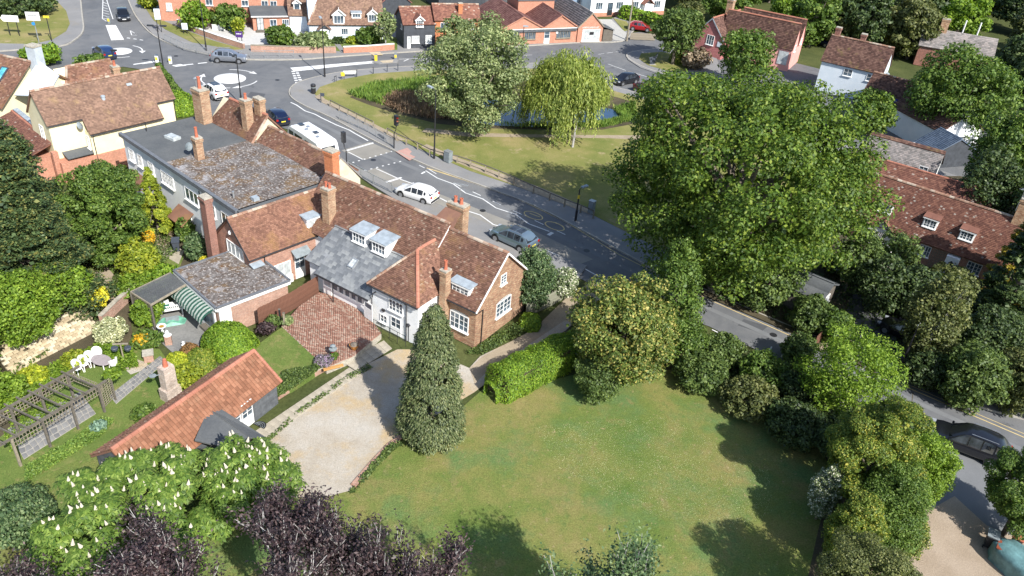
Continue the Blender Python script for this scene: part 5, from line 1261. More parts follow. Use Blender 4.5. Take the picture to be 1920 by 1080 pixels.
T1b = thing('brick_terrace_end', 'orange brick house with white windows directly behind the flat roofed annexe', 'house', (*at(470, 22), 0), R(18))
mb = MB(); mb.box((4.2, 3, 2.6), (8.4, 5, 5.2)); mb.build('wall', 'brick_shop', T1b); mb = MB(); mb.slab([(-.2, .3, 5.15), (8.6, .3, 5.15), (8.6, 3, 6.6), (-.2, 3, 6.6)], .15); mb.build('roof', 'tile_dark', T1b)
for x in (1.2, 3.2, 5.6): window(T1b, (x, .48, 3.0), -90, 1.1, .9, 2, 1)

T7 = thing('white_semi', 'white rendered semi-detached houses with red brick plinth beyond the concrete drive', 'house', (9.4, 147.6), R(26))
mb = MB(); mb.box((7.8, 3.5, 2.9), (15.6, 7, 4.4)); mb.build('wall', 'render_white', T7); mb = MB(); mb.box((7.8, 3.5, .35), (15.7, 7.1, .7)); mb.build('plinth', 'brick_shop', T7)
gable_roof(T7, 15.6, 7, 5.1, 7.6, 'tile_dark', g=.4, tw=.5)
for x in (1.7, 5.9, 9.2, 13.9): window(T7, (x, -.01, 1.9), -90, 1.4, 1.3, 3, 1)
window(T7, (4.0, -.05, 1.3), -90, 1.0, 2.2, 1, 1, 'black', door=True, name='door')
mb = MB(); mb.box((11.5, -.5, 1.1), (1.6, 1.0, 2.2)); q = mb.build('porch', 'render_white', T7); mb = MB(); mb.slab([(10.4, -1.2, 2.1), (10.4, .1, 2.1), (11.5, .1, 3.2), (11.5, -1.2, 3.2)][::-1], -.1); mb.slab([(12.6, .1, 2.1), (12.6, -1.2, 2.1), (11.5, -1.2, 3.2), (11.5, .1, 3.2)][::-1], -.1); mb.build('porch_roof', 'tile_red', q)
T7b = thing('blue_gable_house', 'blue-grey rendered side wall of a house above the workshop roof', 'house', (*at(1062, 28), 0), R(26))
mb = MB(); mb.box((1.6, 6, 2.8), (3.2, 8, 5.6)); mb.build('wall', plain('slate_blue_render', (0.20, 0.28, 0.38), .9), T7b)

# ---- pink house
p0 = at(1310, 98, 0)
T8 = thing('pink_house', 'pink rendered house with several brown roofs edged in orange ridge tiles', 'house', (*at(1303, 62, 3.0), 0), R(-38))
# front gable block: x along its facade, ridge runs back
cross_gable(T8, 0, 5.2, 0, 9.2, 3.0, 5.9, 'pinkbrick', 'tile_dark', g=.24, tw=.3, bm='lead')
ridge(T8, (2.6, -.1, 5.98), (2.6, 9.2, 5.98), 'ridge_orange', .13)
window(T8, (2.9, -.02, 2.6), -90, 1.3, 1.5, 3, 2, 'white'); mb = MB(); mb.box((4.6, -.05, 2.3), (.75, .06, .75)); mb.build('wall_plaque', 'render_blue', T8)
chimney(T8, 2.9, 4.6, 5.0, 8.2, 1.0, .8, 'brick_mix', 1, 'mortar', .6)
T8b = thing('pink_gabled_wing', 'twin-gabled pink wing with parallel brown roofs on the right of the pink house', 'house', (*at(1478, 122, 1.0), 0), R(20))
# gables face right-down; ridges run back to the upper left
def gable_x(parent, L, y0, y1, h, apex, wm, rm, rg=None, **k):
    gwall(parent, -L, 0, y0, y1, h, apex, wm); ymid = (y0 + y1) / 2; s = (apex - h) / ((y1 - y0) / 2); e = h - s * .2 + .04
    roof_face(parent, [(-L, y0 - .2, e), (.12, y0 - .2, e), (.12, ymid, apex + .05), (-L, ymid, apex + .05)], rm, **k)
    roof_face(parent, [(.12, y1 + .2, e), (-L, y1 + .2, e), (-L, ymid, apex + .05), (.12, ymid, apex + .05)], rm, **k)
    ridge(parent, (-L, ymid, apex + .07), (.1, ymid, apex + .07), rg or rm, .12)
T8b.rotation_euler[2] = R(-28)
gable_x(T8b, 11.5, 0, 3.4, 3.6, 6.9, 'pink', 'tile_dark', 'ridge_orange', g=.24, tw=.3); gable_x(T8b, 10.0, 3.45, 6.9, 3.6, 6.9, 'pink', 'tile_dark', 'ridge_orange', g=.24, tw=.3)
window(T8b, (.02, 1.7, 3.2), 0, .8, 1.0, 2, 2); window(T8b, (.02, 5.2, 3.6), 0, .7, .9, 2, 2)
mb = MB(); mb.box((-1.1, -.06, 1.9), (1.5, .1, 2.0)); mb.build('conservatory', 'curtain', T8b)

T9 = thing('white_gable_house', 'white house with broad brown roof and two small brick chimneys', 'house', (*at(1655, 137, 4.5), 0), R(150))
gable_x0 = T9
gwall(T9, 0, 8.4, -5.4, 0, 4.5, 7.4, 'render_blue'); roof_face(T9, [(8.6, .25, 4.3), (-.15, .25, 4.3), (-.15, -2.7, 7.45), (8.6, -2.7, 7.45)], 'tile_dark', .24, .3)
roof_face(T9, [(-.15, -5.65, 4.3), (8.6, -5.65, 4.3), (8.6, -2.7, 7.45), (-.15, -2.7, 7.45)], 'tile_dark', .24, .3); ridge(T9, (-.15, -2.7, 7.5), (8.6, -2.7, 7.5), 'ridge_brown')
window(T9, (1.3, .02, 3.5), 90, 1.2, 1.0, 2, 2); window(T9, (4.5, .02, 3.5), 90, 1.2, 1.0, 2, 2)
chimney(T9, 7.9, -2.9, 6.5, 8.6, .7, .6, 'brick_dark', 0); chimney(T9, 4.3, -3.0, 6.5, 8.4, .7, .6, 'brick_dark', 0); dish(T9, (-.3, -3.2, 3.6), 200, .35)
T10 = thing('corner_shop', 'low pale blue shop with white bay windows and dark roof in tree shade', 'shop', (*at(1752, 214, 2.6), 0), R(143))
gwall(T10, 0, 9.5, -5, 0, 2.75, 5.1, 'render_blue'); roof_face(T10, [(9.6, .3, 2.6), (-.2, .3, 2.6), (-.2, -2.5, 5.15), (9.6, -2.5, 5.15)], 'tile_dark', .22, .28)
roof_face(T10, [(-.2, -5.3, 2.6), (9.6, -5.3, 2.6), (9.6, -2.5, 5.15), (-.2, -2.5, 5.15)], 'tile_dark', .22, .28); ridge(T10, (-.2, -2.5, 5.2), (9.6, -2.5, 5.2), 'ridge_brown')
for x in (1.9, 4.9): window(T10, (x, .1, 1.5), 90, 1.8, 1.3, 4, 3)
mb = MB(); mb.box((4.6, .45, 3.0), (2.0, .06, .55)); q = mb.build('shop_sign', plain('deep_blue_sign', (0.015, 0.02, 0.22), .5), T10); marks(T10, 4.0, 5.2, .5, 3.0, .16, 'white', 8)
# white gabled house in front of it with big chimney breast
T11 = thing('white_chimney_house', 'white gabled house end with broad white chimney breast topped by brick', 'house', (*at(1748, 292, 0.0), 0), R(20))
def g3(u, v, z): p = at(u, v, z); return Vector((p[0], p[1], z))
o_ = Vector((*at(1748, 292, 0.0), 0)); mi = Matrix.Rotation(-R(20), 3, 'Z')
def lp(u, v, z): return mi @ (g3(u, v, z) - o_)
mb = MB(); A, B, Cc, D = (0, 0), (6.2, 0), (6.2, 8), (0, 8)
mb.add([(0, 0, 0), (6.2, 0, 0), (6.2, 0, 3.2), (3.3, 0, 5.4), (0, 0, 3.2), (0, 9, 0), (6.2, 9, 0), (6.2, 9, 3.2), (3.3, 9, 5.4), (0, 9, 3.2)], [(0, 1, 2, 3, 4), (9, 8, 7, 6, 5), (1, 6, 7, 2), (0, 4, 9, 5), (2, 7, 8, 3), (4, 3, 8, 9)])
mb.build('wall', 'render_white', T11)
mb = MB(); mb.prism([(2.4, -.35), (4.3, -.35), (4.3, .6), (2.4, .6)], 2.5, 6.4); mb.build('chimney', 'render_white', T11); mb = MB(); mb.prism([(2.3, -.45), (4.4, -.45), (4.4, .7), (2.3, .7)], 6.4, 6.75); mb.build('chimney_cap', 'brick_mix', T11)
roof_face(T11, [(-.3, 9, 3.1), (-.3, -.15, 3.1), (3.3, -.15, 5.5), (3.3, 9, 5.5)], 'tile_dark', .25, .3); roof_face(T11, [(6.5, -.15, 3.1), (6.5, 9, 3.1), (3.3, 9, 5.5), (3.3, -.15, 5.5)], 'tile_dark', .25, .3)
T11b = thing('blue_slate_range', 'low range with blue slate roof in shade beside the white gable', 'building', (*at(1735, 316, 0), 0), R(20))
mb = MB(); mb.box((3.6, 1.6, 1.0), (7, 3.2, 2.0)); mb.build('wall', 'render_white', T11b)
cross_gable(T11b, .2, 7.0, -.1, 3.4, 1.9, 3.6, 'board_black', 'slate_blue', g=.25, tw=.3)
# grey pebble-tiled roof house
T12 = thing('grey_roof_house', 'white-ended house with brown and grey tiled roof behind the old cottages', 'house', (*at(1752, 328, 3.4), 0), R(148))
gwall(T12, 0, 7.5, -4.4, .3, 3.4, 5.4, 'render_white'); roof_face(T12, [(7.6, .45, 3.4), (-.1, .45, 3.4), (-.1, -2.0, 5.45), (7.6, -2.0, 5.45)], 'tile_grey', .2, .26)
roof_face(T12, [(-.1, -4.7, 3.2), (7.6, -4.7, 3.2), (7.6, -2.0, 5.45), (-.1, -2.0, 5.45)], 'tile_dark', .2, .26); roof_face(T12, [(7.6, -1.6, 5.25), (-.1, -1.6, 5.25), (-.1, -2.0, 5.5), (7.6, -2.0, 5.5)], 'tile_dark', .2, .26)
window(T12, (1.2, .33, 3.75), 90, .9, .7, 2, 2, sill=False)
# the row of old cottages on the right
T13 = thing('old_cottages', 'row of old cottages with lichen-spotted red tiled roof and white dormer windows', 'house', (*at(1842, 484, 2.6), 0), R(144))
LC = 11.5
gwall(T13, -2.5, LC, -5.6, .2, 2.75, 6.0, 'brick_red'); k = (6.0 - 2.75) / 2.9
roof_face(T13, [(LC + .1, .6, 2.55 - .2), (-2.6, .6, 2.35), (-2.6, -2.7, 6.06), (LC + .1, -2.7, 6.06)], 'tile_red', .15, .19); roof_face(T13, [(-2.6, -6.0, 2.35), (LC + .1, -6.0, 2.35), (LC + .1, -2.7, 6.06), (-2.6, -2.7, 6.06)], 'tile_red', .2, .26)
ridge(T13, (-2.6, -2.7, 6.08), (LC + .1, -2.7, 6.08), 'ridge_brown', .13)
for x in (1.9, 5.1, 9.2): dormer(T13, (x, -.35, 3.45), 90, 1.25, 1.0, 1.5, 'tile_red', 4, 3, kind='flat')
window(T13, (4.6, .22, 1.5), 90, 1.0, 1.1, 4, 2); window(T13, (.3, .22, 1.5), 90, 1.2, 1.1, 4, 3)
mb = MB(); mb.box((2.1, .5, 1.05), (1.1, .7, 2.1)); dd = mb.build('porch', 'render_white', T13); mb = MB(); mb.box((2.1, .87, 1.5), (.34, .04, .34), tilt=Matrix.Rotation(R(45), 3, 'Y')); mb.build('diamond_window', 'black', T13)
lattice(T13, (3.9, .3), (2.9, .3), .2, 2.0, .25, 'wood_pale', .05, diag=False)
chimney(T13, -1.2, -2.6, 5.2, 8.0, .9, .7, 'brick_mix', 1, poth=.75, potr=.2); aerial(T13, (-.6, -4.5, 6.0), 2.2, 60)
T13b = thing('cottage_porch', 'small white gabled cottage porch with dark lattice window under oak leaves', 'house', (*at(1612, 458, 0), 0), R(-38))
cross_gable(T13b, 0, 2.9, 0, 4.5, 1.9, 3.1, 'render_white', 'tile_moss', g=.16, tw=.2, bm='black')
mb = MB(); mb.box((1.4, -.04, 1.5), (1.1, .08, .9)); q = mb.build('window', 'black', T13b); lattice(T13b, (.85, -.1), (1.95, -.1), 1.05, 1.95, .22, 'white', .02)
T14 = thing('rear_cottage_range', 'parallel rear roof with orange ridge behind the old cottages', 'house', (*at(1838, 400, 3.0), 0), R(146))
gwall(T14, -.5, 12, -4.2, 0, 3.0, 4.6, 'brick_dark'); roof_face(T14, [(12, .2, 3.0), (-.6, .2, 3.0), (-.6, -2.1, 4.65), (12, -2.1, 4.65)], 'tile_red', .2, .26); roof_face(T14, [(-.6, -4.4, 3.0), (12, -4.4, 3.0), (12, -2.1, 4.65), (-.6, -2.1, 4.65)], 'tile_red', .2, .26); ridge(T14, (-.6, -2.1, 4.68), (12, -2.1, 4.68), 'ridge_orange', .1)
T15 = thing('far_house', 'brown roofed house with brick chimney and white poles among the trees at top right', 'house', (*at(1862, 106, 3.4), 0), R(160))
gwall(T15, 0, 11, -5, 0, 3.4, 5.6, 'brick_dark'); roof_face(T15, [(11.2, .3, 3.2), (-.2, .3, 3.2), (-.2, -2.5, 5.65), (11.2, -2.5, 5.65)], 'tile_grey', .3, .4)
chimney(T15, 8.2, -2.4, 5.0, 7.4, 1.2, .8, 'brick_mix', 0)
for x in (3.0, 5.2):
    mb = MB(); mb.tube([(x, -3, 5.0), (x, -3, 7.6)], .12, 6); mb.build('pole', 'white', T15)
T16 = thing('garden_garage', 'dark felt-roofed timber garage with small white window among ivy', 'garage', (*at(1540, 562, 2.1), 0), R(143))
gwall(T16, 0, 9, -3.4, 0, 2.1, 2.9, 'wood'); roof_face(T16, [(9.2, .25, 2.05), (-.2, .25, 2.05), (-.2, -1.7, 2.95), (9.2, -1.7, 2.95)], 'felt', 1.0, 3.0, lift=.02); roof_face(T16, [(-.2, -3.65, 2.05), (9.2, -3.65, 2.05), (9.2, -1.7, 2.95), (-.2, -1.7, 2.95)], 'felt', 1.0, 3.0, lift=.02)
window(T16, (-.02, -1.7, 1.4), 180, .9, .7, 3, 2)
T17 = thing('slatted_shed', 'dark slatted lean-to roof in the shaded driveway', 'shed', (*at(1660, 575, 0), 0), R(148))
for i in range(15):
    mb = MB(); mb.box((0, 0, 0), (3.8, .12, .05)); mb.build('slat', 'wood', T17, (1.2, -.2 - i * .22, 2.0))
for x, y in ((-.6, -.2), (3.0, -.2), (-.6, -3.2), (3.0, -3.2)): post(T17, (x, y), 1.97, .12)
for u, v in ((1790, 200), (1841, 200)):
    p = thing('roof_pole', 'x', 'pole') if False else None
# ================================================================== vehicles
def car(label, front, rear, paint, kind='hatch', cat='car', L=None, group=None, roof=None, metal=.4, z=0.0, Wd=None, glassroof=False, name='parked_car', rails=False):
    f, r = Vector(at(*front)), Vector(at(*rear)); c = (f + r) / 2; d = f - r; ang = math.atan2(d.y, d.x)
    spec = dict(hatch=(4.1, 1.76, 1.47), suv=(4.6, 1.86, 1.66), estate=(4.5, 1.80, 1.46), bigsuv=(5.0, 1.98, 1.78))[kind]
    L = L or spec[0]; W = (Wd or spec[1]) / 2; Hh = spec[2]; up = .10 if 'suv' in kind else 0.0
    o = thing(name, label, cat, (c.x, c.y, z), ang, group)
    zb = .86 + up * 1.3; hood = .74 + up * 1.6; nose = .62 + up * 1.3
    k = L / 4.2; tail = {'hatch': 1, 'suv': 1, 'estate': 1, 'bigsuv': 1}[kind]
    #      x, body-top, roof, half width at belt, half width at roof
    S = [(-2.10, .60 + up, .60 + up, .80, .70), (-2.06, .92 + up, .94 + up, .90, .78), (-1.93, zb + .06, zb + .12, .95, .80), (-1.55, zb + .05, Hh - .13, .985, .69),
         (-1.2, zb + .03, Hh - .02, 1.0, .71), (-.55, zb + .01, Hh + .0, 1.0, .73), (.12, zb, Hh - .03, 1.0, .72), (.42, zb - .01, Hh - .12, 1.0, .70), (1.08, zb - .03, zb + .02, .99, .74),
         (1.5, hood + .05, hood + .06, .97, .74), (1.85, hood - .04, hood - .03, .92, .70), (2.04, nose, nose + .01, .84, .64), (2.10, .45, .46, .76, .60)]
    rings = []
    for (x, b, rf, wb, wr) in S:
        x *= k; w_ = wb * W; q = wr * W; z0 = .22 + up * .8; cab = rf - b > .08
        half = [(w_ * .90, z0), (w_, z0 + .14), (w_, max(z0 + .16, b - .14)), (w_ * .965, b), (q + (.03 if cab else .1 * W), rf - (.05 if cab else .0)), (q * .72, rf + .01)]
        ring = [(x, -y, zz) for y, zz in half] + [(x, 0, rf + .02)] + [(x, y, zz) for y, zz in reversed(half)]
        rings.append(ring)
    mb = MB(); n = 13
    vs = [p for r_ in rings for p in r_]; fs = []
    for i in range(len(rings) - 1):
        for j in range(n - 1): fs.append((i * n + j, (i + 1) * n + j, (i + 1) * n + j + 1, i * n + j + 1))
        fs.append((i * n, i * n + n - 1, (i + 1) * n + n - 1, (i + 1) * n))
    fs.append(tuple(range(n))); fs.append(tuple(reversed(range((len(rings) - 1) * n, len(rings) * n))))
    mb.add(vs, fs); body = mb.build('body', paint, o, smooth=True)
    try:
        md = body.modifiers.new('edges', 'EDGE_SPLIT'); md.split_angle = R(38)
    except Exception: pass
    def V(i, j): return Vector(rings[i][j])
    def patch(name, quad, off=.012, inset=.06, mat='carglass', parent=o):
        a, b, c_, d_ = quad; m = (a + b + c_ + d_) / 4; nn = (b - a).cross(d_ - a).normalized()
        if nn.dot(m - Vector((0, 0, .6))) < 0: nn = -nn
        Q = [p + (m - p).normalized() * inset + nn * off for p in quad]; g = MB(); g.slab(Q, .008); g.add([tuple(q) for q in Q], [(0, 1, 2, 3), (3, 2, 1, 0)])
        return g.build(name, mat, parent)
    patch('windscreen', [V(8, 4), V(8, 8), V(7, 8), V(7, 4)], inset=.05); patch('rear_window', [V(2, 4), V(2, 8), V(3, 8), V(3, 4)], inset=.07)
    for s_ in (0, 1):
        a3, a4 = (3, 4) if s_ == 0 else (9, 8)
        for i, i2, ins in ((3, 4, .13), (4, 5, .06), (5, 6, .06)): patch('side_window', [V(i, a3), V(i2, a3), V(i2, a4), V(i, a4)], inset=ins)
        tri = [V(6, a3), V(8, a3), V(7, a4), V(6, a4)]; patch('side_window', tri, inset=.07)
        y = (-1 if s_ == 0 else 1); m_ = MB(); m_.box((1.0 * k, y * (W + .07), zb + .03), (.14, .16, .12)); m_.build('mirror', paint, o)
        h_ = MB(); h_.box((1.93 * k, y * W * .72, nose + .03 + up * .3), (.28, W * .34, .13), rz=-y * .35); h_.build('headlight', 'lamp_white', o)
        t_ = MB(); t_.box((-2.04 * k, y * W * .76, .86 + up), (.12, W * .26, .20)); t_.build('tail_light', 'lamp_red', o)
        for xs in (-1.28, 1.28):
            rr = .32 + up * .35; wm = MB(); wm.tube([(0, -.10, 0), (0, .10, 0)], rr, 18); wh = wm.build('wheel', 'tyre', o, (xs * k, y * (W - .09), rr))
            rm = MB(); rm.tube([(0, y * .07, 0), (0, y * .112, 0)], rr * .66, 14); rm.build('rim', 'rim', wh)
            am = MB(); am.tube([(0, y * .0, 0), (0, y * .085, 0)], rr + .07, 18); am.build('wheel_arch', 'black', o, (xs * k, y * (W - .085), rr + .03))
    pm = MB(); pm.box((-2.10 * k, 0, .66 + up), (.03, .5, .12)); pm.build('number_plate', 'plate_y', o, label='yellow rear number plate')
    pm = MB(); pm.box((2.105 * k, 0, .42 + up), (.03, .5, .11)); pm.build('number_plate', 'white', o, label='white front number plate')
    bm = MB(); bm.box((-2.07 * k, 0, .40 + up * .6), (.12, W * 1.7, .22)); bm.box((2.03 * k, 0, .33 + up * .6), (.12, W * 1.5, .16)); bm.build('bumper_trim', 'black', o, kind='stuff')
    if glassroof:
        for x0, x1 in ((-1.05, -.45), (-.38, .22)): g = MB(); g.box(((x0 + x1) / 2 * k, 0, Hh + .025), ((x1 - x0) * k, W * .98, .02)); g.build('roof_glass', 'carglass', o)
    if rails:
        for y in (-1, 1): g = MB(); g.tube([(-1.25 * k, y * W * .68, Hh + .05), (.1 * k, y * W * .68, Hh + .04)], .025, 6); g.build('roof_rail', 'rim', o)
    return o
P_ = {n: carpaint('paint_' + n, c, m) for n, c, m in (('black', (.012, .013, .018), .3), ('navy', (.012, .022, .065), .5), ('blue', (.03, .065, .17), .5), ('silver', (.34, .36, .40), .7),
      ('white', (.78, .78, .78), 0.0), ('iceblue', (.26, .35, .42), .7), ('red', (.32, .012, .015), .3), ('maroon', (.12, .015, .015), .4))}
car('black hatchback driving towards the camera past the painted splitter island', (235, 45), (229, 25), P_['black'], 'hatch', name='car')
car('dark car at the top edge of the upper left road', (172, -18), (172, 3), P_['navy'], 'hatch', name='car')
car('blue estate car entering the far mini roundabout', (186, 97), (208, 113), P_['blue'], 'estate', name='car')
car('silver grey crossover crossing towards the right past the guard rail', (463, 117), (398, 114), P_['silver'], 'suv', name='car', rails=True)
car('white hatchback with dark glass roof between tall brick chimney and roundabout', (389, 171), (417, 189), P_['white'], 'suv', L=4.2, metal=0, name='car', glassroof=True)
car('dark navy car towing the white caravan', (505, 213), (533, 239), P_['navy'], 'estate', name='car')
car('white five-door hatchback waiting beyond the main house roof', (744, 359), (819, 383), P_['white'], 'hatch', L=4.3, metal=0, name='car')
car('pale blue silver crossover with two-part glass roof near the brick gable', (925, 440), (1000, 474), P_['iceblue'], 'suv', name='car', glassroof=True, rails=True)
car('black hatchback parked by the willow beside the back road', (1150, 160), (1193, 152), P_['black'], 'hatch', name='parked_car')
car('dark car with red roof parked above the leafy bank at top', (1217, 60), (1181, 56), P_['red'], 'hatch', name='parked_car', z=.15)
car('large black four-wheel-drive on the road at the right edge', (1722, 808), (1900, 878), P_['black'], 'bigsuv', name='car', rails=True)
car('dark car in deep shade on the driveway at right', (1672, 625), (1712, 645), P_['black'], 'hatch', name='parked_car', z=.15)
car('maroon car half hidden by oak leaves on the back road', (1222, 183), (1200, 172), P_['maroon'], 'hatch', name='parked_car')
car('dark blue car between the pink house and the dark trees', (1552, 88), (1528, 80), P_['navy'], 'hatch', name='parked_car')
# caravan
cf, cr_ = Vector(at(548, 250)), Vector(at(648, 300)); d = cf - cr_; ctr = Vector(at3(585, 246, 2.55)[:2]); ang = math.atan2(Vector(at(560, 240)).y - Vector(at(650, 300)).y, Vector(at(560, 240)).x - Vector(at(650, 300)).x)
CV = thing('caravan', 'white touring caravan behind the tiled terrace', 'caravan', (ctr.x, ctr.y), ang)
CL, CW = 6.9, 2.3
prof = [(-CL / 2, .45), (-CL / 2 - .02, 1.3), (-CL / 2 + .25, 2.25), (-CL / 2 + .55, 2.52), (0, 2.58), (CL / 2 - .9, 2.52), (CL / 2 - .35, 2.2), (CL / 2, 1.2), (CL / 2 - .08, .45)]
mb = MB(); nP = len(prof); vs = []
for y, ins in ((-CW / 2, 0), (-CW / 2 + .0, 0), (CW / 2, 0)):
    pass
ys = [-CW / 2, -CW / 2 + .12, CW / 2 - .12, CW / 2]
for y in ys:
    e = .10 if abs(y) > CW / 2 - .05 else 0
    for (x, z_) in prof: vs.append((x * (1 - e * .25 / 3), y, z_ - (e if z_ > 2 else 0)))
fs = []
for a in range(3):
    for j in range(nP - 1): fs.append((a * nP + j, a * nP + j + 1, (a + 1) * nP + j + 1, (a + 1) * nP + j))
    fs.append((a * nP, (a + 1) * nP, (a + 1) * nP + nP - 1, a * nP + nP - 1))
fs.append(tuple(reversed(range(nP)))); fs.append(tuple(range(3 * nP, 4 * nP))); mb.add(vs, fs); mb.build('body', P_['white'], CV)
for y, sgn in ((CW / 2 + .01, 1), (-CW / 2 - .01, -1)):
    for x0, x1 in ((2.0, 2.9), (.1, 1.7), (-2.9, -.5)):
        mb = MB(); mb.box(((x0 + x1) / 2, y, 1.72), (x1 - x0, .03, .62)); mb.build('side_window', 'carglass', CV)
mb = MB(); mb.box((1.85, CW / 2 + .02, 1.3), (.06, .03, 1.5)); mb.build('door_trim', 'greycab', CV)
for x, y, a, b in ((2.1, .1, .7, .5), (.6, .3, .35, .35), (-.6, -.1, .6, .5), (-1.7, .3, .35, .3), (1.2, -.2, .35, .3)):
    mb = MB(); mb.box((x, y, 2.62), (a, b, .09)); mb.build('roof_vent', 'carglass' if a > .5 else 'rim', CV)
mb = MB(); mb.box((-CL / 2 + .10, 0, 1.75), (.05, 1.5, .6), tilt=Matrix.Rotation(R(12), 3, 'Y')); mb.build('rear_window', 'carglass', CV)
for y in (-1, 1):
    mb = MB(); mb.tube([(0, -.1, 0), (0, .1, 0)], .33, 16); mb.build('wheel', 'tyre', CV, (-.5, y * (CW / 2 - .08), .33))
    mb = MB(); mb.box((-CL / 2 - .02, y * .9, .7), (.06, .25, .35)); mb.build('tail_light', 'lamp_red', CV)
mb = MB(); mb.beam((CL / 2 - .1, -.5, .45), (CL / 2 + 1.1, 0, .45), .08, .1); mb.beam((CL / 2 - .1, .5, .45), (CL / 2 + 1.1, 0, .45), .08, .1); mb.build('tow_bar', 'black', CV)

def tarp_heap(name, label, cat, c, rx, ry, h, ang, mat, seed):
    o = thing(name, label, cat, c, ang); rr = random.Random(seed); mb = MB(); n, m = 32, 12; vs = []
    for i in range(m + 1):
        t = i / m
        for k in range(n):
            a = 2 * math.pi * k / n; ca, sa = math.cos(a), math.sin(a); e = 3.2
            q = (abs(ca) ** e + abs(sa) ** e) ** (-1 / e); fold = 1 + .05 * math.sin(a * 11 + t * 2) * (t ** 1.5)
            rad = (0.05 + .95 * min(1, t * 1.5) ** .6) * q * fold; zz = h * (1 - t ** 3.5) * (1 - .12 * abs(ca)) + .04 * math.sin(a * 9) * (1 - t) * t * 4
            vs.append((ca * rad * rx, sa * rad * ry, max(.02, zz)))
    fs = [(i * n + k, i * n + (k + 1) % n, (i + 1) * n + (k + 1) % n, (i + 1) * n + k) for i in range(m) for k in range(n)]
    fs = [tuple(reversed(f)) for f in fs]; fs.append(tuple(range(n))); mb.add(vs, fs); mb.build('cover', mat, o, smooth=True)
    mb = MB(); pts = [(math.cos(t * math.pi / 12) * rx * .98, math.sin(t * math.pi / 12) * ry * .98, .35) for t in range(25)]; mb.tube(pts, .02, 4, cap=False); mb.build('tie_cord', 'black', o)
    return o
tarp_heap('covered_car', 'car under a green-grey wrinkled tarpaulin beside the bins at bottom right', 'covered car', at(1935, 1075, .6), 2.3, 1.0, 1.35, R(-60), 'tarp', 3)
tarp_heap('covered_trailer', 'silver-grey tarpaulin over a low trailer under the hedge', 'covered trailer', at(1598, 1008, .5), 1.25, .85, 1.3, R(62), 'tarp_grey', 5)

# ================================================================== street furniture
def lamp(label, base, h, mat='black', arm=(0, 0), head='lead', z=0.12, name='street_lamp', twin=False, band=None, lower=None):
    p = at(*base, z); o = thing(name, label, 'street lamp', (*p, z))
    mb = MB(); mb.tube([(0, 0, 0), (0, 0, h * .25), (0, 0, h)], [.09, .085, .055], 8); mb.build('column', mat, o)
    mb = MB(); mb.tube([(0, 0, 0), (0, 0, 1.1)], .12, 8); mb.build('base', mat, o)
    dirs = [Vector((arm[0], arm[1], 0))] + ([Vector((-arm[0], -arm[1], 0))] if twin else [])
    for a in dirs:
        if a.length > .05: m = MB(); m.tube([(0, 0, h - .1), (a.x * .5, a.y * .5, h + .05), (a.x, a.y, h + .08)], .035, 6); m.build('arm', mat, o)
        m = MB(); d = a.normalized() if a.length > .05 else Vector((1, 0, 0)); m.box((a.x + d.x * .25, a.y + d.y * .25, h + .08), (.75, .3, .14), rz=math.atan2(d.y, d.x)); hd = m.build('lamp_head', head, o)
        m = MB(); m.box((a.x + d.x * .25, a.y + d.y * .25, h - .005), (.55, .22, .03), rz=math.atan2(d.y, d.x)); m.build('lens', 'curtain', hd)
    if band: m = MB(); m.tube([(0, 0, band), (0, 0, band + .35)], .11, 8); m.build('band', 'yellow', o)
    return o
lamp('tall black street lamp at the junction where the long white painted strip begins', (609, 144), 7.4, arm=(-.3, .6), head='lead')
lamp('tall black street lamp beside the path in front of the grey-green pond willow', (814, 297), 7.6, arm=(-.5, .5), head='lead', z=.15)
lamp('tall dark lamp with twin dark heads by the upper left roundabout', (309, 142), 6.2, arm=(.5, .1), head='black', twin=True)
lamp('black lamp column with small round sign on the verge by the low brick wall', (387, 95), 8.5, arm=(-.3, .5), head='lead')
lamp('black street lamp standing between roundabout and tall brick chimneys', (453, 196), 6.0, arm=(.0, -.4), head='black')
lamp('old-fashioned dark lantern post in front of the workshop gable', (977, 117), 5.2, arm=(0, 0), head='lead')
lamp('short dark lamp post with yellow band in the oak shade', (1079, 414), 3.4, arm=(.3, .3), head='lead', band=2.4, z=.12)
lamp('black street lamp with large white head rising by the right-hand roadside hedge', (1686, 694), 3.9, arm=(.25, .25), head='white', z=.12)
lamp('thin black post behind the blue estate car', (217, 133), 2.6, arm=(0, 0), head='black')
o = thing('telegraph_pole', 'wooden telegraph pole at the foot of the concrete drive', 'pole', (*at(1175, 77), 0)); mb = MB(); mb.tube([(0, 0, 0), (0, 0, 8.5)], [.16, .11], 8); mb.build('pole', 'wood_pale', o); mb = MB(); mb.box((0, 0, 8.1), (1.5, .1, .1), rz=.5); mb.build('crossarm', 'wood', o)
for lab, (u, v), h in (('thin leaning roof pole beside the brick-topped white chimney', (1800, 232), 5.5), ('pale wooden pole right of the brick-topped white chimney', (1832, 226), 5.5)):
    o = thing('wooden_pole', lab, 'pole', (*at(u, v), 0)); mb = MB(); mb.tube([(0, 0, 0), (0, 0, h)], [.12, .09], 7); mb.build('pole', 'wood_pale', o); mb = MB(); mb.tube([(0, 0, h), (0, 0, h + .1)], .1, 7); mb.build('cap', 'galv', o)

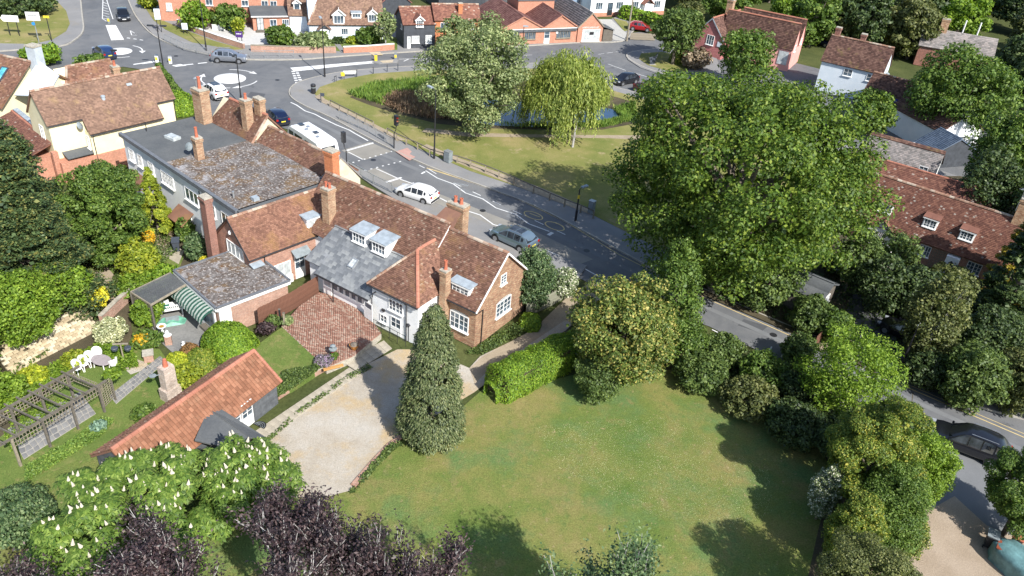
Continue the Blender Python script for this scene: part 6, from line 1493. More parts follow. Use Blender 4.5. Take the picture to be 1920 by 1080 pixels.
def signal(label, base, h, off, face, z=.12):
    o = thing('traffic_light', label, 'traffic light', (*at(*base, z), z)); f = Vector((math.cos(R(face)), math.sin(R(face))))
    mb = MB(); mb.tube([(0, 0, 0), (0, 0, h * .55), (off[0] * .8, off[1] * .8, h * .68), (off[0], off[1], h * .8), (off[0], off[1], h)], .06, 8); mb.build('pole', 'black', o)
    mb = MB(); mb.box((off[0], off[1], h + .1), (.38, .34, 1.15), rz=R(face)); hd = mb.build('signal_head', 'black', o)
    for i, m in enumerate(('lamp_red', 'terracotta', 'darkgrey')):
        mb = MB(); c = Vector((off[0], off[1], h + .45 - i * .35)); mb.tube([c + Vector((f.x, f.y, 0)) * .16, c + Vector((f.x, f.y, 0)) * .23], .12, 12); mb.build('lens', m, hd)
        mb = MB(); mb.box(c + Vector((f.x * .27, f.y * .27, .13)), (.22, .27, .02), rz=R(face)); mb.build('visor', 'black', hd)
    mb = MB(); mb.box((off[0] * .5, off[1] * .5, h + .1), (.5, .05, 1.3), rz=R(face + 90)); 
    return o
signal('black traffic signal on a cranked pole on the pavement by the green', (739, 278), 3.2, (.25, -.1), -40)
signal('black traffic signal beside the rear end of the caravan', (650, 309), 2.9, (-.25, .15), 140)

def guardrail(label, px, group='pedestrian guard rails', z=.12, pitch=1.9, h=1.0):
    P = [Vector(at(u, v, z)) for u, v in px]; o = thing('guard_rail', label, 'railing', (P[0].x, P[0].y, z), 0, group); inf = MB()
    for a, b in zip(P[:-1], P[1:]):
        L = (b - a).length; n = max(1, round(L / pitch)); d = (b - a) / n
        for i in range(n + (1 if b is P[-1] else 0)):
            q = a + d * i - P[0]; post(o, (q.x, q.y), h + .05, .06, 'galv')
        a_, b_ = a - P[0], b - P[0]
        for zz in (.12, h): m = MB(); m.beam((a_.x, a_.y, zz), (b_.x, b_.y, zz), .04, .04); m.build('rail', 'galv', o)
        m = int(L / .13)
        for i in range(m): q = a_ + (b_ - a_) * (i + .5) / m; inf.beam((q.x, q.y, .14), (q.x, q.y, h - .02), .012, .012)
    inf.build('infill_bars', 'galv', o, kind='stuff'); return o
guardrail('galvanised guard rail along the kerb from the pond bend to the signal', [(637, 224), (690, 248), (738, 276)])
guardrail('galvanised guard rail curving round the upper junction by the grey crossover', [(309, 77), (345, 94), (395, 105), (455, 110)])
guardrail('straight galvanised guard rail below the low brick wall with shrubs', [(470, 109), (551, 108)])
guardrail('galvanised guard rail on the house side behind the tiled porches', [(655, 318), (700, 345), (735, 362)])

def postrail(label, px, z=.15, h=.75, rail=True):
    P = [Vector(at(u, v, z)) for u, v in px]; o = thing('post_and_rail_fence', label, 'fence', (P[0].x, P[0].y, z))
    for p in P: q = p - P[0]; post(o, (q.x, q.y), h, .15, 'wood_pale')
    if rail:
        for a, b in zip(P[:-1], P[1:]): m = MB(); m.beam((a.x - P[0].x, a.y - P[0].y, h + .03), (b.x - P[0].x, b.y - P[0].y, h + .03), .10, .08); m.build('rail', 'wood', o)
    return o
postrail('weathered knee rail fence at the pond end of the green', [(619, 199), (636, 208), (652, 216), (668, 224), (684, 232), (700, 240)])
postrail('long weathered knee rail fence between pavement and green running into oak shade', [(726, 252), (743, 262), (762, 271), (783, 280), (806, 292), (832, 300), (857, 305), (882, 313), (910, 323), (935, 333), (963, 345), (1000, 362), (1030, 375), (1058, 387), (1088, 398), (1112, 409)])
for i, (u, v) in enumerate(((669, 144), (700, 138), (726, 134), (746, 132), (778, 130), (806, 130))):
    o = thing('verge_post', 'thin dark post on the pond verge, one of a spaced row beside the top road', 'post', (*at(u, v, .15), .15), 0, 'posts along the pond verge'); mb = MB(); mb.box((0, 0, .45), (.1, .1, .9)); mb.build('post', 'darkgrey', o); mb = MB(); mb.box((0, 0, .92), (.13, .13, .06)); mb.build('cap', 'wood', o)
for lab, (u, v), m, h in (('yellow and white keep-left bollard nearer the dark twin lamp', (295, 117), 'white', .95), ('yellow and white keep-left bollard on the right of the twin lamp', (320, 119), 'white', .95), ('solid yellow bollard on the traffic island', (705, 115), 'yellow', .95),
                     ('grey and white bollard on the right end of the traffic island', (742, 112), 'greycab', .95), ('yellow bollard at the top of the painted splitter island', (205, 44), 'greycab', .95)):
    o = thing('bollard', lab, 'bollard', (*at(u, v, .02), .02)); mb = MB(); mb.prism([(-.18, -.12), (.18, -.12), (.18, .12), (-.18, .12)], 0, h); mb.build('body', m, o); mb = MB(); mb.box((0, 0, h * .55), (.30, .26, .4)); mb.build('face', 'yellow', o); mb = MB(); mb.box((0, 0, h + .03), (.4, .28, .06)); mb.build('cap', 'galv', o)
o = thing('litter_bin', 'black litter bin at the corner of the pavement by the green', 'bin', (*at(588, 175, .12), .12)); mb = MB(); mb.lathe((0, 0, 0), [(.27, 0), (.3, .1), (.3, .95), (.33, .98), (.33, 1.1), (.2, 1.22)], 14); mb.build('body', 'black', o); mb = MB(); mb.lathe((0, 0, .75), [(.31, 0), (.31, .1)], 14); mb.build('band', 'greycab', o)
for lab, (u, v), s in (('grey-green metal cabinet beside the knee rail fence', (840, 303), (.75, .6, 1.2)), ('pale grey metal cabinet in oak shade at the end of the knee rail', (1108, 399), (.55, .45, 1.3))):
    o = thing('utility_cabinet', lab, 'cabinet', (*at(u, v, .15), .15), R(-35)); mb = MB(); mb.box((0, 0, s[2] / 2), s); mb.build('body', 'greycab', o); mb = MB(); mb.box((0, 0, s[2] + .02), (s[0] + .06, s[1] + .06, .05)); mb.build('lid', 'galv', o); mb = MB(); mb.box((0, -s[1] / 2 - .01, s[2] / 2), (s[0] * .9, .02, s[2] * .85)); mb.build('door', 'greycab', o)
o = thing('finger_post', 'dark notice post and small black board by the pavement corner', 'sign', (*at(602, 192, .15), .15)); mb = MB(); mb.box((0, 0, .6), (.08, .08, 1.2)); mb.build('post', 'darkgrey', o); mb = MB(); mb.box((.2, 0, 1.0), (.5, .04, .4)); mb.build('board', 'darkgrey', o)
for lab, (u, v), w_, h_, m, a in (('white street name plate on two short posts beside the pond verge', (656, 145), 1.7, .35, 'white', 18), ('small yellow notice on a post at the pond corner', (643, 149), .5, .5, 'yellow', 18), ('black cycle stand hoop by the pond corner', (629, 153), .5, .8, 'black', 70)):
    o = thing('roadside_sign', lab, 'sign', (*at(u, v, .15), .15), R(a))
    for x in (-w_ / 2 + .05, w_ / 2 - .05): post(o, (x, 0), .75, .05, 'darkgrey')
    mb = MB(); mb.box((0, 0, .7), (w_, .05, h_) if m != 'black' else (w_, .06, .06)); mb.build('board', m, o)
def big_sign(label, base, w_, h_, hp, mat, ang, posts=2, extra=None, pointed=False, pm='black', mk=True):
    o = thing('road_sign', label, 'road sign', (*at(*base, .15), .15), R(ang))
    for x in ((-w_ * .3, w_ * .3) if posts == 2 else (0,)): post(o, (x, .05), hp + h_ * .5, .09, pm)
    mb = MB(); P = [(-w_ / 2, hp), (w_ / 2, hp), (w_ / 2, hp + h_), (-w_ / 2, hp + h_)]
    if pointed: P = [(-w_ / 2, hp), (w_ / 2, hp), (w_ / 2, hp + h_), (-w_ / 2, hp + h_), (-w_ / 2 - .3, hp + h_ / 2)]
    n = len(P); mb.add([(x, -.03, z_) for x, z_ in P] + [(x, .03, z_) for x, z_ in P], [tuple(range(n)), tuple(reversed(range(n, 2 * n)))] + [(i, i + n, (i + 1) % n + n, (i + 1) % n) for i in range(n)])
    bd = mb.build('sign_panel', mat, o)
    if mk: marks(bd, -w_ * .35, w_ * .3, -.04, hp + h_ * .6, h_ * .16, 'darkgrey' if mat == 'white' else 'white', 9)
    if extra: m = MB(); m.lathe((0, 0, 0), [(.22, 0), (.22, .04)], 14); q = m.build('blue_disc', 'blue', o, (-.1, -.1, hp - .4)); q.rotation_euler = (R(90), 0, 0)
    return o
big_sign('white arrow-shaped road sign on two black posts at the far left', (28, 67), 2.0, .85, 1.9, 'white', 8, pointed=True)
big_sign('white rectangular road sign on a grey pole with blue disc', (73, 79), 1.7, 1.1, 2.9, 'white', 12, posts=1, extra=True, pm='galv')
big_sign('thin black post with small yellow plate beside the white signs', (97, 77), .75, .3, 3.1, 'yellow', 8, posts=1, mk=False)
big_sign('pale blue-white tall sign on black posts by the brick hall corner', (300, 60), .8, 1.5, 1.8, 'render_blue', 20, posts=2)
big_sign('small tilted pale sign on the grass by the low brick wall', (348, 63), .8, .9, .6, 'render_blue', 10, posts=2)
big_sign('purple sign board by the forecourt wall', (450, 82), 1.0, .85, .9, 'purple', 8, posts=2)
low_wall('boundary_wall', [(334, 46), (370, 62), (410, 76), (458, 91)], .3, .75, 'brick_wall', 'low brick wall with white coping along the clinic forecourt', .15, 'white')
low_wall('boundary_wall', [(471, 96), (520, 98), (565, 99), (630, 99)], .3, .85, 'brick_wall', 'weathered brick wall under the silvery shrubs', .12, 'wood_pale')
low_wall('boundary_wall', [(644, 99), (690, 97), (739, 93)], .3, .85, 'brick_shop', 'neat red brick wall with white coping in front of the white cottage', .12, 'white')
for i, (u, v) in enumerate(((437, 58), (449, 58))):
    o = thing('blue_bin', ('left one of the two blue bins on the pale forecourt', 'right one of the two blue bins, with a red lid, on the pale forecourt')[i], 'bin', (*at(u, v, .17), .17), R(15)); w_ = (.95, .6)[i]
    mb = MB(); mb.prism([(-w_ / 2, -.4), (w_ / 2, -.4), (w_ / 2, .4), (-w_ / 2, .4)], .08, 1.1); mb.build('body', 'blue', o); mb = MB(); mb.slab([(-w_ / 2 - .04, -.44, 1.12), (w_ / 2 + .04, -.44, 1.12), (w_ / 2 + .04, .44, 1.28), (-w_ / 2 - .04, .44, 1.28)], .05); mb.build('lid', ('blue', 'red')[i], o)
o = thing('white_skip', 'white low box beside the bushes on the forecourt', 'box', (*at(411, 55, .17), .17), R(10)); mb = MB(); mb.prism([(-.9, -.4), (.9, -.4), (.9, .4), (-.9, .4)], 0, .7); mb.build('body', 'white', o); mb = MB(); mb.box((0, 0, .73), (1.9, .9, .06)); mb.build('lid', 'render_white', o)
o = thing('traffic_cone', 'orange and white traffic cone outside the corner shop', 'cone', (*at(1683, 242), 0)); mb = MB(); mb.lathe((0, 0, 0), [(.2, .04), (.15, .3), (.05, .9), (.03, .95)], 12); mb.build('cone', 'orange', o); mb = MB(); mb.lathe((0, 0, 0), [(.158, .32), (.098, .62)], 12); mb.build('white_sleeve', 'white', o); mb = MB(); mb.box((0, 0, .02), (.5, .5, .04)); mb.build('base', 'black', o)
o = thing('sculpture', 'dark wing-shaped sculpture on the small grass island', 'sculpture', (*at(1223, 121, .15), .15), R(20)); mb = MB(); mb.add([(-.3, -.1, 0), (.3, -.1, 0), (.35, .1, 0), (-.35, .1, 0), (-.7, 0, 1.1), (.2, -.05, 1.3), (.75, 0, 2.0), (.1, .1, .9)], [(0, 1, 6, 5), (1, 2, 6), (2, 3, 7, 6), (3, 0, 4, 7), (0, 5, 4), (4, 5, 7), (5, 6, 7), (0, 3, 2, 1)]); mb.build('wings', 'darkgrey', o); mb = MB(); mb.box((0, 0, -.02), (1, .6, .15)); mb.build('plinth', 'mortar', o)

# ================================================================== fences and garden things
def board_fence(name, label, px, z, h, mat, bw=.12, rail=True):
    P = [Vector(at(u, v, z)) for u, v in px]; o = thing(name, label, 'fence', (P[0].x, P[0].y, z)); stuff = MB(); cnt = 0; proto = None
    for a, b in zip(P[:-1], P[1:]):
        L = (b - a).length; n = int(L / bw); d = (b - a) / n; rz = math.atan2(d.y, d.x)
        for i in range(n):
            q = a + d * (i + .5) - P[0]; hh = h + random.uniform(-.015, .015)
            if proto is None: m = MB(); m.box((0, 0, h / 2), (bw * .88, .025, h)); ob = m.build('board', mat, o); proto = ob
            else: ob = proto.copy(); COL.objects.link(ob)
            ob.location = (q.x, q.y, random.uniform(-.02, .02)); ob.rotation_euler = (0, 0, rz)
        for zz in (.3, h - .3): m = MB(); a_, b_ = a - P[0], b - P[0]; nn = Vector((-d.y, d.x)).normalized() * .04; m.beam((a_.x + nn.x, a_.y + nn.y, zz), (b_.x + nn.x, b_.y + nn.y, zz), .04, .08); m.build('rail', mat, o)
    return o
board_fence('brown_fence', 'brown close-boarded fence between brick extension and red brick patio', [(486, 613), (548, 582), (598, 550)], .3, 1.65, 'fence_brown')
board_fence('grey_fence', 'grey-green board fence beside the round bush at the brick gable', [(985, 596), (1030, 575), (1062, 557)], 0, 1.3, 'fence_grey')
board_fence('grey_fence', 'weathered grey fence with gate by the white terrace porch', [(322, 420), (345, 438), (362, 450)], 0, 1.6, 'wood_pale')
board_fence('driveway_fence', 'short brown board fence at the shaded driveway entrance', [(1525, 652), (1545, 632), (1565, 610)], .15, 1.1, 'fence_brown')
board_fence('bank_fence', 'rustic fence panel below the car with the red roof', [(1181, 74), (1205, 75), (1228, 76)], .1, 1.1, 'wood_pale', .2)
# pale block wall on the far left: every block its own piece
wa, wb = Vector(at(20, 704)), Vector(at(188, 618)); dW = (wb - wa).normalized(); LW = (wb - wa).length; rzW = math.atan2(dW.y, dW.x)
PW = thing('block_wall', 'pale yellow stepped block retaining wall with dark open joints at far left', 'wall', (wa.x, wa.y, 0), rzW)
mb = MB(); mb.add([(0, .18, 0), (LW, .18, 0), (LW, 2.2, 0), (0, 2.2, 0), (0, 1.42, 1.62), (LW, 1.42, 1.62), (LW, 2.2, 1.62), (0, 2.2, 1.62)], [(0, 3, 2, 1), (4, 5, 6, 7), (0, 1, 5, 4), (1, 2, 6, 5), (2, 3, 7, 6), (3, 0, 4, 7)]); mb.build('backing', 'soil', PW)
bp = None; rows_ = 11
for r_ in range(rows_):
    n_ = int(LW / .42)
    for i in range(n_):
        x = (i + (.5 if r_ % 2 else 0)) * .42 + random.uniform(-.03, .03)
        if random.random() < .06 or x > LW - .2: continue
        if bp is None: m = MB(); m.box((0, 0, 0), (.385, .22, .125)); ob = m.build('block', island('pale_blocks', [(0, (.36, .29, .19)), (.5, (.50, .42, .28)), (1, (.58, .52, .40))], obj=True), PW); bp = ob
        else: ob = bp.copy(); COL.objects.link(ob)
        ob.location = (x + .2, .10 + r_ * .115, .08 + r_ * .148); ob.rotation_euler = (0, 0, random.uniform(-.03, .03))
low_wall('old_garden_wall', [(192, 612), (222, 582), (255, 552)], .25, .9, 'brick_wall', 'old reddish garden wall running up behind the yellow flowers', 0, 'mortar')

# pergola
PG = thing('pergola', 'long weathered timber pergola with square trellis panels over crazy paving', 'pergola', (-27.37, 32.24), R(63.6))
PLn, PWd, PH = 5.6, 2.5, 2.15
for i in range(4):
    post(PG, (i * PLn / 3 - .2, 0), PH, .13, 'wood_pale' if i < 1 else 'wood'); post(PG, (i * PLn / 3 - .5, PWd), PH, .13, 'wood')
post(PG, (PLn + .9, 0.35), PH - .1, .1, 'wood')
for y in (0, PWd): mb = MB(); mb.beam((-.9 - (.3 if y else 0), y, PH + .02), (PLn + .4, y, PH + .02), .09, .15); mb.build('beam', 'wood', PG)
for i in range(9): mb = MB(); x = -.6 + i * .74; mb.beam((x - .1, -.25, PH + .13), (x - .35, PWd + .3, PH + .13), .07, .12); mb.build('rafter', 'wood', PG)
lattice(PG, (-.2, -.02), (PLn, -.02), PH - .62, PH - .08, .2, 'wood_pale', .035, False); lattice(PG, (-.5, PWd), (PLn, PWd), PH - .75, PH - .08, .2, 'wood_pale', .035, False)
lattice(PG, (PLn - .05, .05), (PLn + .9, .35), .35, PH - .2, .17, 'wood_pale', .03, False); lattice(PG, (PLn, .4), (PLn - .2, PWd), PH - .75, PH - .1, .2, 'wood_pale', .035, False)

def chair(label, px, ang, group=None):
    o = thing('garden_chair', label, 'chair', at(*px), R(ang), group)
    mb = MB(); mb.lathe((0, 0, .40), [(.24, 0), (.25, .03), (.22, .05)], 12); mb.build('seat', 'white', o)
    mb = MB(); vs = []; n = 9
    for i in range(n):
        t = R(60 + i * 240 / (n - 1)); hgt = .35 + .25 * math.sin(math.pi * i / (n - 1)); vs += [(.26 * math.cos(t), .26 * math.sin(t), .44), (.32 * math.cos(t), .32 * math.sin(t), .44 + hgt)]
    mb.add(vs, [(2 * i, 2 * i + 2, 2 * i + 3, 2 * i + 1) for i in range(n - 1)] + [(2 * i + 1, 2 * i + 3, 2 * i + 2, 2 * i) for i in range(n - 1)]); mb.build('backrest', 'white', o)
    for x, y in ((-.18, -.18), (.18, -.18), (.18, .18), (-.18, .18)): mb = MB(); mb.beam((x * 1.25, y * 1.25, 0), (x, y, .41), .04, .04); mb.build('leg', 'white', o)
    return o
for i, (u, v, a) in enumerate(((148, 700, -20), (160, 692, -20), (172, 684, -20), (186, 676, -30))):
    chair(('lowest white plastic chair of the four in line by the grey garden table', 'second white plastic chair up the line of four by the grey garden table', 'third white plastic chair up the line of four by the grey garden table', 'topmost white plastic chair of the four in line')[i], (u, v), a, 'white garden chairs')
chair('single white plastic chair on its own right of the grey garden table', (215, 692), 150, 'white garden chairs')
o = thing('garden_table', 'grey-brown oval garden table between the white plastic chairs', 'table', at(194, 690), R(-25)); mb = MB(); mb.lathe((0, 0, .68), [(.5, 0), (.52, .02), (.5, .04)], 24, sx=1.5); mb.build('tabletop', plain('taupe_plastic', (.30, .26, .26), .6), o)
for x, y in ((-.5, -.3), (.5, -.3), (.5, .3), (-.5, .3)): mb = MB(); mb.beam((x, y, 0), (x * .9, y * .9, .68), .05, .05); mb.build('leg', 'white', o)
o = thing('bird_feeder_stand', 'wooden T-shaped stand with two dark hanging baskets on tripod feet', 'plant stand', at(234, 682), R(10)); mb = MB(); mb.tube([(0, 0, 0), (0, 0, 1.7)], .05, 7); mb.build('post', 'wood_pale', o); mb = MB(); mb.beam((-.5, 0, 1.68), (.5, 0, 1.72), .07, .09); mb.build('crossbar', 'wood_pale', o)
for a in (0, 120, 240): mb = MB(); mb.beam((math.cos(R(a)) * .5, math.sin(R(a)) * .5, 0), (0, 0, .45), .06, .06); mb.build('foot', 'wood_pale', o)
for x in (-.42, .42): mb = MB(); mb.lathe((x, 0, 1.1), [(.06, 0), (.2, .1), (.24, .28), (.2, .32), (.02, .3)], 12); mb.tube([(x, 0, 1.35), (x, 0, 1.66)], .012, 4); mb.build('hanging_basket', 'darkgrey', o)
o = thing('bird_bath', 'white stone bird bath on the grey patio', 'bird bath', at(306, 628, .05)); mb = MB(); mb.lathe((0, 0, .05), [(.22, 0), (.2, .08), (.09, .14), (.08, .6), (.14, .68)], 14); mb.build('pedestal', 'white', o); mb = MB(); mb.lathe((0, 0, .7), [(.12, 0), (.32, .1), (.33, .16), (.28, .15), (.05, .08)], 16); mb.build('basin', 'white', o); mb = MB(); mb.lathe((0, 0, .8), [(.26, 0), (.26, .02)], 16); mb.build('water', plain('amber_water', (.35, .2, .03), .2), o)
o = thing('statue_plinth', 'white bust on a small reddish brick plinth at the patio edge', 'statue', at(317, 644, .05), R(20)); mb = MB(); mb.box((0, 0, .4), (.45, .4, .8)); mb.build('plinth', 'brick_wall', o); mb = MB(); mb.lathe((0, 0, .8), [(.28, 0), (.2, .06), (.1, .12), (.12, .2), (.1, .32), (.05, .4)], 12); mb.build('bust', 'white', o)
o = thing('stone_planter', 'square stone-capped brick pier beside the crazy path', 'planter', at(280, 675), R(25)); mb = MB(); mb.box((0, 0, .3), (.6, .6, .6)); mb.build('pier', 'brick_wall', o); mb = MB(); mb.box((0, 0, .64), (.72, .72, .08)); mb.build('cap', 'mortar', o)
o = thing('garden_statuette', 'small white ornament at the corner of the yellow-green shrubs', 'ornament', at(345, 652, .05)); mb = MB(); mb.lathe((0, 0, 0), [(.15, 0), (.12, .1), (.16, .3), (.08, .45), (.1, .55), (.02, .62)], 10); mb.build('figure', 'white', o); mb = MB(); mb.box((0, 0, -.02), (.4, .4, .06)); mb.build('base', 'mortar', o)
# patio table group
o = thing('potting_table', 'white slatted garden bench-table crowded with boxes under the canopy', 'table', at(318, 590, .05), R(28))
mb = MB(); mb.box((0, 0, .75), (2.0, 1.1, .06)); mb.build('tabletop', 'white', o)
for x, y in ((-.9, -.45), (.9, -.45), (.9, .45), (-.9, .45)): mb = MB(); mb.box((x, y, .36), (.07, .07, .74)); mb.build('leg', 'white', o)
for i in range(9): mb = MB(); mb.box((-.1 + i * .13, -.55, .95), (.04, .04, .35)); mb.build('slat', 'white', o)
mb = MB(); mb.box((.4, -.55, 1.14), (1.2, .06, .06)); mb.build('rail', 'white', o)
o = thing('green_crate', 'dark green box on the crowded white garden table', 'crate', (*at(308, 576, .85), .84), R(30)); mb = MB(); mb.prism([(-.35, -.25), (.35, -.25), (.35, .25), (-.35, .25)], 0, .4); mb.build('body', plain('dark_green_plastic', (.02, .13, .09), .5), o); mb = MB(); mb.box((0, 0, .42), (.75, .55, .05)); mb.build('lid', 'white', o)
o = thing('garden_sheeting', 'green and grey plastic sheets heaped against the white garden table', 'plastic sheet', at(322, 607, .05), R(30)); mb = MB(); mb.add([(-.9, -.3, .02), (.9, -.35, .02), (1.1, .3, .05), (.5, .35, .45), (-.5, .3, .5), (-1, .25, .08), (0, -.1, .3)], [(0, 1, 6), (1, 2, 6), (2, 3, 6), (3, 4, 6), (4, 5, 6), (5, 0, 6)]); mb.build('sheet', plain('pale_green_plastic', (.10, .27, .19), .5, var=.4), o); mb = MB(); mb.box((.1, .05, .35), (.9, .05, .6)); mb.build('grey_board', 'greycab', o)
o = thing('cold_frame', 'low brick cold frame with green plants by the white patio window', 'planter', at(398, 612, .05), R(48)); mb = MB(); mb.box((0, 0, .15), (1.5, .8, .3)); mb.build('frame', 'wood', o); mb = MB(); mb.box((0.2, 0, .32), (.9, .6, .06)); mb.build('plants', 'grass_fresh', o)
o = thing('terracotta_pots', 'small terracotta pot on the patio in front of the awning', 'pot', at(350, 578, .05)); mb = MB(); mb.lathe((0, 0, 0), [(.14, 0), (.2, .3), (.22, .32), (.18, .3)], 12); mb.build('pot', 'terracotta', o); mb = MB(); mb.lathe((0, 0, .25), [(.17, 0), (.1, .12), (.02, .2)], 10); mb.build('plant', 'grass_fresh', o)
def wheelie(label, px, lid, ang, z=0.0, body='darkgrey', name='wheelie_bin'):
    o = thing(name, label, 'wheelie bin', (*at(*px, z), z), R(ang)); mb = MB(); mb.add([(-.2, -.25, .05), (.2, -.25, .05), (.2, .25, .05), (-.2, .25, .05), (-.29, -.36, 1.0), (.29, -.36, 1.0), (.29, .36, 1.0), (-.29, .36, 1.0)], [(0, 3, 2, 1), (4, 5, 6, 7), (0, 1, 5, 4), (1, 2, 6, 5), (2, 3, 7, 6), (3, 0, 4, 7)]); mb.build('body', body, o)
    mb = MB(); mb.slab([(-.32, -.42, 1.03), (.32, -.42, 1.03), (.32, .42, 1.10), (-.32, .42, 1.10)], .06); mb.build('lid', lid, o)
    for x in (-.22, .22): mb = MB(); mb.tube([(x, .3, .1), (x + .05, .3, .1)], .1, 10); mb.build('wheel', 'tyre', o)
    mb = MB(); mb.tube([(-.25, .44, 1.0), (.25, .44, 1.0)], .02, 6); mb.build('handle', 'black', o); return o
wheelie('dark grey wheelie bin in the garden behind the brick cottage', (332, 470), 'darkgrey', 20)
wheelie('dark wheelie bin with grey lid nearest the big black shadow at bottom right', (1851, 1023), 'greycab', 150, body='black'); wheelie('black wheelie bin with brown lid in front of the tarpaulin car', (1868, 1047), 'bin_brown', 145, body='black'); wheelie('bin with paler brown lid beside the bushes behind the tarpaulin car', (1898, 1027), 'terracotta', 140, body='bin_brown')
o = thing('doormat', 'dark half-round scrollwork doormat outside the outbuilding door', 'doormat', (*at(487, 798, .07), .07), R(-26)); mb = MB(); n = 12; mb.add([(.45 * math.cos(math.pi * i / n), .5 * math.sin(math.pi * i / n) - .1, .02) for i in range(n + 1)], [tuple(range(n + 1))]); mb.build('mat', 'black', o)
for i in range(3): mb = MB(); mb.tube([((.12 + .12 * i) * math.cos(math.pi * k / 8), (.13 + .12 * i) * math.sin(math.pi * k / 8) - .08, .035) for k in range(9)], .012, 4); mb.build('rib', 'greycab', o)
o = thing('lantern_pedestal', 'stone lantern on a dark red pedestal at the edge of the red brick patio', 'lantern', (*at(625, 668, ZT), ZT)); mb = MB(); mb.lathe((0, 0, 0), [(.2, 0), (.17, .1), (.16, .55), (.2, .6)], 12); mb.build('pedestal', plain('dark_red_glaze', (.18, .04, .04), .5), o); mb = MB(); mb.lathe((0, 0, .6), [(.27, 0), (.28, .08), (.1, .12), (.12, .3), (.2, .34), (.05, .42)], 12); mb.build('dish', 'greycab', o)
o = thing('flower_pot', 'wide glazed pot with heathery plant on the red brick patio', 'pot', (*at(664, 655, ZT), ZT)); mb = MB(); mb.lathe((0, 0, .02), [(.17, 0), (.28, .2), (.32, .38), (.34, .4), (.3, .38)], 16); mb.build('pot', plain('ochre_glaze', (.34, .15, .04), .35, var=.3), o); mb = MB(); mb.lathe((0, 0, .36), [(.3, 0), (.24, .14), (.1, .2), (.02, .22)], 12); mb.build('plant', 'bark', o)
o = thing('area_railing', 'thin black railing guarding the basement steps of the white wing', 'railing', (*at(700, 618, ZT), ZT), R(-33))
for i in range(5): mb = MB(); mb.tube([(i * .8, 0, 0), (i * .8, 0, .95)], .02, 5); mb.build('post', 'black', o)
for zz in (.5, .95): mb = MB(); mb.tube([(0, 0, zz), (3.2, 0, zz)], .02, 5); mb.build('rail', 'black', o)
mb = MB(); mb.box((.2, .3, -.1), (.0001, .0001, .0001))
for lab, (u, v) in (('old grey timber post by the lavender-grey bush at the brown fence', (534, 612)), ('dark timber post next to the grey one at the brown fence', (526, 605))):
    o = thing('timber_post', lab, 'post', (*at(u, v, ZT), ZT)); mb = MB(); mb.box((0, 0, .6), (.12, .12, 1.2)); mb.build('post', 'wood_pale' if u > 530 else 'black', o); mb = MB(); mb.box((0, 0, 1.21), (.16, .16, .04)); mb.build('cap', 'wood', o)
o = thing('drive_lamp', 'black mushroom-topped lantern post by the white wing', 'lamp', at(766, 640)); mb = MB(); mb.tube([(0, 0, 0), (0, 0, 1.3)], .04, 6); mb.build('post', 'black', o); mb = MB(); mb.lathe((0, 0, 1.3), [(.05, 0), (.13, .2), (.22, .22), (.02, .34)], 12); mb.build('lantern', 'black', o)
o = thing('wooden_sleeper', 'pale orange timber sleeper lying on top of the low retaining wall', 'sleeper', (*at(625, 690, .55), .55), R(31)); mb = MB(); mb.box((0, 0, .06), (1.4, .2, .12)); mb.build('sleeper', plain('orange_pine', (.45, .24, .08), .8), o)
# ================================================================== vegetation
LM = {}
def lm(k, *a, **kw): LM[k] = leafmat('leaf_' + k, *a, **kw)
lm('oak', (.030, .068, .010), (.088, .155, .022), (.155, .215, .036), .28)
lm('green', (.040, .085, .016), (.095, .165, .032), (.14, .21, .05), .30)
lm('mid', (.040, .075, .022), (.095, .15, .042), (.13, .19, .06), .28)
lm('bright', (.075, .15, .015), (.16, .26, .032), (.22, .33, .05), .38)
lm('yellowgreen', (.13, .19, .020), (.23, .29, .030), (.34, .38, .05), .35)
lm('willow', (.14, .20, .045), (.25, .32, .085), (.34, .40, .13), .40)
lm('silver', (.10, .145, .060), (.19, .25, .12), (.28, .33, .19), .28)
lm('conifer', (.045, .070, .030), (.10, .135, .060), (.17, .20, .11), .15)
lm('cedar', (.025, .050, .022), (.062, .105, .042), (.15, .16, .055), .15)
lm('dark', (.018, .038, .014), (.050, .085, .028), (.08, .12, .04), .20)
lm('olive', (.055, .075, .025), (.105, .13, .045), (.15, .17, .07), .25)
lm('laurel', (.045, .085, .020), (.13, .18, .042), (.29, .28, .09), .25, tipamt=.76)
lm('holly', (.030, .065, .028), (.075, .13, .055), (.15, .21, .11), .15)
lm('plum', (.018, .013, .018), (.048, .032, .040), (.105, .080, .090), .18, spec=.4, rough=.5)
lm('chestnut', (.055, .115, .020), (.12, .205, .042), (.19, .28, .07), .32)
lm('hedge', (.075, .16, .018), (.15, .26, .026), (.23, .34, .04), .32)
lm('hedge2', (.085, .14, .020), (.16, .23, .032), (.26, .28, .05), .32)
lm('lime', (.19, .26, .02), (.30, .36, .03), (.42, .46, .05), .35)
lm('variegated', (.20, .24, .12), (.38, .41, .27), (.62, .64, .50), .2)
lm('yellowflower', (.20, .25, .03), (.55, .50, .04), (.70, .64, .06), .2)
lm('orangeflower', (.10, .18, .03), (.60, .34, .02), (.66, .40, .02), .2)
lm('whiteflower', (.07, .12, .045), (.19, .24, .14), (.62, .64, .58), .15, tipamt=.7)
lm('pinkish', (.12, .09, .07), (.25, .20, .15), (.38, .33, .27), .2)
lm('lavender', (.09, .12, .07), (.19, .15, .26), (.32, .26, .42), .15)
lm('redbrown', (.09, .06, .03), (.20, .12, .05), (.30, .17, .07), .25)
lm('bluegreen', (.06, .12, .10), (.14, .24, .20), (.22, .34, .30), .2)
lm('reed', (.16, .105, .075), (.27, .19, .145), (.36, .28, .21), .2)
lm('grassblade', (.075, .15, .03), (.14, .235, .05), (.20, .29, .07), .3)
